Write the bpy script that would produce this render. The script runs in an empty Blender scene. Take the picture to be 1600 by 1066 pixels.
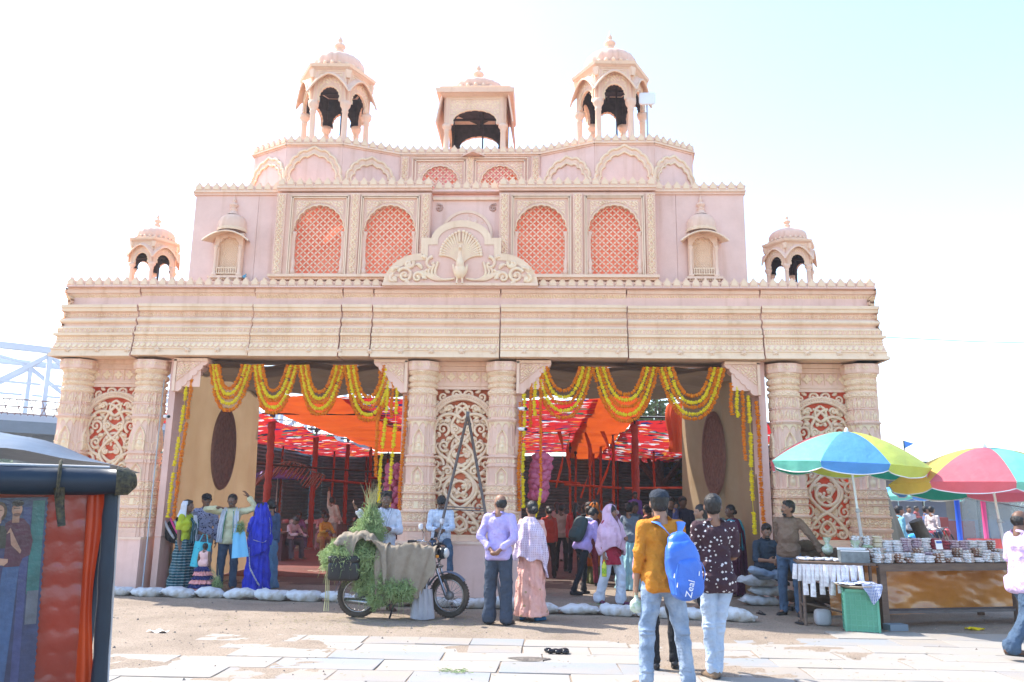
import bpy, math, random
import numpy as np
from math import sin, cos, pi, radians, sqrt, atan2, exp
from mathutils import Matrix, Vector, Euler
from mathutils.geometry import tessellate_polygon

SC = bpy.context.scene
COL = SC.collection
rnd = random.Random(7)

# ------------------------------------------------------------------ camera, sky, sun, exposure
cam_d = bpy.data.cameras.new('camera'); cam = bpy.data.objects.new('camera', cam_d); COL.objects.link(cam)
cam_d.sensor_width = 36.0; cam_d.lens = 36.0 * 1229.0 / 1600.0; cam_d.clip_end = 6000; cam_d.clip_start = 0.05
cam.location = (1.42, 0, 1.62)
cam.rotation_euler = (Matrix.Rotation(radians(2.12), 4, 'Z') @ Matrix.Rotation(radians(90 + 11.48), 4, 'X') @ Matrix.Rotation(radians(0.72), 4, 'Z')).to_euler()
SC.camera = cam
SUN_EL = radians(50.0); SUN_TO = Vector((-0.765, 0.37, 0)).normalized()      # direction towards the sun, on the ground
SUN_AZ = atan2(SUN_TO.x, SUN_TO.y)                                          # clockwise from +Y
world = bpy.data.worlds.new('World'); SC.world = world; world.use_nodes = True
wn = world.node_tree.nodes; wl = world.node_tree.links
sky = wn.new('ShaderNodeTexSky'); sky.sky_type = 'NISHITA'; sky.sun_disc = False
sky.sun_elevation = SUN_EL; sky.sun_rotation = SUN_AZ; sky.air_density = 1.1; sky.dust_density = 1.0; sky.ozone_density = 1.7; sky.altitude = 100
wl.new(sky.outputs[0], wn['Background'].inputs[0]); wn['Background'].inputs[1].default_value = 0.15
sun_d = bpy.data.lights.new('sun', 'SUN'); sun_d.energy = 2.7; sun_d.angle = radians(0.6); sun_d.color = (1.0, 0.95, 0.87)
sun = bpy.data.objects.new('sun', sun_d); COL.objects.link(sun)
sdir = Vector((SUN_TO.x * cos(SUN_EL), SUN_TO.y * cos(SUN_EL), sin(SUN_EL)))
sun.rotation_euler = sdir.to_track_quat('Z', 'Y').to_euler()
sun.location = (-10, 10, 20)
vs = SC.view_settings; vs.view_transform = 'Standard'; vs.look = 'None'; vs.gamma = 1; vs.use_curve_mapping = False
vs.exposure = 1.84
SC.cycles.max_bounces = 7; SC.cycles.diffuse_bounces = 4; SC.cycles.transparent_max_bounces = 8
SC.cycles.volume_bounces = 0

# ------------------------------------------------------------------ mesh builder
def rz(a): return np.array([[cos(a), -sin(a), 0], [sin(a), cos(a), 0], [0, 0, 1.0]])
def rx_(a): return np.array([[1, 0, 0], [0, cos(a), -sin(a)], [0, sin(a), cos(a)]])
def ry_(a): return np.array([[cos(a), 0, sin(a)], [0, 1, 0], [-sin(a), 0, cos(a)]])

class MB:
    def __init__(s):
        s.V = []; s.F = []; s.n = 0; s.T = []
    def add(s, V, F, mat=0, tint=0.0, smooth=True):
        V = np.asarray(V, float).reshape(-1, 3)
        for f in F:
            f = np.asarray(f, dtype=np.int64)
            if f.size: s.F.append((f + s.n, mat, smooth))
        s.V.append(V); s.n += len(V)
        t = np.asarray(tint, float)
        s.T.append(np.full(len(V), float(t)) if t.ndim == 0 else t.reshape(-1))
        return s
    def box(s, c, d, R=None, mat=0, tint=0, taper=None):
        h = np.array(d, float) / 2
        v = np.array([[x, y, z] for z in (-1, 1) for y in (-1, 1) for x in (-1, 1)], float) * h
        if taper is not None: v[4:, :2] *= taper
        if R is not None: v = v @ np.asarray(R).T
        return s.add(v + np.array(c, float), [[[0, 2, 3, 1], [4, 5, 7, 6], [0, 1, 5, 4], [2, 6, 7, 3], [0, 4, 6, 2], [1, 3, 7, 5]]], mat, tint, False)
    def bar(s, a, b, w, h, mat=0, tint=0):
        a = np.array(a, float); b = np.array(b, float); d = b - a; L = np.linalg.norm(d); d /= L
        up = np.array([0, 0, 1.0]) if abs(d[2]) < .95 else np.array([0, 1.0, 0])
        x = np.cross(d, up); x /= np.linalg.norm(x); z = np.cross(x, d)
        return s.box((a + b) / 2, (w, L, h), np.stack([x, d, z], 1), mat, tint)
    def grid(s, P, mat=0, tint=0, closeu=False, closev=False, smooth=True, flip=False):
        # P: (nu, nv, 3)
        P = np.asarray(P); nu, nv = P.shape[:2]
        I = np.arange(nu * nv).reshape(nu, nv)
        if closeu: I = np.vstack([I, I[:1]])
        if closev: I = np.hstack([I, I[:, :1]])
        f = np.stack([I[:-1, :-1], I[1:, :-1], I[1:, 1:], I[:-1, 1:]], -1).reshape(-1, 4)
        if flip: f = f[:, ::-1]
        t = tint if np.ndim(tint) == 0 else np.asarray(tint).reshape(-1)
        return s.add(P.reshape(-1, 3), [f], mat, t, smooth)
    def tube(s, path, r, n=8, mat=0, tint=0, flat=1.0, up=None, caps=True, closed=False, smooth=True):
        P = np.asarray(path, float); m = len(P)
        r = np.full(m, float(r)) if np.ndim(r) == 0 else np.asarray(r, float)
        T = np.gradient(P, axis=0)
        if closed: T = np.roll(P, -1, 0) - np.roll(P, 1, 0)
        T /= (np.linalg.norm(T, axis=1, keepdims=True) + 1e-12)
        if up is None:
            a = np.array([0, 0, 1.0]) if abs(T[0][2]) < .9 else np.array([0, 1.0, 0])
            x = np.cross(T[0], a); x /= np.linalg.norm(x); X = [x]
            for i in range(1, m):
                x = X[-1] - T[i] * (X[-1] @ T[i]); x /= (np.linalg.norm(x) + 1e-12); X.append(x)
            X = np.array(X); Y = np.cross(T, X)
        else:
            Y = np.tile(np.asarray(up, float), (m, 1)); X = np.cross(T, Y); X /= (np.linalg.norm(X, axis=1, keepdims=True) + 1e-9)
        a = np.linspace(0, 2 * pi, n, endpoint=False)
        G = P[:, None] + r[:, None, None] * (np.cos(a)[None, :, None] * X[:, None] + flat * np.sin(a)[None, :, None] * Y[:, None])
        base = s.n
        s.grid(G, mat, tint, closeu=closed, closev=True, smooth=smooth)
        if caps and not closed:
            s.add(np.zeros((0, 3)), [np.array([list(range(base + n - 1, base - 1, -1))]) - s.n, np.array([list(range(base + (m - 1) * n, base + m * n))]) - s.n], mat, 0, False)
        return s
    def lathe(s, prof, n=24, c=(0, 0, 0), mat=0, tint=0, mod=None, smooth=True, arc=None):
        prof = np.asarray(prof, float)
        a = np.linspace(0, 2 * pi, n, endpoint=False) if arc is None else np.linspace(arc[0], arc[1], n)
        r = prof[:, 0][:, None] * np.ones(n)
        if mod is not None: r = mod(r, a[None, :], prof[:, 1][:, None])
        G = np.stack([r * np.cos(a), r * np.sin(a), prof[:, 1][:, None] * np.ones(n)], -1) + np.array(c, float)
        return s.grid(G, mat, tint, closev=arc is None, smooth=smooth, flip=True)
    def ell(s, c, r, n=12, R=None, mat=0, tint=0, p=2.0):
        th = np.linspace(0, pi, n // 2 + 2); ph = np.linspace(0, 2 * pi, n, endpoint=False)
        sp = lambda v: np.sign(v) * np.abs(v) ** (2.0 / p)
        X = sp(np.sin(th))[:, None] * sp(np.cos(ph)); Y = sp(np.sin(th))[:, None] * sp(np.sin(ph)); Z = sp(np.cos(th))[:, None] * np.ones(n)
        G = np.stack([X, Y, Z], -1) * np.array(r, float)
        if R is not None: G = G @ np.asarray(R).T
        return s.grid(G + np.array(c, float), mat, tint, closev=True, flip=False)
    def cap(s, a, b, ra, rb, n=10, mat=0):
        a = np.array(a, float); b = np.array(b, float); d = b - a; L = np.linalg.norm(d) + 1e-9; d = d / L
        t = [(-1, .0), (-.87, .5), (-.5, .87), (0, 1)]; P = []; r = []
        for u, v in t: P.append(a + d * u * ra); r.append(max(v, .01) * ra)
        for u, v in reversed(t): P.append(b - d * u * rb); r.append(max(v, .01) * rb)
        return s.tube(P, r, n, mat)
    def prism(s, poly, y0, y1, holes=(), mat=0, tint=0, R=None, o=(0, 0, 0), backs=True, side_mat=None):
        # polygon in the local XZ plane, from depth y0 (front) to y1 (back)
        loops = [np.asarray(poly, float)] + [np.asarray(h, float) for h in holes]
        tri = tessellate_polygon([[Vector((p[0], p[1], 0)) for p in L] for L in loops])
        A = np.concatenate(loops); n = len(A)
        V = np.concatenate([np.c_[A[:, 0], np.full(n, y0), A[:, 1]], np.c_[A[:, 0], np.full(n, y1), A[:, 1]]])
        if R is not None: V = V @ np.asarray(R).T
        V = V + np.array(o, float)
        T = np.array([list(t) for t in tri]); fs = [T]
        if backs: fs.append(T[:, ::-1] + n)
        s.add(V, fs, mat, tint, False)
        k = 0; q = []
        for L in loops:
            m = len(L)
            for i in range(m):
                a, b = k + i, k + (i + 1) % m
                q.append([a, b, b + n, a + n])
            k += m
        # sides with their own vertices so edges stay crisp
        return s.add(V, [np.array(q)], mat if side_mat is None else side_mat, tint, False)
    def mesh(s, name):
        me = bpy.data.meshes.new(name)
        V = np.concatenate(s.V) if s.V else np.zeros((0, 3))
        T = np.concatenate(s.T) if s.T else np.zeros(0)
        idx = []; start = []; tot = []; mats = []; sm = []; k = 0
        for f, m, smo in s.F:
            c = f.shape[1]; nf = f.shape[0]
            idx.append(f.reshape(-1)); start.append(k + np.arange(nf) * c); tot.append(np.full(nf, c)); mats.append(np.full(nf, m)); sm.append(np.full(nf, smo)); k += nf * c
        me.vertices.add(len(V)); me.vertices.foreach_set('co', V.reshape(-1).astype(np.float32))
        if idx:
            idx = np.concatenate(idx).astype(np.int32); start = np.concatenate(start).astype(np.int32); mats = np.concatenate(mats).astype(np.int32); sm = np.concatenate(sm)
            me.loops.add(len(idx)); me.loops.foreach_set('vertex_index', idx)
            me.polygons.add(len(start)); me.polygons.foreach_set('loop_start', start)
            me.polygons.foreach_set('material_index', mats); me.polygons.foreach_set('use_smooth', sm.astype(bool))
        if np.any(T != 0):
            at = me.attributes.new('tint', 'FLOAT', 'POINT'); at.data.foreach_set('value', T.astype(np.float32))
        me.update(calc_edges=True); me.validate()
        return me
    def build(s, name, mats, parent=None, loc=(0, 0, 0), rot=(0, 0, 0), kind=None):
        return link(name, s.mesh(name), mats, parent, loc, rot, kind)

def link(name, me, mats=None, parent=None, loc=(0, 0, 0), rot=(0, 0, 0), kind=None):
    if mats is not None:
        if not isinstance(mats, (list, tuple)): mats = [mats]
        me.materials.clear()
        for m in mats: me.materials.append(m)
    o = bpy.data.objects.new(name, me); COL.objects.link(o); o.location = loc; o.rotation_euler = rot
    if parent is not None: o.parent = parent
    if kind: o['kind'] = kind
    return o
def tag(o, label, cat, group=None):
    o['label'] = label; o['category'] = cat
    if group: o['group'] = group
    return o
def thing(name, label, cat, loc=(0, 0, 0), rot=0.0, group=None):
    o = bpy.data.objects.new(name, None); COL.objects.link(o); o.location = loc
    o.rotation_euler = (0, 0, rot) if not isinstance(rot, tuple) else rot
    o.empty_display_size = .1
    return tag(o, label, cat, group)
def inst(src, parent=None, loc=(0, 0, 0), rot=(0, 0, 0), scale=None, name=None):
    o = src.copy(); COL.objects.link(o); o.location = loc; o.rotation_euler = rot
    if parent is not None: o.parent = parent
    if scale is not None: o.scale = scale
    return o
def clone(root, loc, rot=None, label=None, group=None, depth=2):
    r = root.copy(); COL.objects.link(r); r.location = loc
    if rot is not None: r.rotation_euler = rot
    if label: r['label'] = label
    if group: r['group'] = group
    def rec(a, b):
        for ch in list(a.children):
            c = ch.copy(); COL.objects.link(c); c.parent = b; rec(ch, c)
    rec(root, r)
    return r

# ------------------------------------------------------------------ materials
MATS = {}
def M(name, col, col2=None, var=.12, scale=3.0, rough=.75, bump=.15, bscale=60.0, metal=0.0, transl=0.0, tintcol=None, alpha=1.0, spec=.4, emis=None, bdist=.01, mscale=(1, 1, 1), sheen=0.0, tint_spots=None, mixr=(.35, .65)):
    if name in MATS: return MATS[name]
    m = bpy.data.materials.new(name); m.use_nodes = True; MATS[name] = m
    nt = m.node_tree; N = nt.nodes; L = nt.links; b = N['Principled BSDF']
    tc = N.new('ShaderNodeTexCoord'); mp = N.new('ShaderNodeMapping'); mp.inputs['Scale'].default_value = mscale; L.new(tc.outputs['Object'], mp.inputs[0])
    no = N.new('ShaderNodeTexNoise'); no.inputs['Scale'].default_value = scale; no.inputs['Detail'].default_value = 6; no.inputs['Roughness'].default_value = .6; L.new(mp.outputs[0], no.inputs['Vector'])
    mr = N.new('ShaderNodeMapRange'); mr.inputs[1].default_value = mixr[0]; mr.inputs[2].default_value = mixr[1]; L.new(no.outputs[0], mr.inputs[0])
    c1 = tuple(col) + (1,); c2 = tuple(col2) + (1,) if col2 else tuple(max(0, x * (1 - var)) for x in col) + (1,)
    mx = N.new('ShaderNodeMix'); mx.data_type = 'RGBA'; mx.inputs[6].default_value = c1; mx.inputs[7].default_value = c2; L.new(mr.outputs[0], mx.inputs[0])
    out = mx.outputs[2]
    if tintcol:
        at = N.new('ShaderNodeAttribute'); at.attribute_name = 'tint'
        m2 = N.new('ShaderNodeMix'); m2.data_type = 'RGBA'; L.new(at.outputs['Fac'], m2.inputs[0]); L.new(out, m2.inputs[6]); m2.inputs[7].default_value = tuple(tintcol) + (1,)
        m3 = N.new('ShaderNodeMix'); m3.data_type = 'RGBA'; m3.blend_type = 'MULTIPLY'; n2 = N.new('ShaderNodeTexNoise'); n2.inputs['Scale'].default_value = 1.3; n2.inputs['Detail'].default_value = 8; n2.inputs['Roughness'].default_value = .7; L.new(tc.outputs['Object'], n2.inputs['Vector'])
        r2 = N.new('ShaderNodeValToRGB'); r2.color_ramp.elements[0].position = .35; r2.color_ramp.elements[0].color = (.87, .83, .80, 1); r2.color_ramp.elements[1].position = .62; r2.color_ramp.elements[1].color = (1, 1, 1, 1); L.new(n2.outputs[0], r2.inputs[0])
        m3.inputs[0].default_value = .8; L.new(m2.outputs[2], m3.inputs[6]); L.new(r2.outputs[0], m3.inputs[7])
        mp3 = N.new('ShaderNodeMapping'); mp3.inputs['Scale'].default_value = (5, 5, .35); L.new(tc.outputs['Object'], mp3.inputs[0]); n3 = N.new('ShaderNodeTexNoise'); n3.inputs['Scale'].default_value = 1.6; n3.inputs['Detail'].default_value = 7; L.new(mp3.outputs[0], n3.inputs['Vector'])
        r3 = N.new('ShaderNodeValToRGB'); r3.color_ramp.elements[0].position = .30; r3.color_ramp.elements[0].color = (.86, .80, .72, 1); r3.color_ramp.elements[1].position = .47; r3.color_ramp.elements[1].color = (1, 1, 1, 1); L.new(n3.outputs[0], r3.inputs[0])
        m4 = N.new('ShaderNodeMix'); m4.data_type = 'RGBA'; m4.blend_type = 'MULTIPLY'; m4.inputs[0].default_value = .7; L.new(m3.outputs[2], m4.inputs[6]); L.new(r3.outputs[0], m4.inputs[7]); out = m4.outputs[2]
    L.new(out, b.inputs['Base Color'])
    b.inputs['Roughness'].default_value = rough; b.inputs['Metallic'].default_value = metal; b.inputs['Specular IOR Level'].default_value = spec; b.inputs['Alpha'].default_value = alpha
    if sheen: b.inputs['Sheen Weight'].default_value = sheen
    if emis: b.inputs['Emission Color'].default_value = tuple(emis[0]) + (1,); b.inputs['Emission Strength'].default_value = emis[1]
    if bump:
        nb = N.new('ShaderNodeTexNoise'); nb.inputs['Scale'].default_value = bscale; nb.inputs['Detail'].default_value = 4; L.new(mp.outputs[0], nb.inputs['Vector'])
        bp = N.new('ShaderNodeBump'); bp.inputs['Strength'].default_value = bump; bp.inputs['Distance'].default_value = bdist; L.new(nb.outputs[0], bp.inputs['Height']); L.new(bp.outputs[0], b.inputs['Normal'])
    if transl:
        tr = N.new('ShaderNodeBsdfTranslucent'); L.new(out, tr.inputs[0]); ms = N.new('ShaderNodeMixShader'); ms.inputs[0].default_value = transl
        L.new(b.outputs[0], ms.inputs[1]); L.new(tr.outputs[0], ms.inputs[2]); L.new(ms.outputs[0], N['Material Output'].inputs[0])
    return m
def pattern(m, kind, colB, scale=30.0, colC=None, width=.5, rot=(0, 0, 0), vec='Object', mscale=(1, 1, 1)):
    """overlays a printed or woven pattern on a material made by M"""
    nt = m.node_tree; N = nt.nodes; L = nt.links; b = N['Principled BSDF']
    src = b.inputs['Base Color'].links[0].from_socket
    tc = N.new('ShaderNodeTexCoord'); mp = N.new('ShaderNodeMapping'); mp.inputs['Rotation'].default_value = rot; mp.inputs['Scale'].default_value = mscale; L.new(tc.outputs[vec], mp.inputs[0])
    def stripes(axis, sc, w):
        sx = N.new('ShaderNodeSeparateXYZ'); L.new(mp.outputs[0], sx.inputs[0])
        a = N.new('ShaderNodeMath'); a.operation = 'MULTIPLY'; a.inputs[1].default_value = sc; L.new(sx.outputs[axis], a.inputs[0])
        f = N.new('ShaderNodeMath'); f.operation = 'FRACT'; L.new(a.outputs[0], f.inputs[0])
        g = N.new('ShaderNodeMath'); g.operation = 'LESS_THAN'; g.inputs[1].default_value = w; L.new(f.outputs[0], g.inputs[0]); return g.outputs[0]
    if kind == 'hstripe': fac = stripes(2, scale, width)
    elif kind == 'vstripe': fac = stripes(0, scale, width)
    elif kind == 'check':
        a = stripes(2, scale, width); c = stripes(0, scale, width); q = N.new('ShaderNodeMath'); q.operation = 'MAXIMUM'; L.new(a, q.inputs[0]); L.new(c, q.inputs[1]); fac = q.outputs[0]
    else:
        v = N.new('ShaderNodeTexVoronoi'); v.inputs['Scale'].default_value = scale; v.inputs['Randomness'].default_value = 1.0; L.new(mp.outputs[0], v.inputs['Vector'])
        if kind == 'tri': v.distance = 'MANHATTAN'
        g = N.new('ShaderNodeMath'); g.operation = 'LESS_THAN'; g.inputs[1].default_value = width; L.new(v.outputs['Distance'], g.inputs[0]); fac = g.outputs[0]
    mx = N.new('ShaderNodeMix'); mx.data_type = 'RGBA'; L.new(fac, mx.inputs[0]); L.new(src, mx.inputs[6]); mx.inputs[7].default_value = tuple(colB) + (1,)
    L.new(mx.outputs[2], b.inputs['Base Color'])
    for n in N:
        if n.type == 'BSDF_TRANSLUCENT': L.new(mx.outputs[2], n.inputs[0])
    return m

PINK = (.84, .54, .43); CREAM = (.90, .69, .44)
m_gate = M('gate_plaster', PINK, (.80, .51, .40), scale=2.2, rough=.72, bump=.25, bscale=90, tintcol=CREAM)
m_pink = M('gate_pink_wall', (.85, .56, .47), (.79, .52, .44), scale=1.6, rough=.7, bump=.15, bscale=45, tintcol=CREAM)
m_cream = M('gate_cream_relief', (.87, .66, .42), (.82, .57, .39), scale=6, rough=.7, bump=.2, bscale=80)
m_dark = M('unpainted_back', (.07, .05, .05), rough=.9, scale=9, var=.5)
m_orange_t = M('orange_backing_cloth', (.90, .30, .17), (.80, .20, .10), scale=2.5, rough=.8, bump=.3, bscale=12, transl=.55)
m_steel = M('dark_steel_pipe', (.035, .03, .032), rough=.5, metal=.3, var=.4)
m_grey = M('grey_plastic', (.45, .46, .48), rough=.5)
m_white = M('white_plastic', (.8, .8, .8), rough=.4, var=.05)
m_black = M('black_plastic', (.015, .015, .017), rough=.4, var=.3)
# ------------------------------------------------------------------ ground
D = 13.85       # distance of the gateway's front plane
def gnoise(X, Y, s=1.0, seed=0):
    r = np.random.RandomState(seed); Z = 0
    for k in range(9):
        a = r.uniform(0, 2 * pi); f = s * (1.0 + 1.7 * k * r.uniform(.6, 1.2)); p = r.uniform(0, 6.3)
        Z = Z + np.sin(f * (X * cos(a) + Y * sin(a)) + p + 1.3 * np.sin(f * .6 * (Y * cos(a) - X * sin(a)) + p)) / (1 + .8 * k)
    return Z / 3.0
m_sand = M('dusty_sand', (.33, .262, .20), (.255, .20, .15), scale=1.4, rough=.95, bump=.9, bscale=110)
def sand_detail(m):
    nt = m.node_tree; N = nt.nodes; L = nt.links; b = N['Principled BSDF']; src = b.inputs['Base Color'].links[0].from_socket
    tc = N.new('ShaderNodeTexCoord'); v = N.new('ShaderNodeTexVoronoi'); v.inputs['Scale'].default_value = 28; L.new(tc.outputs['Object'], v.inputs['Vector'])
    n = N.new('ShaderNodeTexNoise'); n.inputs['Scale'].default_value = 60; n.inputs['Detail'].default_value = 5; L.new(tc.outputs['Object'], n.inputs['Vector'])
    r = N.new('ShaderNodeValToRGB'); r.color_ramp.elements[0].position = .36; r.color_ramp.elements[0].color = (.55, .5, .47, 1); r.color_ramp.elements[1].position = .52; r.color_ramp.elements[1].color = (1, 1, 1, 1); L.new(n.outputs[0], r.inputs[0])
    mx = N.new('ShaderNodeMix'); mx.data_type = 'RGBA'; mx.blend_type = 'MULTIPLY'; mx.inputs[0].default_value = .9; L.new(src, mx.inputs[6]); L.new(r.outputs[0], mx.inputs[7]); L.new(mx.outputs[2], b.inputs['Base Color'])
sand_detail(m_sand)
xs = np.linspace(-9, 12, 300); ys = np.linspace(2.5, 19, 260)
X, Y = np.meshgrid(xs, ys, indexing='ij')
def sand_h(X, Y):
    base = .012 * gnoise(X, Y, 1.1, 3) + .006 * gnoise(X, Y, 5, 5) + .003 * gnoise(X, Y, 17, 8)
    # sand thins out where the flagstones lie
    pav = 1 / (1 + np.exp((Y - 9.9 - .35 * gnoise(X, Y, .8, 11) - .9 * (X > 3.2)) * 3.0))
    left = 1 / (1 + np.exp((X + 2.6 + .3 * gnoise(X, Y, 1.5, 4)) * 4)) * (Y > 7.6)
    pav = pav * (1 - .8 * left)
    return base + .004 - .0085 * pav
e = np.minimum(1, np.minimum.reduce([X + 9, 12 - X, Y - 2.5, 19 - Y]) / .5)
Z = sand_h(X, Y) * e
g = MB().grid(np.stack([X, Y, Z], -1))
# outer sheet to the horizon, with a hole where the fine sheet lies
R4 = [(-900, -900), (900, -900), (900, 900), (-900, 900)]; r4 = [(-9, 2.5), (12, 2.5), (12, 19), (-9, 19)]
V = [(x, y, 0) for x, y in R4 + r4]
g.add(V, [[[0, 1, 5, 4], [1, 2, 6, 5], [2, 3, 7, 6], [3, 0, 4, 7]]], 0, 0, False)
ground = g.build('ground', m_sand, kind='structure')
# flagstones, one object each, in rows
m_slab = M('flagstone', (.30, .285, .265), (.33, .285, .235), scale=1.1, rough=.85, bump=.5, bscale=70, mixr=(.3, .7))
m_slab2 = M('flagstone_blue', (.245, .265, .285), (.29, .265, .24), scale=1.4, rough=.8, bump=.5, bscale=70)
m_slab3 = M('flagstone_buff', (.31, .265, .215), (.27, .25, .235), scale=1.7, rough=.88, bump=.5, bscale=60)
rowy = [4.0, 4.6, 5.25, 5.85, 6.45, 7.05, 7.55, 8.03, 8.56, 9.02, 9.46, 9.92, 10.4, 10.95]
for j in range(len(rowy) - 1):
    x = -5.4 + rnd.uniform(0, .6)
    while x < 9.5:
        w = rnd.choice([.62, .75, .9, 1.05, 1.2])
        y0, y1 = rowy[j], rowy[j + 1]
        cx, cy = x + w / 2, (y0 + y1) / 2
        skip = (cy > 9.9 and cx < 3.4) or (cx < -2.2 and cy > 8.6) or (cy > 10.3 and cx < 5)
        if not skip:
            b = MB(); hx, hy = w / 2 - .003 - rnd.uniform(0, .008), (y1 - y0) / 2 - .003 - rnd.uniform(0, .008); t = .03
            jx = [rnd.uniform(-.012, .012) for _ in range(8)]
            c4 = [(-hx + jx[0], -hy + jx[1]), (hx + jx[2], -hy + jx[3]), (hx + jx[4], hy + jx[5]), (-hx + jx[6], hy + jx[7])]
            v = [(p[0], p[1], -t) for p in c4] + [(p[0], p[1], -.003) for p in c4] + [(p[0] * .992, p[1] * .988, 0) for p in c4]
            b.add(v, [[[0, 1, 5, 4], [1, 2, 6, 5], [2, 3, 7, 6], [3, 0, 4, 7], [4, 5, 9, 8], [5, 6, 10, 9], [6, 7, 11, 10], [7, 4, 8, 11], [8, 9, 10, 11]]], 0, 0, False)
            b.build('paving_slab', rnd.choice([m_slab, m_slab, m_slab2, m_slab3]), ground, (cx, cy, .002 + rnd.uniform(-.004, .005)), (rnd.uniform(-.006, .006), rnd.uniform(-.006, .006), rnd.uniform(-.006, .006)))
        x += w
# pebbles and grit on the sand
gv = MB()
tet = np.array([[1, 0, -.3], [-.5, .87, -.3], [-.5, -.87, -.3], [0, 0, .8]])
NP = 5200
for i in range(NP):
    px = rnd.uniform(-7.5, 9.5); py = rnd.uniform(4.5, 16); s = rnd.choice([.003, .004, .005, .006, .009, .012]) * (1 if rnd.random() < .93 else 2)
    gv.add(tet @ rz(rnd.uniform(0, 6)).T * s + np.array([px, py, .012 * 0 + float(sand_h(np.array(px), np.array(py))) + s * .2]), [[[0, 1, 2], [0, 3, 1], [1, 3, 2], [2, 3, 0]]], 0, 0, False)
tag(gv.build('gravel', M('grit', (.30, .25, .2), (.12, .1, .09), scale=40, mixr=(.45, .55))), 'loose grit and small stones scattered over the sandy forecourt', 'gravel')['kind'] = 'stuff'

# ------------------------------------------------------------------ far setting: trees and bridge on the left, market beyond on the right
m_leaf_far = M('far_foliage', (.05, .09, .035), (.09, .13, .05), scale=.6, rough=.9, bump=0)
m_leaf = M('tree_foliage', (.06, .11, .03), (.10, .14, .05), scale=3, rough=.8, bump=0, transl=.3)
m_bark = M('bark', (.10, .075, .055), (.16, .13, .1), scale=8, rough=.95, bump=.6, bscale=30)
def tree(loc, h, w, label, seed, leaf=None, size=.35, n=900, group=None):
    r = np.random.RandomState(seed)
    t = thing('tree', label, 'tree', loc, 0, group)
    b = MB(); th = h * .35
    b.tube([(0, 0, -.1), (.1 * r.randn(), 0, th * .5), (.15 * r.randn(), .1, th), (.1, .1, h * .75)], [h * .035, h * .028, h * .022, h * .008], 8)
    cl = []
    for k in range(11):
        a = r.uniform(0, 2 * pi); rr = r.uniform(.15, .8) * w / 2; z = r.uniform(.38, .88) * h
        rr *= 1 - .6 * max(0, z / h - .6) / .3
        c = np.array([rr * cos(a), rr * sin(a), z]); cl.append((c, w * r.uniform(.16, .27)))
        b.tube([(0, 0, th * .8), c * .5 + np.array([0, 0, th * .35]), c], [h * .014, h * .009, h * .003], 5)
    b.build('trunk', m_bark, t)
    f = MB(); C = []; 
    for c, s in cl:
        m = n // len(cl); d = r.randn(m, 3); d /= np.linalg.norm(d, axis=1, keepdims=True); C.append(c + d * s * (r.uniform(.35, 1.0, (m, 1)) ** .5) * np.array([1.15, 1.15, .8]))
    C = np.concatenate(C); m = len(C); s = size * r.uniform(.5, 1.2, (m, 1))
    A = r.randn(m, 3); A /= np.linalg.norm(A, axis=1, keepdims=True); B = np.cross(A, r.randn(m, 3)); B /= np.linalg.norm(B, axis=1, keepdims=True)
    V = np.stack([C - A * s, C - B * s * .6, C + A * s, C + B * s * .6], 1).reshape(-1, 3)
    f.add(V, [np.arange(4 * m).reshape(m, 4)], 0, 0, False)
    f.build('crown', leaf or m_leaf_far, t)
    return t
k = 0
desc = ['broad dark tree beside the far end of the bridge', 'tall rounded tree standing under the bridge deck', 'low bushy tree farthest left below the bridge', 'pale spreading tree behind the three-wheeler roof', 'dense tree nearest the gateway\'s left pillar']
for (x, y, h, w) in [(-62, 95, 11, 16), (-48, 88, 9.5, 12), (-72, 100, 9, 15), (-55, 80, 7, 9), (-40, 84, 8, 11)]:
    tree((x, y, -2), h, w, desc[k], 20 + k, size=.5, n=2600, group='trees beyond the bridge'); k += 1
# far treeline strip
tl = MB(); r = np.random.RandomState(5)
m = 26000; a = r.uniform(-1.1, 1.0, m); Rr = r.uniform(240, 300, m); C = np.stack([Rr * np.sin(a), Rr * np.cos(a), r.uniform(0, 1, m) ** 1.2 * (9 + 4 * np.sin(a * 23) + 2.5 * np.sin(a * 71)) * .8], 1)
A = r.randn(m, 3); B = np.cross(A, r.randn(m, 3)); A /= np.linalg.norm(A, axis=1, keepdims=True); B /= np.linalg.norm(B, axis=1, keepdims=True)
V = np.stack([C - A * .9, C - B * .6, C + A * .9, C + B * .6], 1).reshape(-1, 3)
tag(tl.add(V, [np.arange(4 * m).reshape(m, 4)], 0, 0, False).build('treeline', m_leaf_far), 'hazy far-off line of trees along the horizon', 'trees')['kind'] = 'stuff'
tree((6.8, 36, 0), 8.2, 8, 'leafy tree behind the tent, seen through the gap above the right opening', 41, leaf=m_leaf, size=.16, n=3800)

# bridge: white steel truss with railed deck
m_bsteel = M('white_painted_steel', (.64, .66, .71), (.56, .58, .64), scale=.5, rough=.6, bump=0)
m_rail = M('rusty_rail', (.28, .14, .12), rough=.8, bump=0)
m_deck = M('bridge_concrete', (.16, .19, .23), rough=.9, bump=0)
br = thing('truss_bridge', 'white steel truss bridge crossing beyond the far left side', 'bridge', (-30, 52, 0), radians(42))
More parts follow.
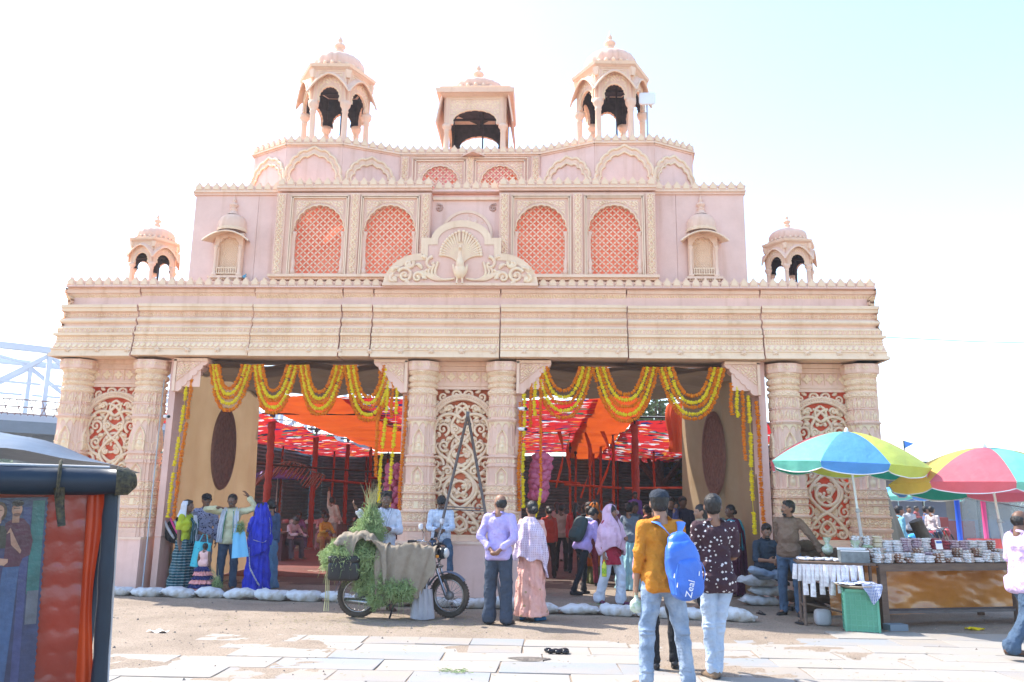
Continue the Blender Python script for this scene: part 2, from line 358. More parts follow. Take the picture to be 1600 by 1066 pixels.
# local x runs along the bridge; deck at 5.6
def truss(y):
    n = 12; Lp = 5.2; x0 = -44; zt, zb = 10.6, 6.2
    b = MB(); b.bar((x0, y, zt), (x0 + n * Lp, y, zt), .40, .4); b.build('top_chord', m_bsteel, br)
    b = MB(); b.bar((x0, y, zb), (x0 + n * Lp, y, zb), .55, .5); b.build('bottom_chord', m_bsteel, br)
    for i in range(n + 1):
        b = MB(); b.bar((x0 + i * Lp, y, zb + .26), (x0 + i * Lp, y, zt - .26), .26, .32); b.build('post', m_bsteel, br)
        if i < n:
            a, c = ((x0 + i * Lp, y + .05, zb + .3), (x0 + (i + 1) * Lp, y + .05, zt - .3)) if i % 2 else ((x0 + i * Lp, y + .05, zt - .3), (x0 + (i + 1) * Lp, y + .05, zb + .3))
            b = MB(); b.bar(a, c, .22, .26); b.build('diagonal', m_bsteel, br); b = MB(); mid = ((a[0] + c[0]) / 2, y + .02, (a[2] + c[2]) / 2); b.bar((mid[0], y + .02, zb + .3), mid, .18, .18); b.bar((mid[0] - Lp / 2 + .3, y + .02, mid[2]), (mid[0] + Lp / 2 - .3, y + .02, mid[2]), .14, .14); b.build('sub_strut', m_bsteel, br)
truss(-3.2); truss(3.6)
for i in range(13):
    b = MB(); b.bar((-44 + i * 5.2, -2.9, 10.5), (-44 + i * 5.2, 3.3, 10.5), .3, .3)
    if i < 12: b.bar((-44 + i * 5.2, -2.9, 10.5), (-44 + (i + 1) * 5.2, 3.3, 10.5), .16, .16)
    b.build('cross_brace', m_bsteel, br)
b = MB(); b.box((-12.8, .2, 5.6), (66, 9.4, .7)); b.build('deck', m_deck, br)
b = MB()
for i in range(190): b.bar((-44.5 + i * .34, -4.3, 6.3), (-44.5 + i * .34 + .34 * (1 if i % 2 else -1), -4.3, 7.25), .05, .05)
for z in (6.4, 6.8, 7.25): b.bar((-45, -4.35, z), (20, -4.35, z), .07, .07)
b.build('railing', m_rail, br, kind='stuff')
for x in (-38, -20, -2, 14):
    b = MB(); b.box((x, .2, 2.0), (1.6, 6.5, 6.6), taper=.9); b.build('pier', m_deck, br)
# ------------------------------------------------------------------ the gateway
gate = thing('festival_gateway', 'wide pink and cream carved plaster gateway with domed kiosks on top', 'gateway', (0, D, 0))
GM = [m_gate]
def sstep(x, a, b): return np.clip((x - a) / (b - a), 0, 1)
def fr(x): return x - np.floor(x)
def carve(u, v, s):
    """arabesque-like carving height 0..1"""
    a = np.sin(s * u + 1.9 * np.sin(s * .5 * v + .7)) * np.sin(s * v + 1.9 * np.sin(s * .5 * u)); return sstep(a, -.15, .35)
def rosette(u, v, r, petals=4):
    d = np.hypot(u, v); t = np.arctan2(v, u); edge = r * (.62 + .38 * np.abs(np.cos(petals * t / 2)))
    return np.clip((edge - d) / (r * .25), 0, 1) * (1 - .55 * np.exp(-(d / (r * .3)) ** 2)) + .8 * np.exp(-(d / (r * .18)) ** 2)

# --- entablature: profile swept along x, returned round both ends, split into cast blocks with joints
prof = [ # z top to bottom, projection (m), band type
 (5.435, -.05, 0), (5.40, -.05, 0), (5.395, -.035, 0), (5.335, -.045, 0), (5.33, -.075, 0), (5.315, -.08, 0), (5.30, -.10, 1), (5.225, -.165, 1),
 (5.22, -.15, 0), (5.21, -.15, 0), (5.205, -.165, 2), (5.125, -.165, 2), (5.12, -.15, 0), (5.11, -.15, 0), (5.105, 0, 0), (5.05, .0, 0), (5.045, -.02, 0), (4.985, -.025, 0), (4.965, -.085, 0),
 (4.955, -.09, 3), (4.875, -.09, 3), (4.87, -.08, 0), (4.85, -.04, 0), (4.825, -.012, 0), (4.80, 0, 0), (4.775, -.012, 0), (4.755, -.045, 0), (4.74, -.065, 0), (4.715, -.065, 0), (4.70, -.03, 0), (4.665, 0, 0),
 (4.655, -.002, 4), (4.575, -.002, 4), (4.57, .01, 0), (4.56, .052, 0), (4.515, .052, 0), (4.50, .012, 0), (4.49, .004, 5), (4.39, .004, 5), (4.385, .018, 0), (4.375, .018, 0), (4.37, .02, 6), (4.275, .04, 6),
 (4.27, .062, 0), (4.25, .062, 0), (4.245, .045, 0), (4.19, .052, 0), (4.185, .075, 0), (4.125, .085, 0), (4.12, .05, 0), (4.12, -.45, 0)]
pz = []; py = []; pt = []
for i in range(len(prof) - 1):
    a, b = prof[i], prof[i + 1]; k = max(1, int(abs(a[0] - b[0]) / .0075)) if a[2] and b[2] == a[2] else (1 if abs(a[0] - b[0]) < .02 else 2)
    for j in range(k):
        f = j / k; pz.append(a[0] + (b[0] - a[0]) * f); py.append(a[1] + (b[1] - a[1]) * f); pt.append(a[2] if b[2] == a[2] else 0)
pz.append(prof[-1][0]); py.append(prof[-1][1]); pt.append(0)
pz = np.array(pz); py = np.array(py); pt = np.array(pt)
def band_relief(X, Z, T):
    """relief height and paint tint for the carved bands"""
    H = np.zeros_like(X); 
    q = fr(X / .052 - .5) - .5
    h1 = sstep(np.abs(fr((X + (Z - 5.2) * .55) / .05) - .5), .12, .22) * .7 + carve(X * 1.0, Z * 1.2, 90) * .4; H = np.where(T == 1, h1 * .010, H)
    u = (fr(X / .155) - .5) * .155; v = Z - 5.165; h2 = np.maximum(rosette(u, v, .036, 5), sstep(np.abs(np.hypot(np.abs(u) - .0775, v) - .022), .008, .002) * .7); H = np.where(T == 2, h2 * .014, H)
    u = (fr(X / .082) - .5) * .082; v = Z - 4.915; d = np.hypot(u, v); h3 = np.maximum(sstep(np.abs(d - .024), .008, .003), sstep(np.abs(np.abs(u) - .041), .006, .002)); H = np.where(T == 3, h3 * .012, H)
    c = fr(X / .082); w = (Z - 4.575) / .08; h4 = np.maximum.reduce([sstep(np.abs(c - .03), .09, .05), sstep(np.abs(w - .5), .36, .44), sstep(np.abs(c - .5), .10, .05) * (w > .3), sstep(np.abs(c - .28), .09, .05) * (w < .62)]); H = np.where(T == 4, h4 * .010, H)
    u = fr(X / .046) - .5; w = fr((Z - 4.39) / .05) - .5; h5 = sstep(.42 - np.hypot(u, w), -.06, .08); H = np.where(T == 5, h5 * .010, H)
    w = (Z - 4.275) / .095; u = fr(X / .105 + .12 * np.sin(w * 6)) - .5; h6 = sstep(np.sin(w * pi) * .44 - np.abs(u), -.05, .08); H = np.where(T == 6, h6 * .012, H)
    return H * 1.5
WX = 7.46
joints = [-WX, -6.02, -3.86, -2.22, -1.65, .69, 2.98, 5.38, WX]
m_crack = m_dark
for bi in range(8):
    x0, x1 = joints[bi], joints[bi + 1]; b = MB()
    ga = .012 if bi else 0; gb = .012 if bi < 7 else 0
    dz = [-.015, .006, -.004, .003, -.006, .005, -.004, .002][bi]; dy = [.0, .012, -.012, .0, .01, -.008, .012, 0][bi]
    tilt = [.006, 0, .0015, 0, -.001, 0, 0, 0][bi]
    n = max(8, int((x1 - x0) / .0115)); xs = np.linspace(x0 + ga, x1 - gb, n)
    X = xs[:, None] * np.ones(len(pz)); Z = np.ones(n)[:, None] * pz; T = np.ones(n, int)[:, None] * pt
    H = band_relief(X, Z, T); Yp = -(py + H)
    # mitre at the outer ends
    if bi == 0: X[0] -= py
    if bi == 7: X[-1] += py
    tint = np.where(T > 0, .25 + .75 * sstep(H, .002, .009), np.where((py > -.03)[None, :] * np.ones_like(X) > 0, .75, .35))
    Zt = Z + dz + tilt * (X - x1)
    b.grid(np.stack([X, Yp + dy, Zt], -1), 0, tint, smooth=False, flip=True)
    # cut ends so the joints read as dark gaps
    for ex, fl in ((0, 0), (-1, 1)):
        if (bi == 0 and ex == 0) or (bi == 7 and ex == -1): continue
        E = np.stack([np.stack([X[ex], Yp[ex] + dy, Zt[ex]], -1), np.stack([X[ex], np.full(len(pz), .35), Zt[ex]], -1)]); b.grid(E, 0, .1, smooth=False, flip=not fl)
    # side returns
    if bi in (0, 7):
        sx = -1 if bi == 0 else 1; ys = np.linspace(0, 1.15, 90)
        Ys = ys[:, None] * np.ones(len(pz)); Zs = np.ones(90)[:, None] * pz; Ts = np.ones(90, int)[:, None] * pt; Hs = band_relief(Ys, Zs, Ts)
        Xs = sx * (WX + py + Hs); Ys[0] = -py
        tn = np.where(Ts > 0, .25 + .75 * sstep(Hs, .002, .009), .5)
        b.grid(np.stack([Xs, Ys, Zs + dz + (tilt * (Xs - x1) if bi == 0 else 0)], -1), 0, tn, smooth=False, flip=bi == 0)
    b.build('cornice_block', GM, gate)
# small florets on the lowest fascia
fl = MB(); th = np.linspace(0, 2 * pi, 25)[:-1]
rr = np.linspace(0, 1, 6)
G = []
for q in rr:
    G.append(np.stack([q * .062 * (.78 + .22 * np.cos(5 * th)) * np.cos(th), -.022 * (1 - q ** 2) * (1 + .4 * np.cos(5 * th) * q) - .012 * (q < .25), q * .052 * (.78 + .22 * np.cos(5 * th)) * np.sin(th)], -1))
fl.grid(np.array(G), 0, .6, closev=True); fme = fl.mesh('floret')
fme.materials.append(m_gate)
for i in range(27): link('floret', fme, None, gate, (-7.2 + i * .555, -.062, 4.222), (0, rnd.uniform(-.3, .3), 0))
# core behind the cornice and the roof deck
b = MB(); b.box((0, .62, 4.75), (14.6, 1.0, 1.2), tint=.1); b.box((0, .2, 5.425), (14.8, .5, .02), tint=.1); b.build('cornice_core', m_pink, gate)
# --- merlons
def merlon_poly(w=.165, h=.185):
    L = [(.5, 0), (.5, .18), (.40, .30), (.5, .42), (.46, .52), (.36, .58), (.30, .68), (.18, .76), (.12, .88), (0, 1.0)]
    return [(x * w, z * h) for x, z in L] + [(-x * w, z * h) for x, z in L[-2::-1]]
mp = merlon_poly()
b = MB(); b.prism(mp, -.02, .035, tint=.35, side_mat=0)
inner = [(x * .7, .03 + z * .72) for x, z in mp]; b.prism(inner, -.034, -.02, tint=.75, backs=False)
b.prism([(.0825, .035), (.105, .075), (.0825, .115), (.060, .075)], -.012, .03, tint=.1, backs=False)
mme = b.mesh('merlon'); mme.materials.append(m_gate)
def merlons(x0, y0, x1, y1, z, sp=.1725, tilt=0, name='merlon'):
    L = math.hypot(x1 - x0, y1 - y0); n = int(round(L / sp)); a = atan2(y1 - y0, x1 - x0)
    for i in range(n):
        f = (i + .5) / n
        o = link(name, mme, None, gate, (x0 + (x1 - x0) * f, y0 + (y1 - y0) * f, z + rnd.uniform(-.003, .003)), (0, rnd.uniform(-.02, .02), a)); o.scale = (L / n / .1725, 1, 1)
merlons(-7.42, .03, -1.52, .03, 5.44); merlons(1.38, .03, 7.42, .03, 5.44)
merlons(-7.4, .9, -7.4, .06, 5.44); merlons(7.4, .06, 7.4, .9, 5.44)

# --- pillars
def pillar_mesh():
    nt = 120; th = np.linspace(0, 2 * pi, nt, endpoint=False)
    P = [(.92, .375), (1.0, .375), (1.005, .355), (1.07, .35), (1.08, .325), (1.16, .345), (1.17, .37), (1.215, .385), (1.22, .36), (1.245, .335), (1.25, .345), (1.40, .345), (1.405, .385), (1.43, .39), (1.435, .34),
         (1.46, .335), (1.60, .33), (1.605, .355), (1.62, .36), (1.63, .325), (1.72, .315), (1.725, .365), (1.745, .372), (1.75, .325), (1.87, .318), (1.875, .34), (1.89, .34), (1.895, .30), (1.92, .295), (2.20, .292), (2.205, .325), (2.235, .325), (2.24, .295), (2.36, .29),
         (2.365, .325), (2.39, .325), (2.395, .285), (2.42, .28), (2.94, .268), (2.985, .275), (3.0, .30), (3.03, .325), (3.045, .325), (3.05, .285), (3.07, .28), (3.26, .278), (3.265, .295), (3.285, .295), (3.29, .275), (3.46, .27), (3.465, .28),
         (3.475, .30), (3.50, .318), (3.53, .322), (3.56, .315), (3.58, .288), (3.60, .285), (3.62, .31), (3.645, .32), (3.67, .31), (3.685, .285), (3.70, .30), (3.72, .322), (3.76, .325), (3.79, .315), (3.81, .29), (3.83, .30), (3.86, .325), (3.88, .345), (3.90, .35), (3.905, .375), (3.93, .385), (4.07, .385), (4.075, .36)]
    Z = []; Rr = []
    for i in range(len(P) - 1):
        a, c = P[i], P[i + 1]; k = max(1, int((c[0] - a[0]) / .011))
        for j in range(k): Z.append(a[0] + (c[0] - a[0]) * j / k); Rr.append(a[1] + (c[1] - a[1]) * j / k)
    Z.append(P[-1][0]); Rr.append(P[-1][1]); Z = np.array(Z); Rr = np.array(Rr) * np.interp(Z, [.92, 1.9, 2.4, 4.1], [.86, .84, .86, .84])
    c, s = np.abs(np.cos(th)), np.abs(np.sin(th)); mx = np.maximum(c, s); mn = np.minimum(c, s)
    square = 1 / mx; u = mn / mx      # u 0 at face centre, 1 at corner
    # stepped square: three set-backs towards the corners
    step = square * np.where(u < .45, 1.0, np.where(u < .72, .93, .84))
    octo = 1 / np.cos(((th + pi / 8) % (pi / 4)) - pi / 8)
    Zg = Z[:, None] * np.ones(nt); Th = np.ones(len(Z))[:, None] * th
    roundw = sstep(Z, 3.46, 3.475)[:, None]; cap = sstep(Z, 3.90, 3.905)[:, None]; shaft = (sstep(Z, 2.39, 2.40) * (1 - sstep(Z, 2.98, 3.0)))[:, None]
    shape = step[None] * (1 - roundw) + 1.0 * roundw; shape = shape * (1 - cap) + cap * np.minimum(octo, square * .95)[None]; shape = shape * (1 - shaft * .6) + shaft * .6 * octo[None] * .98
    R0 = Rr[:, None] * shape
    # face coordinates
    sgn = np.sign(np.sin(4 * (th)) + 1e-9); uu = (((th + pi / 4) % (pi / 2)) - pi / 4); U = np.tan(uu)[None] * Rr[:, None]   # metres across the face
    H = np.zeros_like(Zg); A = Rr[:, None] * Th
    def band(z0, z1, h): return np.where((Zg > z0 + .004) & (Zg < z1 - .004), h, 0)
    def niche(z0, z1, w):       # ogee niche with a figure
        t = (Zg - z0) / (z1 - z0); half = w * np.where(t < .6, 1, np.clip(1 - ((t - .6) / .4) ** 1.3, 0, 1)); rim = sstep(np.abs(np.abs(U) - half), .018, .008) * (t > 0) * (t < 1)
        fig = np.exp(-((U / (w * .45)) ** 2 + ((t - .32) / .2) ** 2)) + np.exp(-((U / (w * .25)) ** 2 + ((t - .62) / .09) ** 2)); return np.maximum(rim, fig * .9) * (t > -.02) * (t < 1.05)
    H += band(1.255, 1.40, sstep(carve(U, Zg - 1.3, 80), .3, .8)) * .012
    H += band(1.46, 1.60, np.where(np.abs(U) < .03, 1, carve(U, Zg, 100)) * .9) * .012
    H += band(1.635, 1.72, sstep(np.abs(fr(U / .09) - .5) * 2, (Zg - 1.635) / .085, (Zg - 1.635) / .085 + .15)) * .014
    H += band(1.755, 1.87, carve(U, Zg, 110)) * .012
    H += band(1.08, 1.165, sstep(np.abs(fr(U / .085) - .5) * 2, (Zg - 1.08) / .085 * 1.1, (Zg - 1.08) / .085 * 1.1 + .2)) * .012
    H += niche(1.90, 2.19, .085) * .026 + niche(2.42, 2.86, .085) * .026 + band(2.24, 2.36, sstep(np.abs(fr(U / .06) - .5), .1, .3) * (np.abs(Zg - 2.3) < .035)) * .01
    H += niche(2.42, 2.62, .19) * .012
    H += band(2.86, 2.99, sstep((fr(U / .13) - .5) ** 2 * 4, 1 - (Zg - 2.86) / .1, 1.1 - (Zg - 2.86) / .1)) * .012
    for z0 in (3.07, 3.29):
        t = (Zg - z0) / .17; q = fr(A / .13) - .5
        H += band(z0, z0 + .18, np.maximum(sstep(np.abs(np.abs(q) - .36 * np.clip(1.4 - 1.2 * t, 0, 1) ** .5), .09, .04), np.exp(-((q / .13) ** 2 + ((t - .4) / .28) ** 2)))) * .016
    H += band(3.485, 3.575, carve(A, Zg, 95)) * .010 + band(3.61, 3.68, sstep(np.abs(fr(A / .05) - .5), .1, .3)) * .01 + band(3.705, 3.80, carve(A, Zg, 80)) * .012 + band(3.835, 3.895, sstep(np.abs(fr(A / .034) - .5), .12, .3)) * .010
    H += band(3.945, 4.055, np.maximum(sstep(np.abs(fr(U / .075) - .5), .42, .46), rosette((fr(U / .075) - .5) * .075, Zg - 4.0, .032, 4) * .7)) * .010
    H = H * 1.45; Rf = R0 + H
    tint = np.clip(.18 + .75 * sstep(H, .002, .010) + .35 * roundw * (1 - cap), 0, 1) + np.where((Zg > 1.2) & (Zg < 1.9), .15, 0)
    G = np.stack([Rf * np.cos(Th), Rf * np.sin(Th), Zg], -1)
    b = MB(); b.grid(G, 0, np.clip(tint, 0, 1), closev=True, smooth=False, flip=True)
    return b.mesh('pillar')
pme = pillar_mesh(); pme.materials.append(m_gate)
PX = [-7.14, -5.76, -.73, .75, 5.78, 7.14]
for x in PX: link('pillar', pme, None, gate, (x, .33, 0))
# --- pedestals
for (x0, x1) in ((-7.52, -5.50), (-1.12, 1.12), (5.38, 7.54)):
    b = MB(); b.box(((x0 + x1) / 2, .58, .44), (x1 - x0, 1.2, .88)); b.build('pedestal', m_pink, gate)
    b = MB(); b.box(((x0 + x1) / 2, .57, .90), (x1 - x0 + .02, 1.22, .04), tint=.4); b.build('pedestal_ledge', m_pink, gate)
# flat jambs beside the openings and behind the pillars
for x, w in ((-5.33, .12), (-1.02, .10), (1.04, .10), (5.38, .12)):
    b = MB(); b.box((x, .50, 2.52), (w, .5, 3.2)); b.box((x, .5, .46), (w * .9, .5, .90)); b.build('jamb', m_pink, gate)
# steel cameras' post etc. come later.  panels between the pillars
def scroll(b, cx, cz, r, a0, turns, hand, w0=.030, w1=.014, y=0, n=26, depth=.9):
    t = np.linspace(0, 1, n); a = a0 + hand * turns * 2 * pi * t; rr = r * (1 - t) ** .9 + r * .12
    P = np.stack([cx + rr * np.cos(a), np.full(n, y), cz + rr * np.sin(a)], -1); W = w0 + (w1 - w0) * t
    b.tube(P, W * 1.25, 6, up=(0, -1, 0), flat=depth); b.ell(P[-1], (w1 * 2.3, w1 * 1.5, w1 * 2.3), 8)
def leaf(b, x, z, a, L, w=.03, y=0, curl=1.0):
    t = np.linspace(0, 1, 9); ang = a + curl * t ** 2 * 1.8; P = np.stack([x + np.cumsum(np.cos(ang)) * L / 9, np.full(9, y), z + np.cumsum(np.sin(ang)) * L / 9], -1)
    b.tube(P, 1.3 * w * (.35 + np.sin(np.clip(t * 1.15, 0, 1) * pi) ** .8 * .75 + .1), 6, up=(0, -1, 0), flat=.7)
def curve(b, pts, w0, w1=None, y=0, n=40):
    pts = np.array(pts, float); m = len(pts); t = np.linspace(0, m - 1, n); out = []
    for tt in t:       # Catmull-Rom
        i = min(int(tt), m - 2); f = tt - i; p = [pts[max(i - 1, 0)], pts[i], pts[i + 1], pts[min(i + 2, m - 1)]]
        out.append(.5 * ((2 * p[1]) + (-p[0] + p[2]) * f + (2 * p[0] - 5 * p[1] + 4 * p[2] - p[3]) * f * f + (-p[0] + 3 * p[1] - 3 * p[2] + p[3]) * f ** 3))
    out = np.array(out); P = np.stack([out[:, 0], np.full(n, y), out[:, 1]], -1)
    b.tube(P, 1.2 * np.linspace(w0, w1 or w0, n), 6, up=(0, -1, 0), flat=.8)
def mirror_add(dst, src):
    for V, T in zip(src.V, src.T): pass
    V = np.concatenate(src.V); off = dst.n
    for f, m, s in src.F: dst.F.append((f + dst.n, m, s))
    dst.V.append(V); dst.T.append(np.concatenate(src.T)); dst.n += len(V)
    V2 = V.copy(); V2[:, 0] *= -1
    for f, m, s in src.F: dst.F.append((f[:, ::-1] + dst.n, m, s))
    dst.V.append(V2); dst.T.append(np.concatenate(src.T)); dst.n += len(V2)
def scroll_panel():
    h = MB()   # right half, x>0 ; z from 0 (bottom) to 2.62, half width .56
    curve(h, [(.0, .10), (.13, .17), (.09, .30), (-.0, .36), (.0, .36)], .026, .016)
    curve(h, [(.44, .02), (.32, .22), (.12, .44), (-.12, .58), (-.30, .84), (-.12, 1.10), (.10, 1.22), (.22, 1.42), (.10, 1.62), (-.08, 1.76), (-.19, 1.98), (-.10, 2.18), (.02, 2.30), (.14, 2.34)], .030, .022, n=90)
    curve(h, [(.0, 2.40), (.09, 2.33), (.09, 2.20), (.0, 2.10)], .02)
    curve(h, [(.02, 2.12), (.20, 2.20), (.40, 2.14), (.50, 1.92), (.50, 1.70), (.40, 1.48), (.20, 1.36)], .026, n=50)
    for (cx, cz, r, a0, tu, hd) in [(.25, .14, .10, 2.0, 1.2, -1), (.45, .42, .10, -2.2, 1.2, 1), (.44, .92, .15, -2.6, 1.5, 1), (.46, 1.30, .13, 3.4, 1.4, -1), (.31, 1.62, .10, 3.9, 1.3, 1),
                                    (.34, 1.92, .11, 4.4, 1.3, -1), (.12, 1.92, .075, 4.6, 1.3, 1), (.24, 1.16, .08, .3, 1.2, 1), (.50, .64, .07, 1.0, 1.2, -1), (.24, 2.30, .06, 3.2, 1.1, -1), (.1, 1.46, .055, 1.5, 1.2, -1)]:
        scroll(h, cx, cz, r, a0, tu, hd, .024, .013)
    for (x, z, a, L, c) in [(.40, .08, 1.2, .14, 1), (.17, .40, .2, .13, -1), (.33, .30, .9, .14, -1), (.30, .68, .5, .14, 1), (.34, 1.08, 1.0, .14, -1), (.18, 1.32, .3, .12, 1), (.30, 1.44, -.2, .13, 1.2), (.52, 1.52, 1.8, .13, 1), (.16, 1.74, .3, .14, -1),
                            (.22, 2.04, .6, .13, -1), (.42, 1.76, 1.9, .12, -1), (.46, 2.06, 2.2, .13, 1), (.36, 2.24, 2.6, .14, -1), (.53, 1.12, 2.0, .12, 1), (.54, .20, 1.8, .13, 1), (.54, .78, 1.4, .11, 1), (.25, .95, 2.4, .11, 1), (.07, 1.66, .8, .1, 1), (.05, .72, 1.2, .1, 1), (.06, 2.02, 1.2, .08, 1), (.55, 1.9, .8, .1, 1)]:
        leaf(h, x, z, a, L, .026, curl=c)
    o = MB(); mirror_add(o, h)
    scroll(o, .0, .84, .24, 1.2, 1.7, -1, .028, .014, n=40)   # big central spiral
    leaf(o, .02, .84, .6, .12, .03, curl=2); leaf(o, -.06, .80, 2.6, .12, .03, curl=2)
    return o
sp = scroll_panel(); spm = sp.mesh('scrollwork'); spm.materials.append(m_cream)
# corner scrolls above the arch
cs = MB(); h = MB()
for (cx, cz, r, a0, tu, hd) in [(.12, .40, .085, 3.6, 1.3, -1), (.35, .36, .085, 3.2, 1.3, 1), (.52, .20, .07, 2.2, 1.2, -1), (.55, -.1, .06, 2.2, 1.2, 1)]: scroll(h, cx, cz, r, a0, tu, hd, .023, .012)
for (x, z, a, L, c) in [(.22, .44, .2, .15, 1), (.43, .30, -1.0, .16, 1), (.44, .45, -.3, .14, -1), (.56, .10, -1.6, .14, 1), (.50, .0, 2.2, .12, -1), (.05, .30, 1.2, .12, -1), (.58, .36, 1.9, .12, 1), (.30, .26, -.8, .12, -1)]: leaf(h, x, z, a, L, .024, curl=c)
mirror_add(cs, h); csm = cs.mesh('corner_scrollwork'); csm.materials.append(m_cream)
for pi_, cx in enumerate((-6.445, 0.0, 6.445)):
    w = .70 if pi_ == 1 else .63
    sx = 1.0 if pi_ == 1 else .96
    # backing
    b = MB(); b.box((cx, .50, 2.35), (1.5, .015, 2.85)); b.build('backing_cloth', m_orange_t if pi_ != 1 else M('red_backing', (.80, .24, .11), (.70, .17, .07), scale=3, bump=.2, bscale=14, transl=.15), gate)
    link('scrollwork', spm, None, gate, (cx, .42, .98)).scale = (sx, 1, .99); link('scrollwork', spm, None, gate, (cx, .455, 3.36)).scale = (sx * .98, .7, -.97)
    link('corner_scrollwork', csm, None, gate, (cx, .42, 3.11)).scale = (sx, 1, 1)
    # half-round arch moulding with beads
    b = MB(); a = np.linspace(-.12, pi + .12, 60); Rr = .60
    for rr, wd, dp in ((.63, .022, .05), (.56, .022, .045)): b.tube(np.stack([cx + rr * np.cos(a), np.full(60, .38), 2.87 + rr * np.sin(a)], -1), wd, 6, up=(0, -1, 0), tint=.7)
    q = np.stack([np.stack([cx + r_ * np.cos(a), np.full(60, y_), 2.87 + r_ * np.sin(a)], -1) for r_, y_ in ((.535, .42), (.54, .37), (.655, .37), (.66, .42))]); b.grid(q, 0, .35, flip=False)
    for t_ in np.linspace(0, pi, 44): b.ell((cx + .595 * cos(t_), .365, 2.87 + .595 * sin(t_)), (.012, .014, .024), 6, R=ry_(-(t_ - pi / 2)), tint=.75)
    b.build('arch_moulding', GM, gate)
    # side rims and the sill
    b = MB()
    for s in (-1, 1): b.box((cx + s * (w - .045), .42, 1.92), (.07, .1, 1.9), tint=.3)
    b.box((cx, .40, .955), (1.5, .16, .07), tint=.5); b.box((cx, .42, 1.005), (1.5, .10, .03), tint=.7); b.build('panel_rim', GM, gate)
    # flowered frieze
    b = MB(); xs = np.linspace(-.68, .68, 190); zs = np.linspace(3.60, 4.11, 74); X, Z = np.meshgrid(xs, zs, indexing='ij')
    H = np.zeros_like(X); inb = (Z > 3.73) & (Z < 3.94); u = (fr(X / .215 + .5) - .5) * .215; v = Z - 3.835
    H = np.where(inb, np.maximum(rosette(u, v, .092, 4) * .022, sstep(np.abs(np.abs(u) - .1075), .008, .004) * .02), 0)
    base = np.where(Z < 3.66, .03, np.where(Z < 3.70, .05, np.where(Z < 3.73, .035, np.where(inb, .0, np.where(Z < 3.97, .05, np.where(Z < 4.03, .02, .07))))))
    b.grid(np.stack([X + cx, .40 - base - H, Z], -1), 0, np.where(inb, .2 + .7 * sstep(H, .004, .015), .35), smooth=False, flip=True)
    b.build('flower_frieze', GM, gate)
    if pi_ != 1:
        b = MB(); b.box((cx, .52, 4.02), (1.5, .05, .24)); b.build('frieze_back', m_pink, gate)
# --- carved corner brackets in the openings
def bracket_poly(w, h):
    P = [(0, 0), (w, 0)]; n = 5
    # scalloped diagonal from (w,-small) down to (small,-h)
    a = np.array([w, -.05 * h]); c = np.array([.14 * w, -h]); k = 6
    P.append((w, -.05 * h))
    for i in range(k):
        p0 = a + (c - a) * i / k; p1 = a + (c - a) * (i + 1) / k; mid = (p0 + p1) / 2; nr = np.array([-(c - a)[1], (c - a)[0]]); nr = nr / np.linalg.norm(nr)
        rad = np.linalg.norm(p1 - p0) / 2
        for t in np.linspace(0, pi, 6)[1:]:
            q = mid + (p0 - mid) * cos(t) + nr * rad * .55 * sin(t) * (1 if nr[1] < 0 else -1); P.append((q[0], q[1]))
    P.append((0, -h)); return P
for x, s in ((-5.27, 1), (-.97, -1), (.99, 1), (5.32, -1)):
    w, h_ = .62, .60
    pts = [(x + s * p[0], 4.10 + p[1]) for p in bracket_poly(w, h_)]
    if s < 0: pts = pts[::-1]
    b = MB(); b.prism(pts, .10, .34, tint=.12)
    for bw in (0,): b.box((x + s * w / 2, .09, 4.075), (w, .03, .05), tint=.45); b.box((x + s * .03, .09, 3.79), (.05, .03, .58), tint=.45)
    # carved leaf field inside the bracket
    xs = np.linspace(.07, .50, 60); zs = np.linspace(-.50, -.05, 60); X, Z = np.meshgrid(xs, zs, indexing='ij')
    inside = sstep(.44 + Z - X * .82 + .03, 0, .02); H = .018 * carve(X, Z, 62) * inside; keep = inside
    Yv = np.where(inside > .01, .098 - H - .006, .125)
    b.grid(np.stack([x + s * X, Yv, 4.10 + Z - .02], -1), 0, np.clip(.15 + .8 * sstep(H, .003, .012), 0, 1), smooth=False, flip=s > 0)
    b.build('bracket', GM, gate)

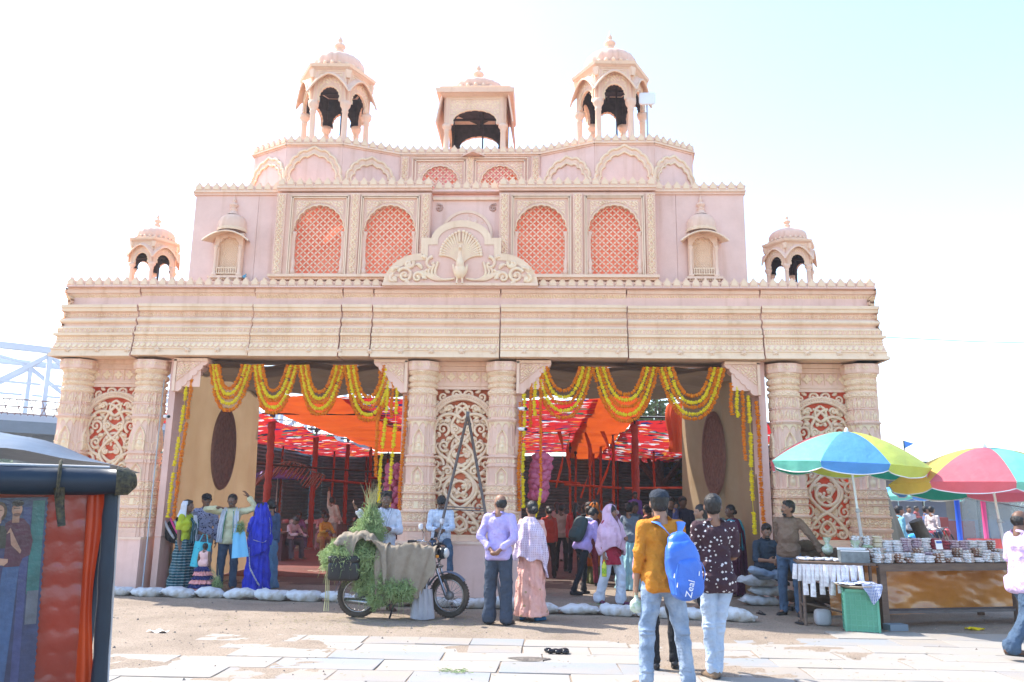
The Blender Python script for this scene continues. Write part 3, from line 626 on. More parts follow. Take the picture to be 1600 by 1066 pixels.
# --- arch outline helpers
def cusped(w, h, spring, n=9, cusp=.5, k=6, depth=.045):
    """multifoil arch outline, closed polygon, bottom at z=0, width w, apex at h"""
    hw = w / 2; P = [(hw, 0), (hw, spring)]
    A = [(hw * cos(t), spring + (h - spring) * sin(t)) for t in np.linspace(0, pi, n + 1)]
    for i in range(n):
        p0, p1 = np.array(A[i]), np.array(A[i + 1]); mid = (p0 + p1) / 2; out = mid - np.array([0, spring]); out /= np.linalg.norm(out) + 1e-9
        for t in np.linspace(0, pi, k + 1)[1:]: q = mid + (p0 - mid) * cos(t) + out * depth * sin(t); P.append((q[0], q[1]))
    P.append((-hw, 0)); return P
def lattice(b, x0, x1, z0, z1, poly, pitch, y=0, w=.011, nub=.030, mat=0):
    """diagonal jali clipped to a polygon; square nubs at the bar middles leave plus-shaped openings"""
    poly = np.array(poly)
    def inside(px, pz):
        c = False; j = len(poly) - 1
        for i in range(len(poly)):
            if (poly[i][1] > pz) != (poly[j][1] > pz) and px < (poly[j][0] - poly[i][0]) * (pz - poly[i][1]) / (poly[j][1] - poly[i][1] + 1e-12) + poly[i][0]: c = not c
            j = i
        return c
    nx = int((x1 - x0) / pitch) + 2; nz = int((z1 - z0) / pitch) + 2
    for i in range(-1, nx):
        for j in range(-1, nz):
            cx, cz = x0 + i * pitch, z0 + j * pitch
            for (dx, dz) in ((pitch / 2, pitch / 2), (-pitch / 2, pitch / 2)):
                for (ox, oz) in ((0, 0), (dx, dz)):
                    ax, az, bx_, bz_ = cx + ox, cz + oz, cx + ox + dx, cz + oz + dz
                    mx_, mz_ = (ax + bx_) / 2, (az + bz_) / 2
                    if not inside(mx_, mz_): continue
                    a = atan2(dz, dx)
                    b.box((mx_, y + (.002 if dx > 0 else 0), mz_), (math.hypot(dx, dz), .02, w), ry_(-a), mat, .6)
                    b.box((mx_, y - .005, mz_), (nub, .02, nub), ry_(-a), mat, .6)
# --- second tier
Y2 = .30
def frame_plate(b, x0, x1, z0, z1, holes, y0, y1, mat=0, tint=.1): b.prism([(x0, z0), (x1, z0), (x1, z1), (x0, z1)], y0, y1, holes, mat, tint)
W4 = [-2.76, -1.42, 1.42, 2.78]
def win_hole(cx, z0=5.72, w=.94, h=1.32): return [(cx + p[0], z0 + p[1]) for p in cusped(w, h, .78, 11, depth=.035)][::-1]
b = MB()
for x0, x1 in ((-5.26, -4.02), (-4.02, -3.55)): frame_plate(b, x0 + .003, x1 - .003, 5.44, 7.40, [], Y2, Y2 + .06)
b.build('tier_wall', m_pink, gate)
b = MB()
for x0, x1 in ((3.5, 3.96), (3.96, 5.24)): frame_plate(b, x0 + .003, x1 - .003, 5.44, 7.40, [], Y2, Y2 + .06)
b.build('tier_wall', m_pink, gate)
b = MB(); b.box((-5.23, 1.25, 6.42), (.06, 1.8, 1.96)); b.box((5.21, 1.25, 6.42), (.06, 1.8, 1.96)); b.box((-4.45, 1.25, 7.37), (1.6, 1.8, .04)); b.box((4.45, 1.25, 7.37), (1.6, 1.8, .04)); b.build('tier_side', m_pink, gate)
# centre recess wall with the round medallion
b = MB(); frame_plate(b, -.66, .66, 5.44, 7.30, [], .22, .28); b.build('centre_wall', m_pink, gate)
b = MB()
for rr, hh in ((.50, .0), (.44, .012), (.36, .0), (.20, .014)): pass
xs = np.linspace(-.5, .5, 120); th = np.linspace(0, 2 * pi, 120, endpoint=False); rad = np.linspace(0, .50, 60); Rg, Tg = np.meshgrid(rad, th, indexing='ij')
H = .02 * (Rg > .44) + .012 * (np.abs(Rg - .40) < .02) * (fr(Tg / (2 * pi) * 60) > .5) + .014 * sstep(np.sin(Tg * 14) * .05 + .30 - Rg, -.02, .01) * (Rg > .2) + .02 * (Rg < .19) * (.5 + .5 * np.cos(Tg * 8)) + .01
H[-1] = 0
b.grid(np.stack([Rg * np.cos(Tg), -H, Rg * np.sin(Tg)], -1) + np.array([.02, .215, 6.50]), 0, np.clip(.1 + 20 * (H - .012), 0, .5), closev=True, smooth=False)
for z in (6.2, 6.95):
    for s in (-1, 1): scroll(b, s * .52, 7.04, .07, 1 if s > 0 else pi - 1, 1.2, s, .02, .01, .215)
b.box((0, .20, 7.22), (1.26, .06, .05), tint=.5); b.build('round_medallion', GM, gate)
# window bays
def carved_field(b, P, ins, tint):
    n0 = len(b.F); b.grid(P, 0, tint, smooth=False, flip=True); f, m, sm = b.F[n0]; off = int(f.min()); keep = ins.reshape(-1)[f - off].min(axis=1) > .01; b.F[n0] = (f[keep], m, sm)
def carved_strip(b, x0, x1, z0, z1, y, kind=0, s=58, dep=.014):
    nx = max(3, int((x1 - x0) / .009)); nz = max(3, int((z1 - z0) / .009)); X, Z = np.meshgrid(np.linspace(x0, x1, nx), np.linspace(z0, z1, nz), indexing='ij')
    u = X - (x0 + x1) / 2; w = (x1 - x0); e = np.minimum(np.minimum(X - x0, x1 - X), np.minimum(Z - z0, z1 - Z))
    if kind == 0:
        ph = Z * 26; c = sstep(np.abs(np.abs(u) - .035 * np.abs(np.cos(ph / 1))), .016, .006); H = np.maximum(c, carve(u * 1.0, Z, s * 1.4) * .7)
    else: H = carve(X, Z, s)
    H = H * sstep(e, .008, .016); H = np.where(e < .006, .8, H) * dep
    H[0] = H[-1] = 0; H[:, 0] = H[:, -1] = 0
    b.grid(np.stack([X, y - H * 1.5, Z], -1), 0, .2 + .75 * sstep(H, .003, .01), smooth=False, flip=True)
for bx0, bx1, cs2 in ((-3.60, -.65, W4[:2]), (.63, 3.55, W4[2:])):
    b = MB(); frame_plate(b, bx0, bx1, 5.66, 7.31, [win_hole(c) for c in cs2], .10, .24, tint=.15); b.build('window_wall', GM, gate)
    b = MB(); b.box(((bx0 + bx1) / 2, .09, 5.64), (bx1 - bx0 + .04, .30, .05), tint=.5); b.box(((bx0 + bx1) / 2, .12, 5.60), (bx1 - bx0, .22, .04), tint=.3)
    u0 = bx0; carved_strip(b, bx0, bx1, 5.45, 5.58, .085, 1, 60); b.box(((bx0 + bx1) / 2, .15, 5.51), (bx1 - bx0, .12, .15)); b.build('window_sill', GM, gate)
    for cx in (bx0 + .10, (cs2[0] + cs2[1]) / 2, bx1 - .10): b = MB(); b.box((cx, .085, 6.48), (.18, .03, 1.62), tint=.2); carved_strip(b, cx - .088, cx + .088, 5.70, 7.28, .068, 0); b.build('carved_pilaster', GM, gate)
    for cx in cs2:
        wt = thing('window', '', '') ; del wt['label']; del wt['category']; wt.parent = gate; wt.location = (cx, 0, 0)
        fb = MB()
        # stepped frame and carved spandrel
        for d, (hw, zt, yy) in enumerate(((.545, 7.235, .075), (.515, 7.20, .083))):
            for s in (-1, 1): fb.box((s * hw, yy, 6.46), (.022, .05, 1.55 - .04 * d), tint=.6)
            fb.box((0, yy, zt), (2 * hw + .022, .05, .022), tint=.6)
        ar = [(p[0], 5.72 + p[1]) for p in cusped(.94, 1.32, .78, 11, depth=.035)]
        X, Z = np.meshgrid(np.linspace(-.46, .46, 100), np.linspace(6.5, 7.15, 72), indexing='ij')
        rad = np.hypot(X / .50, (Z - 6.50) / .585); ins = sstep(rad, 1.03, 1.07); e = np.minimum(.46 - np.abs(X), 7.15 - Z); H = .014 * carve(X, Z, 62) * sstep(e, .01, .02) * ins
        carved_field(fb, np.stack([X, .092 - H, Z], -1), ins, .2 + .75 * sstep(H, .003, .01))
        rim = np.array(ar[1:-1]); fb.tube(np.stack([rim[:, 0], np.full(len(rim), .10), rim[:, 1]], -1), .014, 5, tint=.8)
        fb.build('window_frame', GM, wt)
        lb = MB(); lattice(lb, -.5, .5, 5.70, 7.10, ar, .137, y=.20); lb.build('lattice', GM, wt)
        for s in (-1, 1):
            cb = MB(); cb.lathe([(.0, 5.69), (.05, 5.69), (.05, 5.80), (.03, 5.82), (.045, 5.88), (.05, 5.94), (.03, 6.0), (.024, 6.03), (.022, 6.40), (.03, 6.42), (.024, 6.44), (.045, 6.49), (.05, 6.53), (.0, 6.53)], 10, (s * .46, .12, 0), tint=.3); cb.build('slender_column', GM, wt)
    # cloth behind the openings: loosely hung
    cb = MB(); X, Z = np.meshgrid(np.linspace(bx0 + .1, bx1 - .1, 50), np.linspace(5.6, 7.3, 30), indexing='ij'); cb.grid(np.stack([X, .36 + .04 * np.sin(X * 7) + .03 * np.sin(Z * 5 + X * 3), Z], -1)); cb.build('window_cloth', m_orange_t, gate)
# cornice strip and merlons of tier two
b = MB()
for x0, x1, y in ((-5.3, -3.6, .27), (-3.6, -.64, .06), (-.64, .62, .20), (.62, 3.56, .06), (3.56, 5.27, .27)): b.box(((x0 + x1) / 2, y + .10, 7.40), (x1 - x0, .26, .035), tint=.5); b.box(((x0 + x1) / 2, y + .12, 7.36), (x1 - x0 - .01, .24, .045), tint=.2)
b.build('tier_cornice', GM, gate)
merlons(-5.28, .27, -3.6, .27, 7.41); merlons(-3.6, .07, -.62, .07, 7.42); merlons(-.62, .2, .62, .2, 7.40); merlons(.62, .07, 3.56, .07, 7.42); merlons(3.56, .27, 5.26, .27, 7.41)
merlons(-5.25, 2.0, -5.25, .3, 7.41); merlons(5.24, .3, 5.24, 2.0, 7.41)
# merlons in front of the window bays, standing on the main cornice
# --- third tier
t3 = [(-4.52, 1.85), (-4.50, 1.10), (-3.66, .60), (-2.53, .60), (-1.45, 1.08), (1.39, 1.08), (2.46, .58), (3.62, .58), (4.46, 1.05), (4.55, 1.85)]
for i in range(9):
    (xa, ya), (xb, yb) = t3[i], t3[i + 1]; L = math.hypot(xb - xa, yb - ya); a = atan2(yb - ya, xb - xa); R = rz(a)
    b = MB(); holes = []
    z0, z1 = 7.40, 8.52
    if i == 4: holes = [[(c + 1.45 + p[0], 7.55 + p[1]) for p in cusped(.74, .72, .34, 9, depth=.03)][::-1] for c in (-.64, .58)]
    b.prism([(0.002, z0), (L - .002, z0), (L - .002, z1), (0.002, z1)], 0, .06, holes, 0, .08, R=R, o=(xa, ya, 0)); b.build('upper_wall', m_pink if i != 4 else GM, gate)
    b = MB(); b.box((L / 2, .02, 8.53), (L + .04, .14, .03), tint=.5); b.box((L / 2, .03, 8.50), (L, .10, .03), tint=.2); V = [v @ R.T + np.array([xa, ya, 0]) for v in b.V]; b.V = V; b.build('upper_cornice', GM, gate)
    merlons(xa, ya, xb, yb, 8.545, .165)
    if i in (1, 2, 3, 5, 6, 7):
        # blind multifoil arch moulding
        w = .92 if i in (2, 6) else .80; hh = 1.02 if i in (2, 6) else .90; sc = 1
        def ogee(w, h, z0):
            hw = w / 2; A = [(hw, 0), (hw * 1.02, h * .18), (hw * 1.0, h * .44), (hw * .86, h * .65), (hw * .62, h * .81), (hw * .30, h * .91), (0, h)]
            P = [(hw, 0)]
            for k in range(6):
                p0, p1 = np.array(A[k]), np.array(A[k + 1]); mid = (p0 + p1) / 2; out = mid - np.array([0, h * .3]); out /= np.linalg.norm(out)
                for t in np.linspace(0, pi, 7)[1:]: q = mid + (p0 - mid) * cos(t) + out * .045 * sin(t) * (0 if k == 5 else 1); P.append((q[0], q[1]))
            return [(x, z + z0) for x, z in P] + [(-x, z + z0) for x, z in P[::-1][1:]]
        b = MB()
        for ww, hh2, rr, yy in ((w + .14, hh + .04, .030, -.015), (w - .02, hh - .10, .022, -.02)):
            o_ = np.array(ogee(ww, hh2, 7.42)); P = np.stack([o_[:, 0] + L / 2, np.full(len(o_), yy), o_[:, 1]], -1) @ R.T + np.array([xa, ya, 0]); b.tube(P, rr, 7, tint=.75, smooth=True)
        o1 = ogee(w + .06, hh - .02, 7.42); o2 = ogee(w - .02, hh - .10, 7.42)
        q = np.stack([np.stack([np.array(o_)[:, 0] + L / 2, np.full(len(o_), yy), np.array(o_)[:, 1]], -1) @ R.T + np.array([xa, ya, 0]) for o_, yy in ((ogee(w + .12, hh + .03, 7.42), -.01), (ogee(w + .06, hh - .02, 7.42), -.022), (o2, -.01))])
        b.grid(q, 0, .35, flip=True); b.build('blind_arch', GM, gate)
for c in (-.64, .58):
    wt = thing('window', '', ''); del wt['label']; del wt['category']; wt.parent = gate; wt.location = (c, 1.08, 0)
    b = MB(); ar = [(p[0], 7.55 + p[1]) for p in cusped(.74, .72, .34, 9, depth=.03)]
    for hw, zt, yy in ((.56, 8.44, -.02), (.50, 8.39, -.012)):
        for s in (-1, 1): b.box((s * hw, yy, 7.9), (.022, .05, zt - 7.36), tint=.55)
        b.box((0, yy, zt), (2 * hw + .02, .05, .022), tint=.55)
    X, Z = np.meshgrid(np.linspace(-.45, .45, 90), np.linspace(7.5, 8.34, 84), indexing='ij'); rad = np.hypot(X / .41, np.maximum(Z - 7.87, 0) / .44); ins = sstep(rad, 1.02, 1.08)
    H = .013 * carve(X, Z, 66) * ins; carved_field(b, np.stack([X, -.003 - H, Z], -1), ins, .2 + .75 * sstep(H, .003, .01))
    rim = np.array(ar[1:-1]); b.tube(np.stack([rim[:, 0], np.full(len(rim), .0), rim[:, 1]], -1), .013, 5, tint=.8); b.build('window_frame', GM, wt)
    b = MB(); lattice(b, -.4, .4, 7.5, 8.3, ar, .13, y=.05); b.build('lattice', GM, wt)
for x0 in (-1.36, -.03, 1.30):
    b = MB(); carved_strip(b, x0 - .08, x0 + .08, 7.42, 8.47, 1.045, 0); b.box((x0, 1.062, 7.95), (.17, .03, 1.05), tint=.2); b.build('carved_pilaster', GM, gate)
cb = MB(); X, Z = np.meshgrid(np.linspace(-1.3, 1.3, 30), np.linspace(7.4, 8.4, 14), indexing='ij'); cb.grid(np.stack([X, 1.26 + .04 * np.sin(X * 8 + Z), Z], -1)); cb.build('window_cloth', M('pink_backing_cloth', (.85, .38, .36), (.8, .22, .08), scale=2.0, transl=.6, rough=.8, bump=.2, bscale=12, mixr=(.45, .55)), gate)
# --- domed kiosks
def finial(b, c, s, mat=0, tint=.25):
    P = [(.16, 0), (.15, .03), (.11, .06), (.085, .12), (.10, .14), (.105, .16), (.06, .19), (.055, .21), (.11, .25), (.12, .28), (.10, .31), (.045, .34), (.035, .37), (.055, .40), (.05, .43), (.02, .48), (.004, .56)]
    b.lathe([(r * s, z * s) for r, z in P], 14, c, mat, tint)
def dome(b, c, R, h, lobes=16, tint=.12):
    t = np.linspace(0, 1, 22); P = [(R * (.90 + .14 * sin(pi * u * .55)) * (1 - u ** 3.2) ** .55 + .05 * R, h * u) for u in t]
    b.lathe(P, 96, c, 0, tint, mod=lambda r, a, z: r * (1 + .035 * np.abs(np.cos(a * lobes / 2)) - .02))
def kiosk(name, loc, R, Hc, sides, s=1.0, rot=0.0, dome_h=.42, square=False, fins=1.0):
    """open domed kiosk: columns, cusped arch panels, curved eaves, cornice plate, dome, finial. Hc = height of the column tops"""
    k = thing(name, '', ''); del k['label']; del k['category']; k.parent = gate; k.location = loc; k.rotation_euler = (0, 0, rot)
    n = sides; off = -pi / 2 + pi / n     # a face looks to -y
    C = [(R * cos(off + 2 * pi * i / n), R * sin(off + 2 * pi * i / n)) for i in range(n)]
    ap = R * cos(pi / n); side = 2 * R * sin(pi / n); ph = .62 * s if not square else .62
    cm = MB(); w = .065 * s
    cm.lathe([(0, -.02), (w * 1.5, -.02), (w * 1.5, .05 * s), (w * 1.1, .08 * s), (w * 1.15, .12 * s), (w * .9, .16 * s), (w * .80, Hc * .78), (w * 1.0, Hc * .80), (w * .85, Hc * .82), (w * 1.0, Hc * .87), (w * 1.45, Hc * .92), (w * 1.5, Hc * .94), (w * 1.55, Hc), (0, Hc)], 10, tint=.35); cme = cm.mesh('kiosk_column'); cme.materials.append(m_gate)
    for p in C: link('kiosk_column', cme, None, k, (p[0] * .96, p[1] * .96, 0))
    pm = MB(); op = cusped(side * (.74 if square else .60), ph * (.50 if square else .46), ph * .10, 9, depth=.018 * s)
    arch = [(x, max(z, 0)) for x, z in op]
    outer = [(-side / 2, 0)] + [(p[0], p[1]) for p in arch[::-1]] + [(side / 2, 0), (side / 2, ph), (-side / 2, ph)]
    pm.prism(outer[::-1], -.03 * s, .02 * s, tint=.3)
    pm.tube(np.array([(x, -.03 * s, z) for x, z in arch]), .014 * s, 5, tint=.8)
    for hw, zt in ((side / 2 - .03 * s, ph * .97), (side / 2 - .09 * s, ph * .90)):
        for q in (-1, 1): pm.box((q * hw, -.032 * s, zt * .5), (.014 * s, .02 * s, zt), tint=.7)
        pm.box((0, -.032 * s, zt), (2 * hw, .02 * s, .014 * s), tint=.7)
    X, Z = np.meshgrid(np.linspace(-side / 2 + .1 * s, side / 2 - .1 * s, 50), np.linspace(ph * .35, ph * .86, 32), indexing='ij')
    rad = np.hypot(X / (side * (.40 if square else .34)), np.maximum(Z - ph * .10, 0) / (ph * .44)); ins = sstep(rad, 1.0, 1.05); H = .010 * s * carve(X, Z, 60 / s); carved_field(pm, np.stack([X, -.031 * s - H, Z], -1), ins, .25 + .7 * sstep(H / s, .003, .008))
    pme_ = pm.mesh('arch_panel'); pme_.materials.append(m_gate)
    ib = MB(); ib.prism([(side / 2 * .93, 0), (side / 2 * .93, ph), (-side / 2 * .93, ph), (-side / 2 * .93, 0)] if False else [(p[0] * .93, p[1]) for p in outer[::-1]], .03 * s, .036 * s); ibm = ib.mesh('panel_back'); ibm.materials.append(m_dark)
    if not square:
        em = MB(); ns = 22; nt_ = 7; S, T = np.meshgrid(np.linspace(-1, 1, ns), np.linspace(0, 1, nt_), indexing='ij'); proj = .13 * s
        rise = .42 * side; eb = ph * .97 - rise
        for dz_, fl_ in ((0, True), (-.022 * s, False)):
            hwid = (side / 2 + proj * T * math.tan(pi / n) * 1.0)
            G = np.stack([S * hwid, -proj * T, eb + rise * (1 - np.abs(S) ** 2.0) - .10 * s * T - .10 * s * T ** 2 * np.abs(S) ** 1.5 + dz_], -1); em.grid(G, 0, .25, flip=fl_)
        E = np.stack([S[:, -1] * (side / 2 + proj * math.tan(pi / n)), np.full(ns, -proj), eb + rise * (1 - np.abs(S[:, -1]) ** 2) - .10 * s - .10 * s * np.abs(S[:, -1]) ** 1.5 - .011 * s], -1)
        em.tube(E, .020 * s, 6, tint=.5); eme = em.mesh('curved_eave'); eme.materials.append(m_gate)
    for i in range(n):
        a = off + 2 * pi * (i + .5) / n; fx, fy = ap * cos(a), ap * sin(a); ra = a + pi / 2
        link('arch_panel', pme_, None, k, (fx, fy, Hc), (0, 0, ra)); link('panel_back', ibm, None, k, (fx, fy, Hc), (0, 0, ra))
        if not square: link('curved_eave', eme, None, k, (fx, fy, Hc), (0, 0, ra))
    top = Hc + ph
    b = MB(); sg = n
    def plate(z0, z1, r0, r1, tint): 
        a = [off + 2 * pi * i / n for i in range(n)]; V = [(r0 * cos(t), r0 * sin(t), z0) for t in a] + [(r1 * cos(t), r1 * sin(t), z1) for t in a]
        b.add(V, [[[i, (i + 1) % n, n + (i + 1) % n, n + i] for i in range(n)]], 0, tint, False); b.add(V, [[list(range(n, 2 * n))], [list(range(n))[::-1]]], 0, tint, False)
    if square:
        plate(top - .02, top + .02, R * 1.02, R * 1.22, .3); plate(top + .022, top + .11, R * 1.30, R * 1.34, .35); plate(top + .113, top + .18, R * 1.18, R * 1.22, .5); plate(top + .183, top + .22, R * 1.15, R * 1.12, .3)
        # sloping canopies hanging outward on every side
        for i in range(4):
            a = off + 2 * pi * (i + .5) / 4; R_ = rz(a + pi / 2); hw = side / 2 * 1.20; c_ = np.array([ap * cos(a), ap * sin(a), 0])
            v = np.array([(-hw * .95, -.10, top), (hw * .95, -.10, top), (hw, -.20, top - ph * .98), (-hw, -.20, top - ph * .98)])
            if i in (0, 2):
                v2 = v + np.array([0, .03, 0]); b.add(np.concatenate([v, v2]) @ R_.T + c_, [[[0, 3, 2, 1], [4, 5, 6, 7], [0, 1, 5, 4], [1, 2, 6, 5], [2, 3, 7, 6], [3, 0, 4, 7]]], 0, .3, False)
        rd = ap * 1.0
    else:
        plate(top - .02 * s, top + .03 * s, R * 1.02, R * 1.16, .3); plate(top + .033 * s, top + .085 * s, R * 1.18, R * 1.22, .5); plate(top + .088 * s, top + .13 * s, R * 1.08, R * 1.06, .3)
        for i in range(n):      # small paired brackets under the plate
            t = off + 2 * pi * i / n; b.box((R * 1.05 * cos(t), R * 1.05 * sin(t), top - .09 * s), (.07 * s, .07 * s, .15 * s), rz(t), tint=.5, taper=1.6)
        rd = ap * .92
    b.build('cornice_plate', GM, k)
    b = MB(); zt = top + (.22 if square else .13 * s); b.lathe([(rd * 1.04, 0), (rd * 1.08, .02 * s), (rd * 1.02, .05 * s)], 48, (0, 0, zt), tint=.5); dome(b, (0, 0, zt + .04 * s), rd, dome_h, 18 if not square else 20)
    for t in np.linspace(0, 2 * pi, 24, endpoint=False): b.ell((rd * 1.03 * cos(t), rd * 1.03 * sin(t), zt + .06 * s), (.045 * s, .045 * s, .05 * s), 6, tint=.5)
    b.build('dome', GM, k)
    b = MB(); finial(b, (0, 0, zt + .04 * s + dome_h * .93), fins * s); b.build('finial', GM, k)
    # soffit inside, with timber framing
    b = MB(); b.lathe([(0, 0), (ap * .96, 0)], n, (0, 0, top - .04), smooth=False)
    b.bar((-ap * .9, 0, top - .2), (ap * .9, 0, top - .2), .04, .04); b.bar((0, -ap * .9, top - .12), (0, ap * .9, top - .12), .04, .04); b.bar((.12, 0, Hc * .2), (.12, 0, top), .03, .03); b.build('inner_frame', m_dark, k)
    b = MB(); b.lathe([(R * 1.1, -.03), (R * 1.1, 0.0), (0, 0.0)], n, rot and (0, 0, 0) or (0, 0, 0), smooth=False, tint=.2); b.build('floor_slab', GM, k)
    return k
kiosk('domed_kiosk', (-2.93, 1.35, 8.50), .68, 1.05, 6, 1.12, dome_h=.46, fins=.95, rot=radians(2))
kiosk('domed_kiosk', (2.86, 1.33, 8.50), .68, 1.05, 6, 1.12, dome_h=.46, fins=.95, rot=radians(2))
kiosk('domed_kiosk', (.04, 1.75, 8.50), .86, .72, 4, 1.0, square=True, dome_h=.34, fins=1.05)
kiosk('domed_kiosk', (-6.18, .72, 5.44), .43, .56, 6, .68, dome_h=.28, rot=radians(-6), fins=.9)
kiosk('domed_kiosk', (6.15, .72, 5.42), .43, .56, 6, .68, dome_h=.28, rot=radians(5), fins=.9)
# --- small balcony niches on the tier walls
def niche_rel(cx, tilt):
    k = thing('balcony_niche', '', ''); del k['label']; del k['category']; k.parent = gate; k.location = (cx, Y2, 5.68)
    b = MB(); b.lathe([(.26 * (1 - u ** 3) ** .5 + .01, .30 * u) for u in np.linspace(0, 1, 14)], 60, (0, .02, .97), tint=.3, mod=lambda r, a, z: r * (1 + .03 * np.abs(np.cos(a * 8)))); b.lathe([(.28, .90), (.29, .93), (.27, .98)], 40, (0, .02, 0), tint=.7); b.build('dome', GM, k)
    b = MB(); finial(b, (0, -.02, 1.25), .72); b.build('finial', GM, k)
    b = MB(); S = np.linspace(-1, 1, 24); T = np.linspace(0, 1, 6); Sg, Tg = np.meshgrid(S, T, indexing='ij')
    for dz_, fl_ in ((0, True), (-.02, False)): b.grid(np.stack([Sg * (.36 + .08 * Tg), -.30 * Tg, .72 + .19 * (1 - Sg ** 2) - .06 * Tg + dz_], -1), 0, .5, flip=fl_)
    b.tube(np.stack([S * .44, np.full(24, -.30), .72 + .19 * (1 - S ** 2) - .07], -1), .018, 6, tint=.6); b.build('curved_eave', GM, k)
    b = MB(); op = [(p[0], p[1]) for p in cusped(.36, .74, .56, 5, depth=.03)]
    b.prism([(-.27, .02), (.27, .02), (.27, .86), (-.27, .86)], -.10, -.02, [op[::-1] if False else [(x, max(z + .03, .035)) for x, z in op][::-1]], tint=.4); b.build('niche_frame', GM, k)
    X, Z = np.meshgrid(np.linspace(-.2, .2, 60), np.linspace(.03, .8, 100), indexing='ij'); H = .010 * sstep(np.maximum(np.cos((X + Z) * 2 * pi / .045), np.cos((X - Z) * 2 * pi / .045)), .5, .8)
    b = MB(); b.grid(np.stack([X, -.022 - H, Z], -1), 0, .6, smooth=False, flip=True); b.build('lattice', GM, k)
    for s in (-1, 1):
        b = MB(); b.lathe([(.0, 0), (.055, 0), (.055, .05), (.035, .08), (.04, .14), (.028, .18), (.026, .52), (.045, .56), (.05, .60), (0, .60)], 12, (s * .235, -.11, .0), tint=.4); b.build('slender_column', GM, k)
    b = MB(); b.box((0, -.09, -.02), (.66, .2, .04), tint=.4); b.box((0, -.07, -.06), (.58, .15, .04), tint=.3)
    for i in range(14): b.box((-.26 + i * .04, -.15, -.055), (.02, .02, .03), tint=.7)
    b.build('ledge', GM, k)
    b = MB()
    for zz in (.06, .17): b.box((0, -.13, zz), (.38, .02, .018), tint=.7)
    for i in range(9): b.box((-.18 + i * .045, -.13, .115), (.016, .018, .10), tint=.7)
    b.build('balustrade', GM, k)
niche_rel(-4.49, 0); niche_rel(4.42, 0)
# --- peacock pediment
pk = thing('peacock_pediment', '', ''); del pk['label']; del pk['category']; pk.parent = gate; pk.location = (-.05, -.06, 5.44)
def ped_outline(o=0.0):
    P = []
    for t in np.linspace(0, pi / 2, 16): P.append((-1.42 + .0 + (.72) * (1 - cos(t)) + o * cos(t), .60 * sin(t) - o * sin(t)))     # left shoulder
    P = [(-1.42 + o, 0)] + [(-.72 - .70 * cos(t) + o * cos(t) * 1.0, .62 * sin(t) - o * sin(t)) for t in np.linspace(0, pi / 2, 18)]
    P += [(-.74 + o, .62 - o), (-.74 + o, .92 - o), (-.56 + o, .92 - o)]
    c = .56 - o; th = np.linspace(pi - .12, pi / 2, 16); P += [(c * 1.0 * cos(t), .86 + (.40 - o) * sin(t) * 1.0) for t in th]
    return P + [(-x, z) for x, z in P[::-1][1:]]
b = MB(); b.prism(ped_outline(0)[::-1], 0.02, .16, tint=.05); b.build('pediment_board', GM, pk)
b = MB()
for o, r_, y in ((.02, .030, -.0), (.08, .022, -.005), (.125, .016, -.0)):
    q = np.array(ped_outline(o)); b.tube(np.stack([q[:, 0], np.full(len(q), y), q[:, 1]], -1), r_, 6, tint=.95)
q1 = np.array(ped_outline(.0)); q2 = np.array(ped_outline(.13)); b.grid(np.stack([np.c_[q1[:, 0], np.full(len(q1), .0), q1[:, 1]], np.c_[q2[:, 0], np.full(len(q2), .005), q2[:, 1]]]), 0, .7, flip=True)
b.box((0, -.02, .02), (2.84, .09, .05), tint=.5); b.build('pediment_rim', GM, pk)
h = MB()
for (cx, cz, r_, a0, tu, hd) in [(1.02, .20, .13, .5, 1.5, 1), (1.22, .14, .07, 1.5, 1.2, -1), (.78, .16, .10, 3.4, 1.2, -1), (.52, .42, .12, 1.6, .8, -1), (.95, .42, .08, 2.5, 1.2, 1)]: scroll(h, cx, cz, r_, a0, tu, hd, .030, .016, 0)
for k_ in range(5): curve(h, [(.10, .14), (.30 + .04 * k_, .12), (.46 + .06 * k_, .22 + .01 * k_), (.42 + .06 * k_, .46 - .05 * k_)], .018, .024)
for (x, z, a, L, c) in [(.60, .12, .6, .2, 1), (.70, .30, 1.2, .2, -1), (.86, .34, .7, .18, -1), (1.1, .34, .2, .16, -1), (1.14, .08, .4, .16, 1), (.9, .05, .2, .16, 1), (1.24, .26, 1.4, .12, 1), (.62, .5, 1.0, .14, -1)]: leaf(h, x, z, a, L, .028, curl=c)
o_ = MB(); mirror_add(o_, h); o_.build('scrollwork', m_cream, pk)
b = MB()
for s in (-1, 1):
    for k_ in range(11):     # fanned tail plumes with curled tips
        a = .06 + k_ * .150; L = .70 - .022 * k_; t = np.linspace(0, 1, 12); ang = pi / 2 - a * t ** .6
        x = s * (.015 + np.cumsum(np.cos(ang)) * L / 12 * 1.0); z = .34 + np.cumsum(np.sin(ang)) * L / 12
        b.tube(np.stack([x, np.full(12, -.0), z], -1), .012 + .016 * t, 6, up=(0, -1, 0), flat=.9); b.ell((x[-1], -.01, z[-1]), (.034, .026, .034), 8)
b.build('peacock_tail', m_cream, pk)
b = MB(); b.ell((0, -.08, .26), (.11, .10, .15), 14); b.ell((0, -.11, .38), (.075, .075, .12), 12); b.tube([(0, -.11, .42), (0, -.13, .52), (0, -.12, .60), (0, -.14, .66)], [.06, .042, .034, .03], 10); b.ell((0, -.15, .68), (.036, .045, .036), 10); b.cap((0, -.18, .675), (0, -.24, .66), .014, .003, 6)
for k_ in (-2, -1, 0, 1, 2): b.tube([(0, -.14, .70), (k_ * .022, -.14, .80)], [.004, .012], 5)
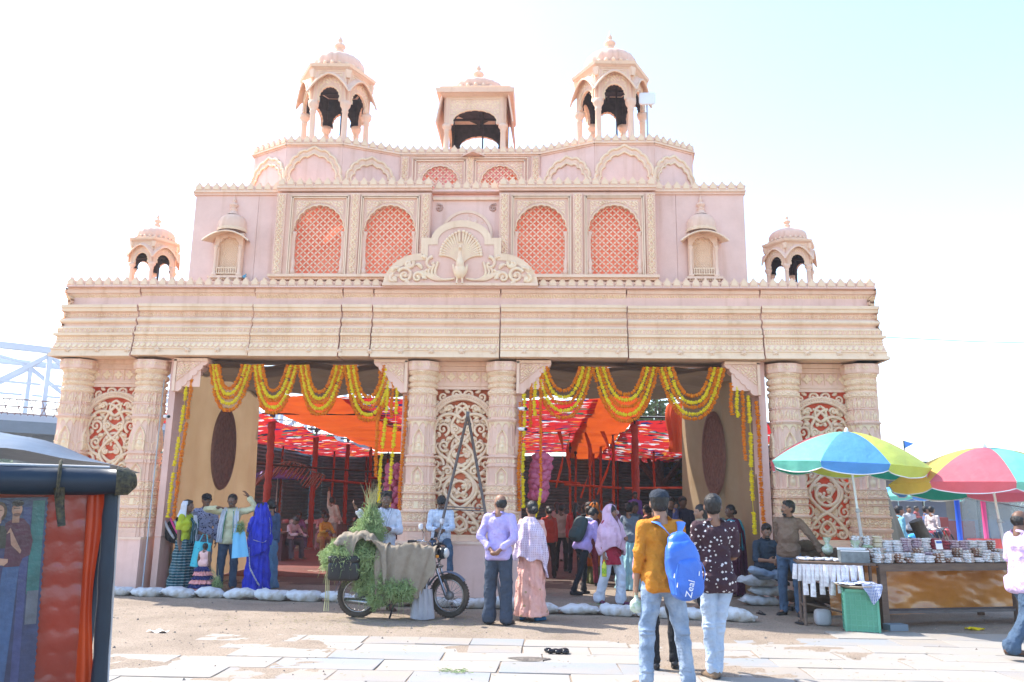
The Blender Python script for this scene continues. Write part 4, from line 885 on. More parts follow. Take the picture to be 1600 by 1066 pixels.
for s in (-1, 1):
    b.tube([(s * .045, -.10, .15), (s * .05, -.11, .02)], [.022, .014], 6)
    for q in (-.5, 0, .5): b.cap((s * .05, -.11, .02), (s * .05 + q * .05, -.16, .01), .012, .006, 6)
    b.ell((s * .10, -.05, .28), (.035, .06, .13), 10, R=ry_(s * .25))
b.build('peacock_body', m_cream, pk)
# roof slabs closing tier two (seen only from above)
b = MB(); b.box((0, .68, 7.36), (5.6, 1.1, .03)); b.box((0, 1.55, 8.47), (8.8, .9, .03)); b.build('roof_slab', m_pink, gate)
# --- cloth-lined passage: soffit and side cloths
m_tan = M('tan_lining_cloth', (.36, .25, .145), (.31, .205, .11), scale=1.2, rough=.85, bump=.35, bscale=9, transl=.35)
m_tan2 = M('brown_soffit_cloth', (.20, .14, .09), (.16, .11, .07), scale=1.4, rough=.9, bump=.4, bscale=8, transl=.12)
for x0, x1 in ((-5.3, -.95), (.98, 5.35)):
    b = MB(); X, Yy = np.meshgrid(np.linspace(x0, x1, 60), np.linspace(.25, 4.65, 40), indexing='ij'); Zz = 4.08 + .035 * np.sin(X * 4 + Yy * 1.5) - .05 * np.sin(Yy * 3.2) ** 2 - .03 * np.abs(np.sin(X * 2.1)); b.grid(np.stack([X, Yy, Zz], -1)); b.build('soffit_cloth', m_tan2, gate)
def side_cloth(xa, ya, xb, yb, name='side_cloth', z1=4.1, seed=0, amp=.03, mat=None):
    b = MB(); n = 70; t = np.linspace(0, 1, n); zz = np.linspace(.02, z1, 30); T, Z = np.meshgrid(t, zz, indexing='ij'); L = math.hypot(xb - xa, yb - ya); nx, ny = (yb - ya) / L, -(xb - xa) / L
    W = amp * (np.sin(T * L * 9 + seed + .6 * np.sin(Z)) * .5 + np.sin(T * L * 3.1 + Z * .7 + seed)) + .05 * np.exp(-((T - .42) / .02) ** 2)
    b.grid(np.stack([xa + (xb - xa) * T + nx * W, ya + (yb - ya) * T + ny * W, Z], -1)); return b.build(name, mat or m_tan, gate)
side_cloth(-5.30, .62, -5.28, 4.7, seed=1); side_cloth(5.36, .6, 4.72, 4.65, seed=4)
side_cloth(-1.0, .6, -1.0, 1.2, seed=2); side_cloth(1.02, .6, 1.02, 1.2, seed=3)
# carved medallions hung on the side cloths
m_med = M('carved_brown_medallion', (.23, .105, .075), (.17, .08, .06), scale=14, rough=.7, bump=.6, bscale=60)
for (x, y, ry, nm) in ((-5.22, 2.55, pi / 2, 0), (4.98, 2.5, -pi / 2 + .155, 1)):
    rad = np.linspace(0, 1, 40); th = np.linspace(0, 2 * pi, 90, endpoint=False); Rg, Tg = np.meshgrid(rad, th, indexing='ij')
    U = Rg * np.cos(Tg) * .62; Vv = Rg * np.sin(Tg) * .86; H = .018 * carve(U, Vv, 26) * (Rg < .86) + .03 * (Rg >= .88) + .012; H[-1] = 0
    b = MB(); b.grid(np.stack([U, -H, Vv], -1), closev=True, smooth=False); b.build('wall_medallion', m_med, gate, (x, y, 2.62), (0, 0, ry))
# leaning tarpaulin on the outer right side
side = MB(); T, Z = np.meshgrid(np.linspace(0, 1, 30), np.linspace(0, 1, 20), indexing='ij')
side.grid(np.stack([7.42 + T * .0 + (1 - Z) * (.35 + .95 * T), .75 + T * 1.1 + .02 * np.sin(T * 14), 4.15 * Z], -1)); side.build('side_tarpaulin', M('khaki_tarpaulin', (.24, .19, .13), (.19, .15, .1), scale=2, rough=.85, bump=.3, bscale=14), gate)
b = MB(); b.box((-7.45, .9, 2.5), (.05, 1.1, 3.2)); b.build('end_wall', m_pink, gate); b = MB(); b.box((7.42, .78, 2.5), (.05, .9, 3.2)); b.build('end_wall', m_pink, gate)
b = MB(); b.tube([(-5.42, .06, 0.02), (-5.40, .05, 3.7)], .012, 6, mat=0); b.build('conduit', m_grey, gate)
# ------------------------------------------------------------------ tent behind the gateway
m_redcloth = M('red_wrap_cloth', (.36, .035, .015), (.26, .025, .012), scale=5, rough=.85, bump=.5, bscale=25)
m_orcloth = M('orange_wrap_cloth', (.55, .08, .012), (.42, .05, .012), scale=5, rough=.85, bump=.5, bscale=25, transl=.2)
m_canopy = M('orange_canopy', (.66, .105, .012), (.55, .07, .01), scale=1.0, rough=.8, bump=.4, bscale=6, transl=.36)
m_ikat = M('ikat_canopy', (.72, .035, .03), (.55, .02, .03), scale=1.5, rough=.85, bump=.3, bscale=14, transl=.30)
def ikat(m):
    nt = m.node_tree; N = nt.nodes; L = nt.links; b = N['Principled BSDF']; src = b.inputs['Base Color'].links[0].from_socket
    tc = N.new('ShaderNodeTexCoord'); mp = N.new('ShaderNodeMapping'); mp.inputs['Scale'].default_value = (2.6, 5.2, 5.0); L.new(tc.outputs['Object'], mp.inputs[0])
    v = N.new('ShaderNodeTexVoronoi'); v.distance = 'MANHATTAN'; v.inputs['Scale'].default_value = 1.35; L.new(mp.outputs[0], v.inputs['Vector'])
    sp = N.new('ShaderNodeSeparateColor'); L.new(v.outputs['Color'], sp.inputs[0])
    r = N.new('ShaderNodeValToRGB'); r.color_ramp.interpolation = 'CONSTANT'; E = r.color_ramp.elements
    cs = [(0, (.70, .03, .03)), (.50, (.78, .74, .72)), (.59, (.02, .03, .16)), (.68, (.65, .02, .04)), (.74, (.04, .22, .12)), (.80, (.85, .30, .03)), (.88, (.01, .01, .02)), (.93, (.60, .03, .03))]
    E[0].position = 0; E[0].color = cs[0][1] + (1,); E[1].position = cs[1][0]; E[1].color = cs[1][1] + (1,)
    for p, c in cs[2:]: e = E.new(p); e.color = c + (1,)
    L.new(sp.outputs[0], r.inputs[0])
    # plain red bands between the patterned ones
    sx = N.new('ShaderNodeSeparateXYZ'); L.new(tc.outputs['Object'], sx.inputs[0]); nn = N.new('ShaderNodeTexNoise'); nn.inputs['Scale'].default_value = .9; L.new(tc.outputs['Object'], nn.inputs['Vector'])
    a = N.new('ShaderNodeMath'); a.operation = 'MULTIPLY'; a.inputs[1].default_value = 1.1; L.new(sx.outputs[1], a.inputs[0]); f = N.new('ShaderNodeMath'); f.operation = 'FRACT'; L.new(a.outputs[0], f.inputs[0]); g = N.new('ShaderNodeMath'); g.operation = 'LESS_THAN'; g.inputs[1].default_value = .22; L.new(f.outputs[0], g.inputs[0])
    mx = N.new('ShaderNodeMix'); mx.data_type = 'RGBA'; L.new(g.outputs[0], mx.inputs[0]); L.new(r.outputs[0], mx.inputs[6]); L.new(src, mx.inputs[7]); L.new(mx.outputs[2], b.inputs['Base Color'])
    for n in N:
        if n.type == 'BSDF_TRANSLUCENT': L.new(mx.outputs[2], n.inputs[0])
ikat(m_ikat)
def canopy(x0, x1, y0, y1, z0, z1, sag, mat, label, seed, nx=50, ny=90, ridge=0.0, bays=5):
    T, S = np.meshgrid(np.linspace(0, 1, nx), np.linspace(0, 1, ny), indexing='ij'); X = x0 + (x1 - x0) * T; Y = y0 + (y1 - y0) * S
    Z = z0 + (z1 - z0) * S - sag * np.sin(pi * fr(S * bays + .001)) * (.5 + .5 * np.sin(pi * T)) - ridge * np.sin(pi * T) + .05 * gnoise(X, Y, 1.6, seed) + .02 * gnoise(X, Y, 6, seed + 1)
    b = MB(); b.grid(np.stack([X, Y, Z], -1)); return tag(b.build('tent_canopy', mat), label, 'canopy', 'cloth canopies of the tent')
canopy(-6.1, -3.1, 18.8, 38, 4.05, 3.85, .12, m_canopy, 'orange cloth canopy strip hanging over the left aisle', 3)
canopy(2.6, 4.1, 18.8, 38, 4.08, 3.7, .22, m_canopy, 'orange cloth canopy strip sagging over the right aisle', 5)
canopy(-3.4, 2.8, 18.7, 38, 4.0, 3.95, .22, m_ikat, 'patterned red, white and navy canopy between the two orange strips', 7)
canopy(-9.5, -6.0, 21.0, 38, 3.85, 3.8, .3, m_ikat, 'patterned red canopy left of the orange left strip, behind the tan side cloth', 9)
canopy(4.0, 9.5, 22.2, 38, 3.85, 3.7, .30, m_ikat, 'patterned red canopy at the right, beyond the red-wrapped pole', 11)
# gathered orange bunch hanging by the right cloth
b = MB(); T = np.linspace(0, 1, 26); th = np.linspace(0, 2 * pi, 40, endpoint=False)
G = np.stack([np.stack([(.22 + .10 * sin(5 * t) * (1 - t)) * (1 + .22 * np.cos(9 * th + 3 * t)) * np.cos(th), (.16) * (1 + .22 * np.sin(7 * th)) * np.sin(th), np.full(40, -1.25 * t)], -1) for t in T]); b.grid(G, closev=True, flip=True)
tag(b.build('cloth_bundle', m_canopy, loc=(5.0, 20.6, 4.15)), 'gathered bundle of orange cloth hanging beside the right tan side cloth', 'cloth')
# wrapped poles
def pole(x, y, z, r, mat, label, group, wrapped=True, cat='pole'):
    t = thing('tent_pole', label, cat, (x, y, 0), 0, group)
    zz = np.linspace(0, z - (.25 if wrapped else 0), 40); w = r * (1 + .12 * np.sin(zz * 23 + x * 5) + .08 * np.sin(zz * 51 + y)) if wrapped else np.full(40, r)
    b = MB(); b.tube(np.stack([.01 * np.sin(zz * 2 + y), .01 * np.cos(zz * 2), zz], -1), w, 10); b.build('cloth_wrap' if wrapped else 'pipe', mat, t)
    if wrapped:
        b = MB(); b.tube([(0, 0, 0), (0, 0, z + .12)], .03, 8); b.build('pipe', m_steel, t); b = MB(); b.box((0, 0, z - .1), (.12, .12, .1)); b.build('clamp', m_steel, t)
    return t
LP = [(-6.15, 22.0), (-6.3, 27.0), (-6.2, 31.2), (-6.0, 34.6)]
nn_ = ['nearest', 'second', 'third', 'farthest']
for i, (x, y) in enumerate(LP): pole(x, y, 4.0, .105 - .012 * i, m_redcloth, f'{nn_[i]} red cloth-wrapped pole of the left aisle', 'red wrapped poles of the left aisle')
RP = [(4.05, 22.0), (3.9, 27.0), (3.8, 31.2), (3.75, 34.6)]
for i, (x, y) in enumerate(RP): pole(x, y, 4.0, .095 if i == 0 else .05, m_redcloth if i == 0 else m_orcloth, f'{nn_[i]} {"red" if i == 0 else "orange"} cloth-wrapped pole of the right aisle', 'wrapped poles of the right aisle')
for i, (x, y, m) in enumerate([(-8.4, 30, m_orcloth), (-7.2, 33, m_orcloth), (-4.6, 36, m_orcloth), (-5.6, 36.5, m_orcloth), (2.55, 30, m_orcloth), (2.9, 33, m_orcloth), (3.2, 28.5, m_orcloth), (4.9, 30, m_orcloth), (5.7, 30, m_orcloth)]):
    pole(x, y, 3.7, .045, m, ['thin orange pole farthest left, near the grey sheet wall', 'thin orange pole behind the bundled red strips', 'thin orange pole in front of the grey sheet wall, left aisle', 'thin orange pole just left of another by the grey sheet wall', 'slim orange pole behind the man in grey shirt', 'slim orange pole deep in the right aisle beside the rail', 'slim orange pole nearest the orange-veiled woman', 'slim orange pole right of the thick red pole', 'slim orange pole nearest the right side cloth'][i], 'slim orange poles of the tent')
# orange ribbons hanging on the right
for i, (x, y, L, dx) in enumerate([(2.0, 24.2, 1.7, .12), (2.35, 24.6, 1.5, -.08), (2.8, 24.3, 2.0, .18), (3.3, 24.0, 1.9, .22)]):
    T = np.linspace(0, 1, 30); W = np.linspace(-1, 1, 6); Tg, Wg = np.meshgrid(T, W, indexing='ij'); wd = .065 * (1 - .5 * Tg)
    b = MB(); b.grid(np.stack([Wg * wd * np.cos(Tg * 4 + i) + dx * np.sin(Tg * 4), Wg * wd * np.sin(Tg * 4 + i), -L * Tg], -1)); tag(b.build('cloth_ribbon', m_orcloth, loc=(x, y, 3.72)), f'{["leftmost", "second from left", "third from left", "rightmost"][i]} twisted orange ribbon hanging in the right aisle', 'ribbon', 'orange ribbons in the right aisle')
# scaffold pipes and rails
def pipe(a, c, label, r=.03, mat=None, group='dark scaffold pipes of the tent', cat='pipe', name='scaffold_pipe'):
    b = MB(); a = np.array(a, float); c = np.array(c, float); b.tube([(0, 0, 0), tuple(c - a)], r, 8); return tag(b.build(name, mat or m_steel, loc=tuple(a)), label, cat, group)
for i, (x, y) in enumerate(LP): pipe((x - .3, y, 3.96), (-1.2, y + .05, 3.96), f'{nn_[i]} dark cross pipe under the canopy of the left aisle')
for i, (x, y) in enumerate(RP): pipe((-.9, y + .1, 3.96), (x + .25 + (1.3 if i == 0 else 0), y + .1, 3.96), f'{nn_[i]} dark cross pipe under the canopy of the right aisle')
pipe((-6.6, 22.0, 2.55), (-3.9, 29, 2.55), 'slanting dark rail behind the hanging red strips')
for i, (a, c) in enumerate([((-6.2, 27, 2.25), (-6.0, 34.5, 2.25)), ((-5.9, 33.9, 2.5), (-1.0, 34.2, 2.5))]): pipe(a, c, ['red rail running back along the left aisle', 'red rail across the back of the left aisle'][i], .05, m_redcloth, 'cloth-wrapped rails of the tent', 'rail', 'wrapped_rail')
for i, (a, c) in enumerate([((2.2, 25.5, 2.15), (4.0, 25.4, 2.05)), ((4.1, 25.4, 2.05), (7.0, 25.2, 2.1)), ((1.5, 29, 2.35), (2.7, 26, 2.2))]): pipe(a, c, ['orange rail from the ribbons to the thick red pole', 'orange rail right of the thick red pole', 'short orange rail slanting back behind the candyfloss'][i], .04, m_orcloth, 'cloth-wrapped rails of the tent', 'rail', 'wrapped_rail')
# back wall of corrugated sheets, one object per sheet
m_sheet = M('corrugated_grey_sheet', (.07, .14, .165), (.13, .22, .25), scale=2.5, rough=.55, bump=.2, bscale=30, metal=.3)
wall = thing('sheet_wall', 'grey corrugated sheet wall closing the back of the tent', 'wall', (0, 38, 0))
xs = np.linspace(0, 2.0, 3); zs = np.linspace(0, 3.7, 150); X, Z = np.meshgrid(xs, zs, indexing='ij')
b = MB(); b.grid(np.stack([X, .03 * np.sin(Z * 2 * pi / .15), Z], -1), flip=True); sme = b.mesh('corrugated_sheet'); sme.materials.append(m_sheet)
for i in range(15): link('corrugated_sheet', sme, None, wall, (-15 + i * 1.98, rnd.uniform(-.04, .04), rnd.uniform(-.03, .1)), (rnd.uniform(-.01, .01), 0, 0))
for i in range(8):
    b = MB(); b.tube([(-14.9 + i * 4, -.1, 0), (-14.9 + i * 4, -.1, 3.8)], .05, 6); b.build('wall_post', m_redcloth, wall)
for sx, lab in ((-9.6, 'left'), (9.6, 'right')):
    w2 = thing('sheet_wall', f'grey corrugated sheet wall along the {lab} side of the tent', 'wall', (sx, 24 if sx < 0 else 26, 0), pi / 2)
    for i in range(7 if sx < 0 else 6): link('corrugated_sheet', sme, None, w2, (i * 1.98, rnd.uniform(-.04, .04), 0))
# carpet
m_carpet = M('red_carpet', (.15, .04, .028), (.10, .035, .026), scale=1.2, rough=.95, bump=.4, bscale=90)
X, Y = np.meshgrid(np.linspace(-6.0, -2.9, 30), np.linspace(16.8, 37, 90), indexing='ij'); b = MB(); b.grid(np.stack([X + .04 * np.sin(Y * 3), Y, .012 + .006 * gnoise(X, Y, 3, 2)], -1)); tag(b.build('carpet', m_carpet), 'worn red carpet running down the left aisle', 'carpet')
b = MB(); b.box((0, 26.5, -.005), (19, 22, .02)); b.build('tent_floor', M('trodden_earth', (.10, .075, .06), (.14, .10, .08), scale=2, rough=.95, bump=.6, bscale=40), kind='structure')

# ------------------------------------------------------------------ marigold garlands
m_mo = M('marigold_orange', (.98, .36, .005), (.80, .15, .003), scale=22, rough=.8, bump=.6, bscale=150, transl=.3)
m_my = M('marigold_yellow', (1.0, .86, .03), (.95, .68, .01), scale=22, rough=.8, bump=.6, bscale=150, transl=.3)
def blossom():
    b = MB(); th = np.linspace(0, 2 * pi, 10, endpoint=False); G = []
    for k, (r, h) in enumerate(((.2, -.42), (.9, -.3), (1.0, 0), (.8, .32), (.2, .42))): G.append(np.stack([r * (1 + .18 * np.cos(5 * th + k * 1.3)) * np.cos(th), r * (1 + .18 * np.cos(5 * th + k * 1.3)) * np.sin(th), np.full(10, h)], -1))
    return np.array(G)
BL = blossom()
def garland(pts, yellow, label, group, r=.030, gaps=()):
    P = np.array(pts, float); seg = np.linalg.norm(np.diff(P, axis=0), axis=1); s = np.r_[0, np.cumsum(seg)]; L = s[-1]; n = int(L / (r * .82)); o = P[0].copy()
    b = MB(); b.tube(P - o, .004, 4)
    for i in range(n):
        t = (i + .5) / n; 
        if any(a < t < c for a, c in gaps): continue
        u = t * L; p = np.array([np.interp(u, s, P[:, k]) for k in range(3)]); q = np.array([np.interp(min(L, u + .02), s, P[:, k]) for k in range(3)]) - np.array([np.interp(max(0, u - .02), s, P[:, k]) for k in range(3)])
        q /= np.linalg.norm(q) + 1e-9; x = np.cross(q, [0, 1, 0]); x /= np.linalg.norm(x) + 1e-9; y = np.cross(q, x); R = np.stack([x, y, q], 1) @ rz(rnd.uniform(0, 6)); rr = r * rnd.uniform(.78, 1.2)
        b.grid((BL * np.array([rr, rr, rr])) @ R.T + (p - o) + np.array([rnd.uniform(-.008, .008), rnd.uniform(-.006, .006), rnd.uniform(-.004, .004)]), 0, closev=True, flip=True)
    return tag(b.build('marigold_garland', m_my if yellow else m_mo, loc=tuple(o)), label, 'garland', group)
def festoon(x0, x1, y, drops, colors, where, gapz=None, zt=4.0):
    n = len(drops)
    for i, (d, c) in enumerate(zip(drops, colors)):
        w = (x1 - x0); ins = .005 + (w * .052) * i + rnd.uniform(-.012, .012); a, e = x0 + ins, x1 - ins; cx = (a + e) / 2; t = np.linspace(-1, 1, 34)
        zz = -(d) * (1 - np.abs(t) ** 2.3) ; P = [(cx + (e - a) / 2 * np.sign(u) * abs(u) ** .9, y - .012 * i, zt - .0 * i + z) for u, z in zip(t, zz)]
        g = ()
        if rnd.random() < .35: k = rnd.choice([.12, .8, .2]); g = ((k, k + .035),)
        garland(P, c, f'{["outermost", "second", "third", "fourth", "innermost"][i]} {"yellow" if c else "orange"} swag of the {where} marigold festoon', f'swags of the {where} festoon', .034, g)
FY = D + .16
# order: deepest first; colours from the photograph
dp = [1.03, .86, .66, .60, .42][::1]
LX = [-4.62, -3.83, -2.99, -2.13, -1.20]
RX = [1.30, 2.36, 3.52, 4.72]
wl_ = ['first left-opening', 'second left-opening', 'third left-opening', 'fourth left-opening']
wr_ = ['first right-opening', 'second right-opening', 'third right-opening']
dl = [(.84, .72, .62, .55, .45), (.88, .78, .66, .60, .48), (.90, .80, .69, .62, .50), (1.0, .90, .78, .70, .58)]
for i in range(4): festoon(LX[i], LX[i + 1], FY, dl[i], [0, 1, 0, 1, 0], wl_[i])
dr = [(.92, .80, .67, .56, .44), (.97, .86, .72, .60, .50), (.92, .84, .72, .64, .52)]
for i in range(3): festoon(RX[i], RX[i + 1], FY, dr[i], [0, 1, 0, 1, 0], wr_[i])
def drop(x, z0, z1, yel, label, group, gaps=(), y=FY - .02, lean=0.0, sway=.01):
    t = np.linspace(0, 1, 20); garland([(x + lean * u + sway * sin(u * 7), y, z0 + (z1 - z0) * u) for u in t], yel, label, group, .033, gaps)
gl = 'hanging strings on the left of the left opening'; 
drop(-5.02, 3.6, 1.25, 1, 'yellow marigold string hanging beside the left jamb', gl, ((.12, .15), (.36, .40), (.62, .66)), lean=-.12)
drop(-4.93, 3.75, 1.2, 0, 'long orange marigold string next to the left yellow string', gl, ((.3, .32),), lean=-.10)
gm = 'hanging strings left of the central pillars'
drop(-1.48, 3.95, 2.0, 0, 'orange string at the left of the hanging strings by the central pillar', gm)
drop(-1.33, 3.65, 1.55, 1, 'yellow string hanging second beside the central pillar, with gaps', gm, ((.25, .29), (.55, .58)), lean=-.08)
drop(-1.24, 3.75, 3.05, 0, 'short orange string between yellow ones by the central pillar', gm)
drop(-1.16, 3.6, 1.2, 1, 'thin broken yellow string before the pink candyfloss', gm, ((.2, .27), (.45, .48), (.72, .76)), lean=-.06)
drop(-.99, 3.45, 1.25, 0, 'orange string hugging the left central pillar', gm, lean=-.05)
gr_ = 'hanging strings right of the central pillars'
drop(1.06, 3.35, 1.45, 0, 'orange string hugging the right central pillar', gr_)
drop(1.13, 3.5, 1.5, 1, 'yellow string with gaps right of the central pillar', gr_, ((.38, .44), (.70, .73)))
drop(1.25, 3.75, 2.9, 0, 'short orange string under the carved bracket', gr_)
drop(1.32, 3.82, 3.1, 1, 'short yellow string under the carved bracket', gr_)
t = np.linspace(0, 1, 24); garland([(1.42 + .02 * u, FY - .03, 3.9 - 2.05 * u) for u in t], 0, 'long orange string ending over the woman in the shawl', gr_, .028)
garland([(1.44 - .02 * u - .16 * u ** 2, FY - .05, 1.84 - .62 * u - .02 * sin(u * 3)) for u in t], 1, 'curved yellow string end behind the woman in the shawl', gr_, .030)
gq = 'hanging strings on the right of the right opening'
drop(4.80, 3.72, 3.15, 0, 'shortest orange string beside the right bracket', gq)
drop(4.90, 3.66, 3.1, 1, 'short yellow string beside the right bracket', gq)
drop(5.0, 3.6, 2.35, 0, 'mid-length orange string on the tan side cloth', gq)
drop(5.10, 3.5, 1.10, 1, 'long broken yellow string over the seated man', gq, ((.20, .27), (.52, .54), (.76, .84)), lean=.0)
drop(5.24, 3.4, 1.0, 0, 'long orange string nearest the right pillar', gq, ((.55, .56), (.9, .93)), lean=.03)
# candyfloss bundles on sticks
m_floss = M('pink_plastic_bag', (.85, .16, .34), (.9, .32, .48), scale=14, rough=.25, bump=.5, bscale=30, transl=.45, spec=.6)
def floss(loc, w, h, label, seed):
    t = thing('candyfloss_bundle', label, 'candyfloss', loc, 0, 'bundles of pink candyfloss bags'); r = np.random.RandomState(seed)
    rows = 9; base = MB(); base.ell((0, 0, 0), (1, .8, 1), 10); V0 = np.concatenate(base.V); V0 = V0 * (1 + .12 * np.sin(V0[:, :1] * 9 + V0[:, 2:] * 7)); 
    bm_ = MB(); bm_.add(V0, [f for f, _, _ in base.F]); me = bm_.mesh('candyfloss_bag'); me.materials.append(m_floss)
    for k in range(rows):
        z = h * (k / (rows - 1) - .5)
        for q in range(6):
            a = q * pi / 3 + k * .5; rr = w * .33 * (1 - .25 * abs(z / h)); o = link('candyfloss_bag', me, None, t, (rr * cos(a), rr * sin(a) * .8, z + r.uniform(-.02, .02)), (r.uniform(-.6, .6), r.uniform(-.6, .6), r.uniform(0, 6))); s = r.uniform(.075, .095); o.scale = (s * 1.2, s, s * .85)
    b = MB(); b.tube([(0, 0, -h / 2 - .9), (0, 0, h / 2 + .05)], .012, 6); b.build('stick', M('bamboo', (.30, .2, .1), rough=.7), t)
    t.rotation_euler = (0, .12 if seed == 1 else 0, 0)
floss((1.42, 14.55, 2.05), .40, .72, 'pink candyfloss bundle hanging in front of the dark right aisle', 1)
floss((-1.36, 15.3, 1.80), .50, .85, 'pink candyfloss bundle half hidden behind the yellow strings at left', 2)
# security cameras, roof antenna, power wire
def cctv(loc, rot, label):
    t = thing('security_camera', label, 'camera', loc, rot, 'white security cameras'); b = MB(); b.tube([(0, .05, 0), (0, -.08, -.01)], .032, 10); b.build('housing', m_white, t); b = MB(); b.tube([(0, -.08, -.01), (0, -.11, -.012)], .026, 10); b.build('lens', m_black, t); b = MB(); b.tube([(0, .05, 0), (0, .09, .02)], .012, 6); b.build('mount', m_white, t)
cctv((-5.24, 13.78, 3.02), .9, 'white bullet camera on the left jamb'); cctv((1.10, 13.85, 3.22), .9, 'upper white bullet camera right of the central pillar'); cctv((1.10, 13.85, 2.86), .9, 'lower white bullet camera right of the central pillar')
t = thing('wifi_antenna', 'pale flat antenna panel on a pole beside the right top kiosk', 'antenna', (3.55, 14.75, 8.52)); b = MB(); b.tube([(0, 0, 0), (0, 0, 1.25)], .018, 6); b.build('pole', m_grey, t)
b = MB(); b.ell((0, -.05, 1.1), (.17, .03, .13), 16, p=6); b.build('panel', m_white, t)
b = MB(); b.tube([(7.5, 14.2, 4.62), (9.5, 14.6, 4.62), (12, 15.2, 4.70), (16, 16, 4.95)], .006, 5); tag(b.build('power_wire', m_steel), 'thin wire running from the gateway to the right', 'wire')
b = MB(); b.ell((0, 0, 0), (.035, .04, .03), 10, p=3); b.tube([(0, 0, .02), (0.03, 0, .06)], [.015, .01], 6); tag(b.build('blue_bag', M('blue_bag', (.10, .35, .50), rough=.4), loc=(-4.12, 14.0, 5.66)), 'small blue plastic bag on the ledge of the left niche', 'bag')
# ------------------------------------------------------------------ people
def nz(v): v = np.array(v, float); return v / (np.linalg.norm(v) + 1e-9)
m_skin = M('skin_brown', (.27, .14, .085), (.23, .11, .065), scale=9, rough=.55, bump=.1, bscale=120)
m_skin2 = M('skin_dark', (.165, .085, .054), (.14, .07, .042), scale=9, rough=.5, bump=.1, bscale=120)
m_skin3 = M('skin_light', (.34, .185, .12), (.28, .15, .09), scale=9, rough=.55, bump=.1, bscale=120)
m_hair = M('black_hair', (.008, .007, .007), (.02, .016, .014), scale=30, rough=.4, bump=.8, bscale=160, mscale=(1, 1, .2))
m_eyew = M('eye_white', (.26, .24, .22), rough=.3, bump=0); m_eyed = M('eye_dark', (.01, .006, .005), rough=.2, bump=0); m_lip = M('lips', (.22, .07, .055), rough=.5, bump=0)
def fab(name, c, c2=None, rough=.85, var=.18, scale=6, transl=0.06, **k): return M(name, c, c2, var=var, scale=scale, rough=rough, bump=.85, bscale=13, bdist=.05, transl=transl, **k)
TX = bpy.data.textures.new('wrinkle', 'MUSGRAVE'); TX.musgrave_type = 'RIDGED_MULTIFRACTAL'; TX.noise_scale = .16; TX.octaves = 2.5; TX.lacunarity = 2.1; TX.noise_intensity = .5
TX2 = bpy.data.textures.new('strand', 'CLOUDS'); TX2.noise_scale = .025
def finish(o, vox, smooth=2, disp=0.0, tex=None):
    m = o.modifiers.new('r', 'REMESH'); m.mode = 'VOXEL'; m.voxel_size = vox; m.use_smooth_shade = True
    s = o.modifiers.new('s', 'SMOOTH'); s.factor = .5; s.iterations = smooth
    if disp:
        d = o.modifiers.new('d', 'DISPLACE'); d.texture = tex or TX; d.strength = disp; d.mid_level = .35; d.texture_coords = 'LOCAL'
    return o
PEOPLE = []
